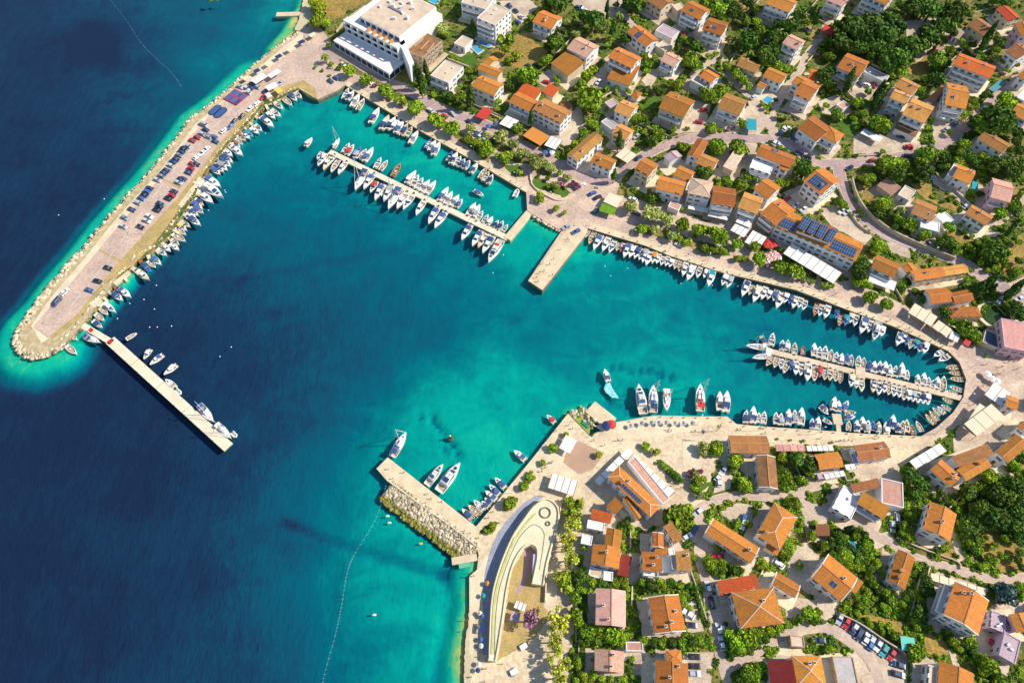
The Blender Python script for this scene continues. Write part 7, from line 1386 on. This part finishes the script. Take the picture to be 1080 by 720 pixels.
# parasols
def parasol(px, py, r, cl, row, look, h_=2.5):
    p = ground(px, py, h_); o = empty('parasol', (p.x, p.y, p.z - h_), random.random() * 3, None, 'parasol')
    b = MB(); n = 8; ring = [(r * math.cos(i * 6.283 / n), r * math.sin(i * 6.283 / n), h_ - .35) for i in range(n)]; low = [(x, y, z - .14) for x, y, z in ring]
    for i in range(n): mi = i % 2 if cl == 'R' else 0; b.poly([ring[i], ring[(i + 1) % n], (0, 0, h_ + .25)], mi); b.poly([low[i], low[(i + 1) % n], ring[(i + 1) % n], ring[i]], mi)
    b.build('canopy', [CLOTH['r'], CLOTH['w']] if cl == 'R' else CLOTH[cl], o); b = MB(); b.tube((0, 0, 0), (0, 0, h_ + .35), .04, n=6); b.build('pole', M_POLE, o); b = MB(); b.box(-.35, .35, -.35, .35, 0, .12); b.build('base', M_CONC, o)
    in_row(row, o, look, px); return o
PR = ('from left before the solar hotel', 'red and white parasols before the solar hotel')
for x, y in ((602,418),(618,416),(596,432),(612,434),(628,428)): (q,) = B5(x, y); parasol(*q, 1.7, 'r', PR, 'dark red parasol')
for x, y in ((600,478),(616,472),(632,468),(648,476),(596,496),(612,492),(628,486),(644,490),(604,512),(620,506),(634,502)): (q,) = B5(x, y); parasol(*q, 1.7, 'R', PR, 'red and white parasol')
for x, y, cl, lk in ((320,272,'n','navy parasol'),(340,268,'r','red parasol')): (q,) = S3(x, y); parasol(*q, 2.0, cl, ('from left beside the ferry ramp', 'parasols beside the ferry ramp'), lk)
for x, y in ((425,272),(470,262),(512,260),(543,260),(574,260),(612,262),(648,262),(684,262)): (q,) = S3(x, y); parasol(*q, .95, 'g', ('from left along the south promenade edge', 'parasols along the south promenade'), 'small grey parasol')
for x, y, cl in ((105,425,'c'),(113,435,'b'),(108,480,'w'),(108,535,'b'),(110,562,'w'),(100,640,'w'),(96,665,'b'),(118,350,'t'),(135,298,'o')): (q,) = S2(x, y); parasol(*q, .85, cl, ('from left on the southern beach walk', 'parasols on the beach walk'), CNAME[cl] + ' parasol', 2.2)
for x, y, cl in ((570,375,'w'),(590,395,'w'),(610,405,'w'),(585,470,'w'),(600,485,'b')): (q,) = C7(x, y); parasol(*q, 1.5, cl, ('from left on the eastern plaza', 'parasols on the eastern plaza'), CNAME[cl] + ' parasol')
for x, y, cl in ((335,602,'w'),(350,590,'w'),(320,625,'b'),(300,640,'b'),(330,640,'w'),(60,530,'b'),(90,520,'b')): (q,) = A4(x, y); parasol(*q, 1.5, cl, ('from left by the orange terrace awning', 'parasols by the orange terrace'), CNAME[cl] + ' parasol')
# ------------------------------------------------------------------ pools, trampolines, big beds
def pool(label, tcv, c, m_=None):
    p = tcv(*c); g = max(ground(x, y).z for x, y in p); W_ = [at(x, y, g + .2) for x, y in p]; o0 = W_[0]; root = empty('swimming_pool', (o0.x, o0.y, g), 0, label, 'pool'); q = [(w.x - o0.x, w.y - o0.y) for w in W_]
    cx, cy = sum(a for a, _ in q) / len(q), sum(b for _, b in q) / len(q); big = [(cx + (a - cx) * 1.22, cy + (b - cy) * 1.22) for a, b in q]
    b = MB(); b.prism(big, -.8, .16); b.build('coping', M_PALE, root); b = MB(); b.prism(q, -.5, .2); b.build('water', mat('pool_water', (.06, .36, .62), .1), root); block(p)
pool('bright blue pool beside the small pool house', A3, (628,200,652,192,680,212,655,226)); pool('small blue pool below the orange alley house', A5, (576,422,598,405,628,418,602,440))
pool('narrow blue lap pool edging the apartment block', A3, (650,180,700,200,715,192,668,170))
pool('blue pool behind the grand hotel', T(340, 0, 8), (880, 0, 960, 40, 985, 5, 920, -20))
# round pond
p = ground(1049, 333); rr = 6.2; b = empty('round_pond', p, 0, 'round green pond in a stone ring beside the hipped house', 'pond'); q = MB(); q.tube((0,0,-1),(0,0,.35),rr,rr,32); q.build('water', mat('pond_water', (.03,.07,.02), .15), b)
q = MB()
for i in range(36):
    a, a2 = i / 36 * 6.283, (i + 1) / 36 * 6.283; q.prism([(rr * 1.01 * math.cos(a), rr * 1.01 * math.sin(a)), (rr * 1.22 * math.cos(a), rr * 1.22 * math.sin(a)), (rr * 1.22 * math.cos(a2), rr * 1.22 * math.sin(a2)), (rr * 1.01 * math.cos(a2), rr * 1.01 * math.sin(a2))], -1, .7)
q.build('stone_ring', M_PALE, b)
# trampolines on the breakwater
c = [L6c(*v)[0] for v in ((215,270),(280,205),(365,250),(300,312))]; A_, B_, C_ = (ground(*c[i]) for i in (1, 0, 3)); tz = QUAY_Z
u = (C_ - B_); L_ = u.length; u.normalize(); n_ = Vector((-u.y, u.x, 0)); Wd = abs((A_ - B_).dot(n_)); n_ = n_ if (A_ - B_).dot(n_) > 0 else -n_; o_ = B_ + u * L_ / 2 + n_ * Wd / 2
tr = empty('trampoline', (o_.x, o_.y, QUAY_Z), math.atan2(u.y, u.x), 'big red-framed trampoline with two rows of blue beds on the breakwater', 'trampoline')
q = MB(); q.box(-L_/2, L_/2, -Wd/2, Wd/2, .5, .7); q.box(-L_/2, L_/2, -.45, .45, .7, .8); q.build('frame', M_RED, tr)
for i in range(4):
    for s_ in (-1, 1): x_ = -L_/2 + L_ * (i + .5) / 4; q = MB(); q.box(x_ - L_/8 + .15, x_ + L_/8 - .15, s_ * Wd/4 - Wd/4 + .4, s_ * Wd/4 + Wd/4 - .4, .7, .78); q.build('jumping_bed', CLOTH['b'], tr)
for sx in (-1, 1):
    for sy in (-1, 1): q = MB(); q.tube((sx * (L_/2 - .3), sy * (Wd/2 - .3), 0), (sx * (L_/2 - .3), sy * (Wd/2 - .3), .55), .08); q.build('leg', M_POLE, tr)
for k, (x0, y0, x1, y1) in enumerate(((130,370,195,310),(162,388,230,325))):
    a, b2 = L6c(x0, y0)[0], L6c(x1, y1)[0]; P0, P1 = ground(*a), ground(*b2); d = P1 - P0; Lx = d.length; o = empty('bumper_track', (P0 + d / 2), math.atan2(d.y, d.x), ('upper' if k == 0 else 'lower') + ' long oval blue ride mat beside the trampoline', 'ride'); q = MB(); n = 28
    pts = [((Lx/2 - 2.2) * (1 if math.cos(i/n*6.283) >= 0 else -1) + 2.2 * math.cos(i/n*6.283), 2.2 * math.sin(i/n*6.283)) for i in range(n)]
    q.prism(pts, 0, .45); q.build('bumper', mat('deep_blue_vinyl', (.03,.07,.18), .6), o); q = MB(); q.prism([(x_ * .86, y_ * .72) for x_, y_ in pts], .45, .5); q.build('mat', mat('light_blue_vinyl', (.05,.11,.25), .6), o)
# ------------------------------------------------------------------ cars
M_TYRE = mat('tyre', (.02,.02,.02), .9); M_RIM = mat('wheel_rim', (.5,.5,.52), .4, metal=.7); M_LAMP = mat('lamp_glass', (.75,.75,.7), .2)
PAINT = {k: mat(f'car_paint_{n}', c_, .3, rnd=.25, spec=.5) for k, n, c_ in (('w','white',(.78,.78,.77)),('d','dark_blue',(.03,.05,.12)),('g','grey',(.24,.26,.29)),('b','blue',(.06,.14,.36)),('r','red',(.5,.02,.02)),('s','silver',(.50,.52,.55)),('k','black',(.02,.022,.03)),('t','teal',(.05,.32,.30)))}
PNAME = {'w': 'white', 'd': 'dark blue', 'g': 'grey', 'b': 'blue', 'r': 'red', 's': 'silver', 'k': 'black', 't': 'teal'}
CARP = {}
def car_proto(col, van):
    if (col, van) in CARP: return CARP[(col, van)]
    root = bpy.data.objects.new('parked_van' if van else 'parked_car', None); COL.objects.link(root); root.empty_display_size = .5
    L, W, H = (5.1, 1.95, 2.0) if van else (4.35, 1.8, 1.48); hb = .95 if van else .82
    b = MB(); prof = [(-L/2, .3), (-L/2, hb), (-L/2 + .15, hb + .05), (L/2 - 1.0, hb + .03), (L/2 - .1, hb - .18), (L/2, .35)]
    n = len(prof); vs = [(x, -W/2, z) for x, z in prof] + [(x, W/2, z) for x, z in prof]; b.add(vs, [tuple(range(n)), tuple(reversed(range(n, 2 * n)))] + [(i, n + i, n + (i + 1) % n, (i + 1) % n) for i in range(n)])
    x0, x1 = (-L/2 + .1, L/2 - 1.1) if van else (-L/2 + .35, L/2 - 1.25); xa, xb = (x0 + .1, x1 - .55) if van else (x0 + .45, x1 - .75)
    me = b.mesh('body', PAINT[col]); bmx = bmesh.new(); bmx.from_mesh(me); bmesh.ops.recalc_face_normals(bmx, faces=bmx.faces[:]); bmesh.ops.bevel(bmx, geom=bmx.edges[:], offset=.05, segments=1, affect='EDGES'); bmx.to_mesh(me); bmx.free(); put('body', me, root)
    b = MB(); w2, w3 = W/2 - .08, W/2 - .24; b.add([(x0,-w2,hb),(x1,-w2,hb),(x1,w2,hb),(x0,w2,hb),(xa,-w3,H-.04),(xb,-w3,H-.04),(xb,w3,H-.04),(xa,w3,H-.04)], [(0,1,5,4),(1,2,6,5),(2,3,7,6),(3,0,4,7)]); b.build('window', M_TINT, root)
    b = MB(); b.add([(xa-.05,-w3-.03,H-.06),(xb+.05,-w3-.03,H-.06),(xb+.05,w3+.03,H-.06),(xa-.05,w3+.03,H-.06),(xa,-w3+.05,H+.02),(xb,-w3+.05,H+.02),(xb,w3-.05,H+.02),(xa,w3-.05,H+.02)], [(3,2,1,0),(4,5,6,7),(0,1,5,4),(1,2,6,5),(2,3,7,6),(3,0,4,7)]); b.build('roof', PAINT[col], root)
    for sx in (-1, 1):
        for sy in (-1, 1):
            b = MB(); b.tube((sx * L * .3, sy * (W/2 - .2), .32), (sx * L * .3, sy * (W/2 + .02), .32), .32, .32, 12); o = b.build('wheel', M_TYRE, root); b = MB(); b.tube((sx * L * .3, sy * (W/2 + .0), .32), (sx * L * .3, sy * (W/2 + .035), .32), .19, .17, 10); b.build('rim', M_RIM, o)
    for sy in (-1, 1): b = MB(); b.box(L/2 - .14, L/2 + .0, sy * .62 - .2, sy * .62 + .2, .52, .68); b.build('headlight', M_LAMP, root)
    CARP[(col, van)] = [root, False]; return CARP[(col, van)]
crs = random.Random(12)
def cars(row, tcv, dx, dy, s_, mix='dddkkbgs'):
    for w in s_.split():
        f = w.split(','); x, y = float(f[0]), float(f[1]); ck = f[2] if len(f) > 2 and f[2] else crs.choice(mix); van = 'V' in ck; col = ck.replace('V', '') or 'w'
        ddx, ddy = (float(f[3]), float(f[4])) if len(f) > 4 else (dx, dy)
        (px, py), = tcv(x, y); pr = car_proto(col, van); o = pr[0] if not pr[1] else copy_tree(pr[0]); pr[1] = True
        p = ground(px, py, .7); g = hgt(p.x, p.y); o.location = (p.x, p.y, g + .13); o.rotation_euler = (0, 0, heading(px, py, ddx, ddy, g) + crs.uniform(-.05, .05) + crs.choice([0, math.pi])); o['category'] = 'van' if van else 'car'
        in_row(row, o, PNAME[col] + (' van' if van else ' car'), px)
K1 = ('from left along the breakwater sea side', 'cars parked along the sea side of the breakwater'); K2 = ('from left along the breakwater harbour side', 'cars parked along the harbour side of the breakwater')
cars(K1, L6, 1, .42, "685,65,sV 700,100 675,125 650,150,r 618,170,r 585,202 562,222 545,240 535,262 515,288 492,303 477,325 455,358 438,374 418,392 397,418 345,470 328,490 315,513 296,534 270,560,s 235,605 190,657 180,712,s")
cars(K1, L6c, 1, .45, "320,190,s 395,172 385,195 362,200,w 368,225 425,190,s")
cars(K1, L6b, .7, -.72, "238,470,dV 290,405,w")
cars(K2, L6, 1, .42, "715,145 645,318 618,318,r 605,347,r 594,372 545,415 530,435,s 556,410 500,490 486,515,r 462,535 415,568 407,584 390,607 345,648,w 328,676,w 290,715")
cars(K2, L6b, 1, .3, "565,255 495,337 447,395,b")
cars(K2, L6c, 1, .42, "118,498 152,505 165,535"); cars(K2, L6c, .75, -.66, "45,632,w 80,608,w 105,585,w 280,410,k 330,376,k 258,442,b 215,466,w 380,330,w 425,297,w 465,255,r 483,215 575,165,s")
KH = ('from left along the seafront road', 'cars on the seafront road'); cars(KH, A3, .8, .6, "35,342,d 58,328,b 88,272,w 455,465,w 550,480,s 515,490,r 620,512,d 655,572,b 680,585,w 200,345,w")
cars(KH, A4, .8, .5, "20,575,w 48,568,d 15,555,s 85,590,d"); cars(KH, B4, .8, -.4, "500,215,b 522,232,k 515,290,d 430,376,b 388,358,s 455,180,w"); cars(KH, B5, .9, .4, "225,432,s 45,300,d 30,240,w")
KU = ('from left in the upper town yards', 'cars in the upper town yards')
cars(KU, A4, .7, .6, "305,346,r,1,.4 525,346,w,.7,-.7 455,35 150,25,d 175,45,d 200,70,w 185,92,b 230,278,d 265,272,k,1,.2 470,45,w 440,30")
cars(KU, A5, .8, -.5, "510,115,d 330,465,r,1,0 310,515,r,1,.1 540,410,w 630,602,w 490,602,d 245,145,r 45,575,s 55,665,d 655,560 675,545,w 390,345,d")
cars(KU, A6, .9, .3, "120,540,w 75,602,w 160,590,w,.3,1 145,580,d,.3,1 172,645,k 205,663,k 482,678,r,1,-.1 385,708,d,.8,-.5 635,620,r 630,658,k 430,355,d,.7,.7 460,360,w,.7,.7 487,360,r,.7,.7 245,230,r 40,175,s 600,575,d 210,130,d 265,185,s")
cars(KU, A7, .9, -.3, "605,65,w 555,455,w,.7,-.7 430,520,d,.7,-.6 395,545,s,.7,-.6"); cars(KU, B6, .8, -.5, "200,240,r 240,265,w 270,282,w 432,290,w 452,296,s 255,45,d 285,62,k"); cars(KU, B7, .8, -.5, "235,18,r 475,268,w 330,150,d 690,290,d 620,665,w,.7,-.7")
KL = ('from left in the lower town lanes', 'cars in the lower town lanes')
cars(KL, S4, .25, 1, "508,315,w 522,380,k 553,493,w 565,553,w 425,428,w,.8,.5 438,475,k,1,.1 448,608,k,1,.1 448,648,k,1,.05 448,680,s,1,0 448,75,b,.5,-.9 418,103,w,.8,-.5 548,183,r,1,.1 655,30,b,.5,-.9")
cars(KL, S5, .6, -.7, "152,310,w,.2,1 172,262,s 405,655,w,.8,.6 65,440,w,.8,-.6 255,490,s,.3,-1 152,290,w"); cars(KL, S6, .4, -.9, "467,517,d,1,0 565,415,s 598,435,r 630,458,d 660,485,d 692,510,w 715,535,b 273,155,w,.8,.6 10,470,w,.2,1")
cars(KL, S8, .5, -.85, "185,25,w,.1,1 25,515,d 55,533,w 75,545,s 105,562,w 130,585,t 163,600,r 190,642,d,1,.3 190,682,d,1,.3 597,555,r,.8,.6 5,490,s"); cars(KL, S7, .1, 1, "185,505,w 165,540,s"); cars(KL, C7, .9, -.3, "700,60,w 690,30,d,.8,-.5 670,90,s")
# ------------------------------------------------------------------ street lamps, bollards and people
def lamp(x, y, h_=7, row=None):
    p = ground(x, y); o = empty('street_lamp', p, random.random() * 6, None, 'street lamp'); b = MB(); b.tube((0,0,0),(0,0,h_),.09,.05,6); b.build('pole', M_POLE, o); b = MB(); b.tube((0,0,h_-.1),(1.2,0,h_+.1),.05,.04,5); b.build('arm', M_POLE, o); b = MB(); b.box(.9,1.6,-.16,.16,h_+.02,h_+.16); b.build('lamp_head', M_RAIL, o)
    in_row(row or ('from left among the grey street lamps', 'grey street lamps'), o, 'tall grey street lamp', x)
for x, y in ((65.5,342),(115,311),(150,247),(185,207),(219,160),(252,123),(290,91),(322,83),(380,95),(420,119),(460,143),(500,166),(545,193),(578,212),(625,238),(665,252),(705,266),(745,279),(790,292),(830,301),(870,313),(910,330),(950,345),(985,363),(1022,390),(1020,425),(985,458),(920,462),(860,458),(800,454),(735,448),(690,447),(605,445),(575,475),(540,520),(975,267),(905,212),(850,160),(760,149),(700,158)): lamp(x, y)
def person_mesh(seed, shirt, trousers, pose):
    me = bpy.data.meshes.new('person'); r = random.Random(seed); s = .22 if pose == 'walk' else .07
    V = [(0,0,.95),(0,0,1.2),(0,0,1.42),(0,0,1.52),(.02,0,1.66),(0,.2,1.38),(s*.4,.27,1.12),(s,.27,.9),(0,-.2,1.38),(-s*.4,-.27,1.12),(-s,-.27,.9),(0,.1,.9),(-s*.5,.11,.5),(-s*1.4,.11,.06),(.16-s*1.4,.12,.04),(0,-.1,.9),(s*.6,-.11,.5),(s*1.2,-.11,.06),(.16+s*1.2,-.12,.04)]
    E = [(0,1),(1,2),(2,3),(3,4),(2,5),(5,6),(6,7),(2,8),(8,9),(9,10),(0,11),(11,12),(12,13),(13,14),(0,15),(15,16),(16,17),(17,18)]
    me.from_pydata(V, E, []); o = bpy.data.objects.new('person', me); COL.objects.link(o); md = o.modifiers.new('skin', 'SKIN'); sb = o.modifiers.new('sub', 'SUBSURF'); sb.levels = 1
    rad = [.15,.14,.16,.06,.11,.07,.05,.04,.07,.05,.04,.1,.075,.05,.045,.1,.075,.05,.045]
    for i, q in enumerate(rad): me.skin_vertices[0].data[i].radius = (q, q)
    me.skin_vertices[0].data[0].use_root = True
    s2 = bpy.data.scenes.new('pose'); COL.objects.unlink(o); s2.collection.objects.link(o); vl = s2.view_layers[0]; vl.update(); me2 = bpy.data.meshes.new_from_object(o.evaluated_get(vl.depsgraph)); bpy.data.objects.remove(o); bpy.data.scenes.remove(s2); me2.name = 'person'
    me2.materials.clear()
    for m in (mat('skin', (.55,.33,.22), .6), shirt, trousers): me2.materials.append(m)
    for f in me2.polygons:
        z = f.center.z; f.material_index = 1 if .98 < z < 1.46 and abs(f.center.y) < .3 and not (abs(f.center.y) > .2 and z < 1.2) else (2 if .35 < z <= .98 and abs(f.center.y) < .23 else 0); f.use_smooth = True
    return me2
SH = [('white shirt', CLOTH['w']), ('red shirt', CLOTH['r']), ('navy shirt', CLOTH['n']), ('black shirt', mat('black_cotton', (.03,.03,.03), .9)), ('turquoise shirt', CLOTH['t'])]
PM = [(n, person_mesh(i, m, [CLOTH['n'], mat('beige_cotton', (.5,.4,.28), .9), CLOTH['g']][i % 3], 'walk' if i % 2 else 'stand')) for i, (n, m) in enumerate(SH)]
_hb = bmesh.new(); bmesh.ops.create_uvsphere(_hb, u_segments=8, v_segments=6, radius=.125); HAIR = bpy.data.meshes.new('hair'); _hb.to_mesh(HAIR); _hb.free(); HAIR.materials.append(mat('dark_hair', (.03,.02,.012), .8)); prs = random.Random(8)
def people(row, tcv, s_):
    for w in s_.split():
        x, y = map(float, w.split(',')); (px, py), = tcv(x, y); p = ground(px, py); n, me_ = PM[prs.randrange(5)]
        o = put('person', me_, None, (p.x, p.y, p.z + .1), prs.uniform(0, 6.28)); h_ = put('hair', HAIR, o, (-.015, 0, 1.71)); h_.scale = (1, 1, .75); o['category'] = 'person'; in_row(row, o, f'person in a {n}', px)
people(('from left on the stubby pier', 'people on the stubby pier'), B4, "275,555 262,575 270,590 295,547 335,497 366,455 318,518 400,420 330,565 395,412 290,515")
people(('from left on the northeast promenade', 'people on the northeast promenade'), B5, "150,440 165,465 262,480 335,500 335,440 540,560 555,590 410,545 65,440")
people(('from left on the eastern promenade', 'people on the eastern promenade'), C7, "230,190 240,205 150,155 380,250 420,260 440,262 580,385 600,380 610,382 640,320 670,310 690,325 650,330 555,340 590,395 540,430 520,495 500,510 685,360 620,350")
people(('from left on the solar hotel walk', 'people on the walk before the solar hotel'), B6, "265,612 390,652 400,645 140,580 60,545 560,640 500,690 300,610 350,630")
people(('from left on the south promenade', 'people on the south promenade'), C6, "180,610 185,630 190,605 340,605 500,662 515,658 535,660 720,690 660,650 420,650 80,615")
people(('from left on the south plaza', 'people on the south plaza'), S3, "365,340 385,338 580,295 590,300 690,300 310,360 265,340 160,275 90,430 60,455 85,435 630,540 610,520 600,530 575,475 45,470 105,300 175,290")
people(('from left on the southern pier', 'people on the southern pier'), S1, "140,420 195,470 285,485 275,525 300,505 345,518 370,600 465,650 440,640 185,395 520,650 540,585 560,560 120,380")
people(('from left along the southern beach', 'people along the southern beach'), S2, "75,255 80,270 60,130 62,270 50,455 48,500 95,635 70,695 125,715 110,580 105,610 130,660 250,690 150,490 160,520 158,545 150,570 130,620 200,640 90,150 100,110")
for (x, y, c_, lb) in ((289,567,'r','red play box on the lower beach walk'),(248,672,'t','turquoise play box at the foot of the beach walk')):
    (px, py), = S2(x, y); p = ground(px, py); o = empty('play_box', p, .5, lb.replace('bright pink and teal', 'turquoise'), 'play box'); b = MB(); b.box(-1.2,1.2,-.8,.8,0,1.0); b.build('box', CLOTH[c_], o); b = MB(); b.box(-1.25,1.25,-.85,.85,1.0,1.1); b.build('lid', CLOTH['w'], o)
# ------------------------------------------------------------------ walls along lanes and gardens
def lane_wall(label, pts, h_, t, m_):
    L = smooth_line(pts, 4); P = [ground(x, y) for x, y in L]; b = MB()
    R_ = []
    for i, p in enumerate(P):
        d = (P[min(i + 1, len(P) - 1)] - P[max(i - 1, 0)]); d.z = 0; d.normalize(); n = Vector((-d.y, d.x, 0)) * t / 2; R_.append((p + n, p - n, p.z))
    for (a, c, z), (a2, c2, z2) in zip(R_[:-1], R_[1:]):
        b.add([(a.x,a.y,z-1),(c.x,c.y,z-1),(c2.x,c2.y,z2-1),(a2.x,a2.y,z2-1),(a.x,a.y,z+h_),(c.x,c.y,z+h_),(c2.x,c2.y,z2+h_),(a2.x,a2.y,z2+h_)], [(4,7,6,5),(0,4,5,1),(3,2,6,7),(1,5,6,2),(0,3,7,4)])
    o = b.build('garden_wall', m_); tag(o, label, 'wall')
M_STW = mat('garden_wall_stone', (.60,.50,.38), .9, var=.2, scale=.5, col2=(.48,.38,.28)); M_HEDGE = LEAF['D']
lane_wall('tall curved stone wall inside the hairpin road', [(897,191),(901,206),(910,222),(927,238),(948,251),(975,263),(1005,275)], 2.6, .5, M_STW)
lane_wall('pale wall above the hairpin road towards the pond', [(884,200),(893,220),(905,238),(918,247)], 1.2, .4, M_STW)
lane_wall('white garden wall round the footbridge lawn', [(559,171),(561,195),(578,208),(592,212),(607,206)], .9, .4, M_PALE)
lane_wall('wall between bottom car row and tree garden', [(884,648),(905,658),(930,675),(953,690),(962,705)], 2.0, .4, M_STW)
lane_wall('low wall along the lane under the lone orange gable', [(945,567),(975,580),(1008,592),(1012,600)], 1.0, .4, M_STW)
lane_wall('long lane wall climbing beside the brown-red hill house', [(983,172),(987,185),(1003,199),(1022,216)], 1.2, .4, M_STW)
lane_wall('wall of the dry yard beside the beach field', [(355,35),(366,22),(385,8)], 1.4, .4, M_STW)
lane_wall('garden wall under the largest two-tone house', [(690,155),(710,146),(725,142)], 1.0, .4, M_STW)
lane_wall('parking wall behind the white carport', [(905,165),(925,164),(938,160)], .9, .6, M_STW)
lane_wall('dark slotted wall along the sand pit', [(524,696),(527,680),(532,650),(536,622)], 1.0, .4, M_STW)
lane_wall('white wall right of the horseshoe terrace', [(592,530),(588,558),(582,582),(577,600),(575,635)], 1.6, .4, M_PALE)
lane_wall('low parapet wall along the rock side of the southern pier', [(411,508),(445,533),(480,558),(504,577)], .8, .5, M_PALE)
# mooring bollards along the quays
bo = 0; _q = MB(); _q.tube((0,0,0),(0,0,.5),.16,.14,8); _q.tube((0,0,.5),(0,0,.62),.26,.22,8); BOL = _q.mesh('mooring_bollard', mat('rusty_iron', (.16,.09,.06), .7))
for ln, nm in ((edge, 'hotel promenade edge'), (e2, 'northeast promenade edge'), (e3, 'south promenade edge')):
    for a, b in zip(ln[:-1], ln[1:]):
        k = max(1, int(math.dist(a, b) / 12))
        for i in range(k):
            x, y = a[0] + (b[0] - a[0]) * (i + .5) / k, a[1] + (b[1] - a[1]) * (i + .5) / k; p = ground(x, y + (-1.6 if ln is not e3 else 1.6)); o = put('mooring_bollard', BOL, None, (p.x, p.y, p.z + .09)); o['category'] = 'bollard'; in_row(('from left on the ' + nm, 'iron mooring bollards on the quays'), o, 'rusty iron mooring bollard', x)

# mossy slipway by the ferry ramp
q = [at(x, y, .4) for x, y in S3(160,221,206,203,258,250,246,312)]; b = MB(); b.prism([(p.x, p.y) for p in q], -1.2, .35); sl = b.build('slipway', mat('mossy_concrete', (.22,.36,.05), .9, var=.4, scale=.3, col2=(.34,.34,.12))); tag(sl, 'mossy green slipway between the plaza corner and the ferry ramp', 'slipway')
q = [at(x, y, .8) for x, y in S3(210,262,238,242,256,254,238,286)]; b = MB(); b.prism([(p.x, p.y) for p in q], -.6, .7); b.build('green_mat', mat('dark_green_mat', (.02,.22,.10), .8), sl)
# garden walls beside the houses
rw = random.Random(3); made = 0
for o, rz, L, W, lb in RECTS:
    if not lb or rw.random() > .62: continue
    c, s_ = math.cos(rz), math.sin(rz); e = rw.uniform(4.5, 7.5); P = [(-L/2-e, -W/2-e), (L/2+e, -W/2-e), (L/2+e, W/2+e), (-L/2-e, W/2+e)]; k0 = rw.randrange(4); pts = []
    for k in (k0, k0 + 1):
        a, b2 = P[k % 4], P[(k + 1) % 4]; n = 8
        for i in range(n + (k == k0 + 1)):
            t = i / n; x, y = a[0] + (b2[0] - a[0]) * t, a[1] + (b2[1] - a[1]) * t; pts.append((o.x + x * c - y * s_, o.y + x * s_ + y * c))
    run = []; best = []
    for x, y in pts:
        px, py = wpx(x, y, hgt(x, y))
        if 0 <= px < 1080 and 0 <= py < 720 and not MASK[int(py), int(px)]: run.append((px, py))
        else:
            if len(run) > len(best): best = run
            run = []
    if len(run) > len(best): best = run
    if len(best) < 4: continue
    h_ = rw.uniform(.8, 1.5); R_ = []; b = MB(); Q = [ground(x, y) for x, y in best]
    for i, p in enumerate(Q):
        d = Q[min(i + 1, len(Q) - 1)] - Q[max(i - 1, 0)]; d.z = 0; d.normalize(); n = Vector((-d.y, d.x, 0)) * .17; R_.append((p + n, p - n, p.z))
    for (a, c1, z), (a2, c2, z2) in zip(R_[:-1], R_[1:]):
        b.add([(a.x,a.y,z-1),(c1.x,c1.y,z-1),(c2.x,c2.y,z2-1),(a2.x,a2.y,z2-1),(a.x,a.y,z+h_),(c1.x,c1.y,z+h_),(c2.x,c2.y,z2+h_),(a2.x,a2.y,z2+h_)], [(4,7,6,5),(0,4,5,1),(3,2,6,7),(1,5,6,2),(0,3,7,4)])
    g = b.build('garden_wall', M_STW if made % 3 else M_PALE); tag(g, ' '.join(('garden wall of the ' + lb).split()[:16]), 'wall'); made += 1
name_rows()
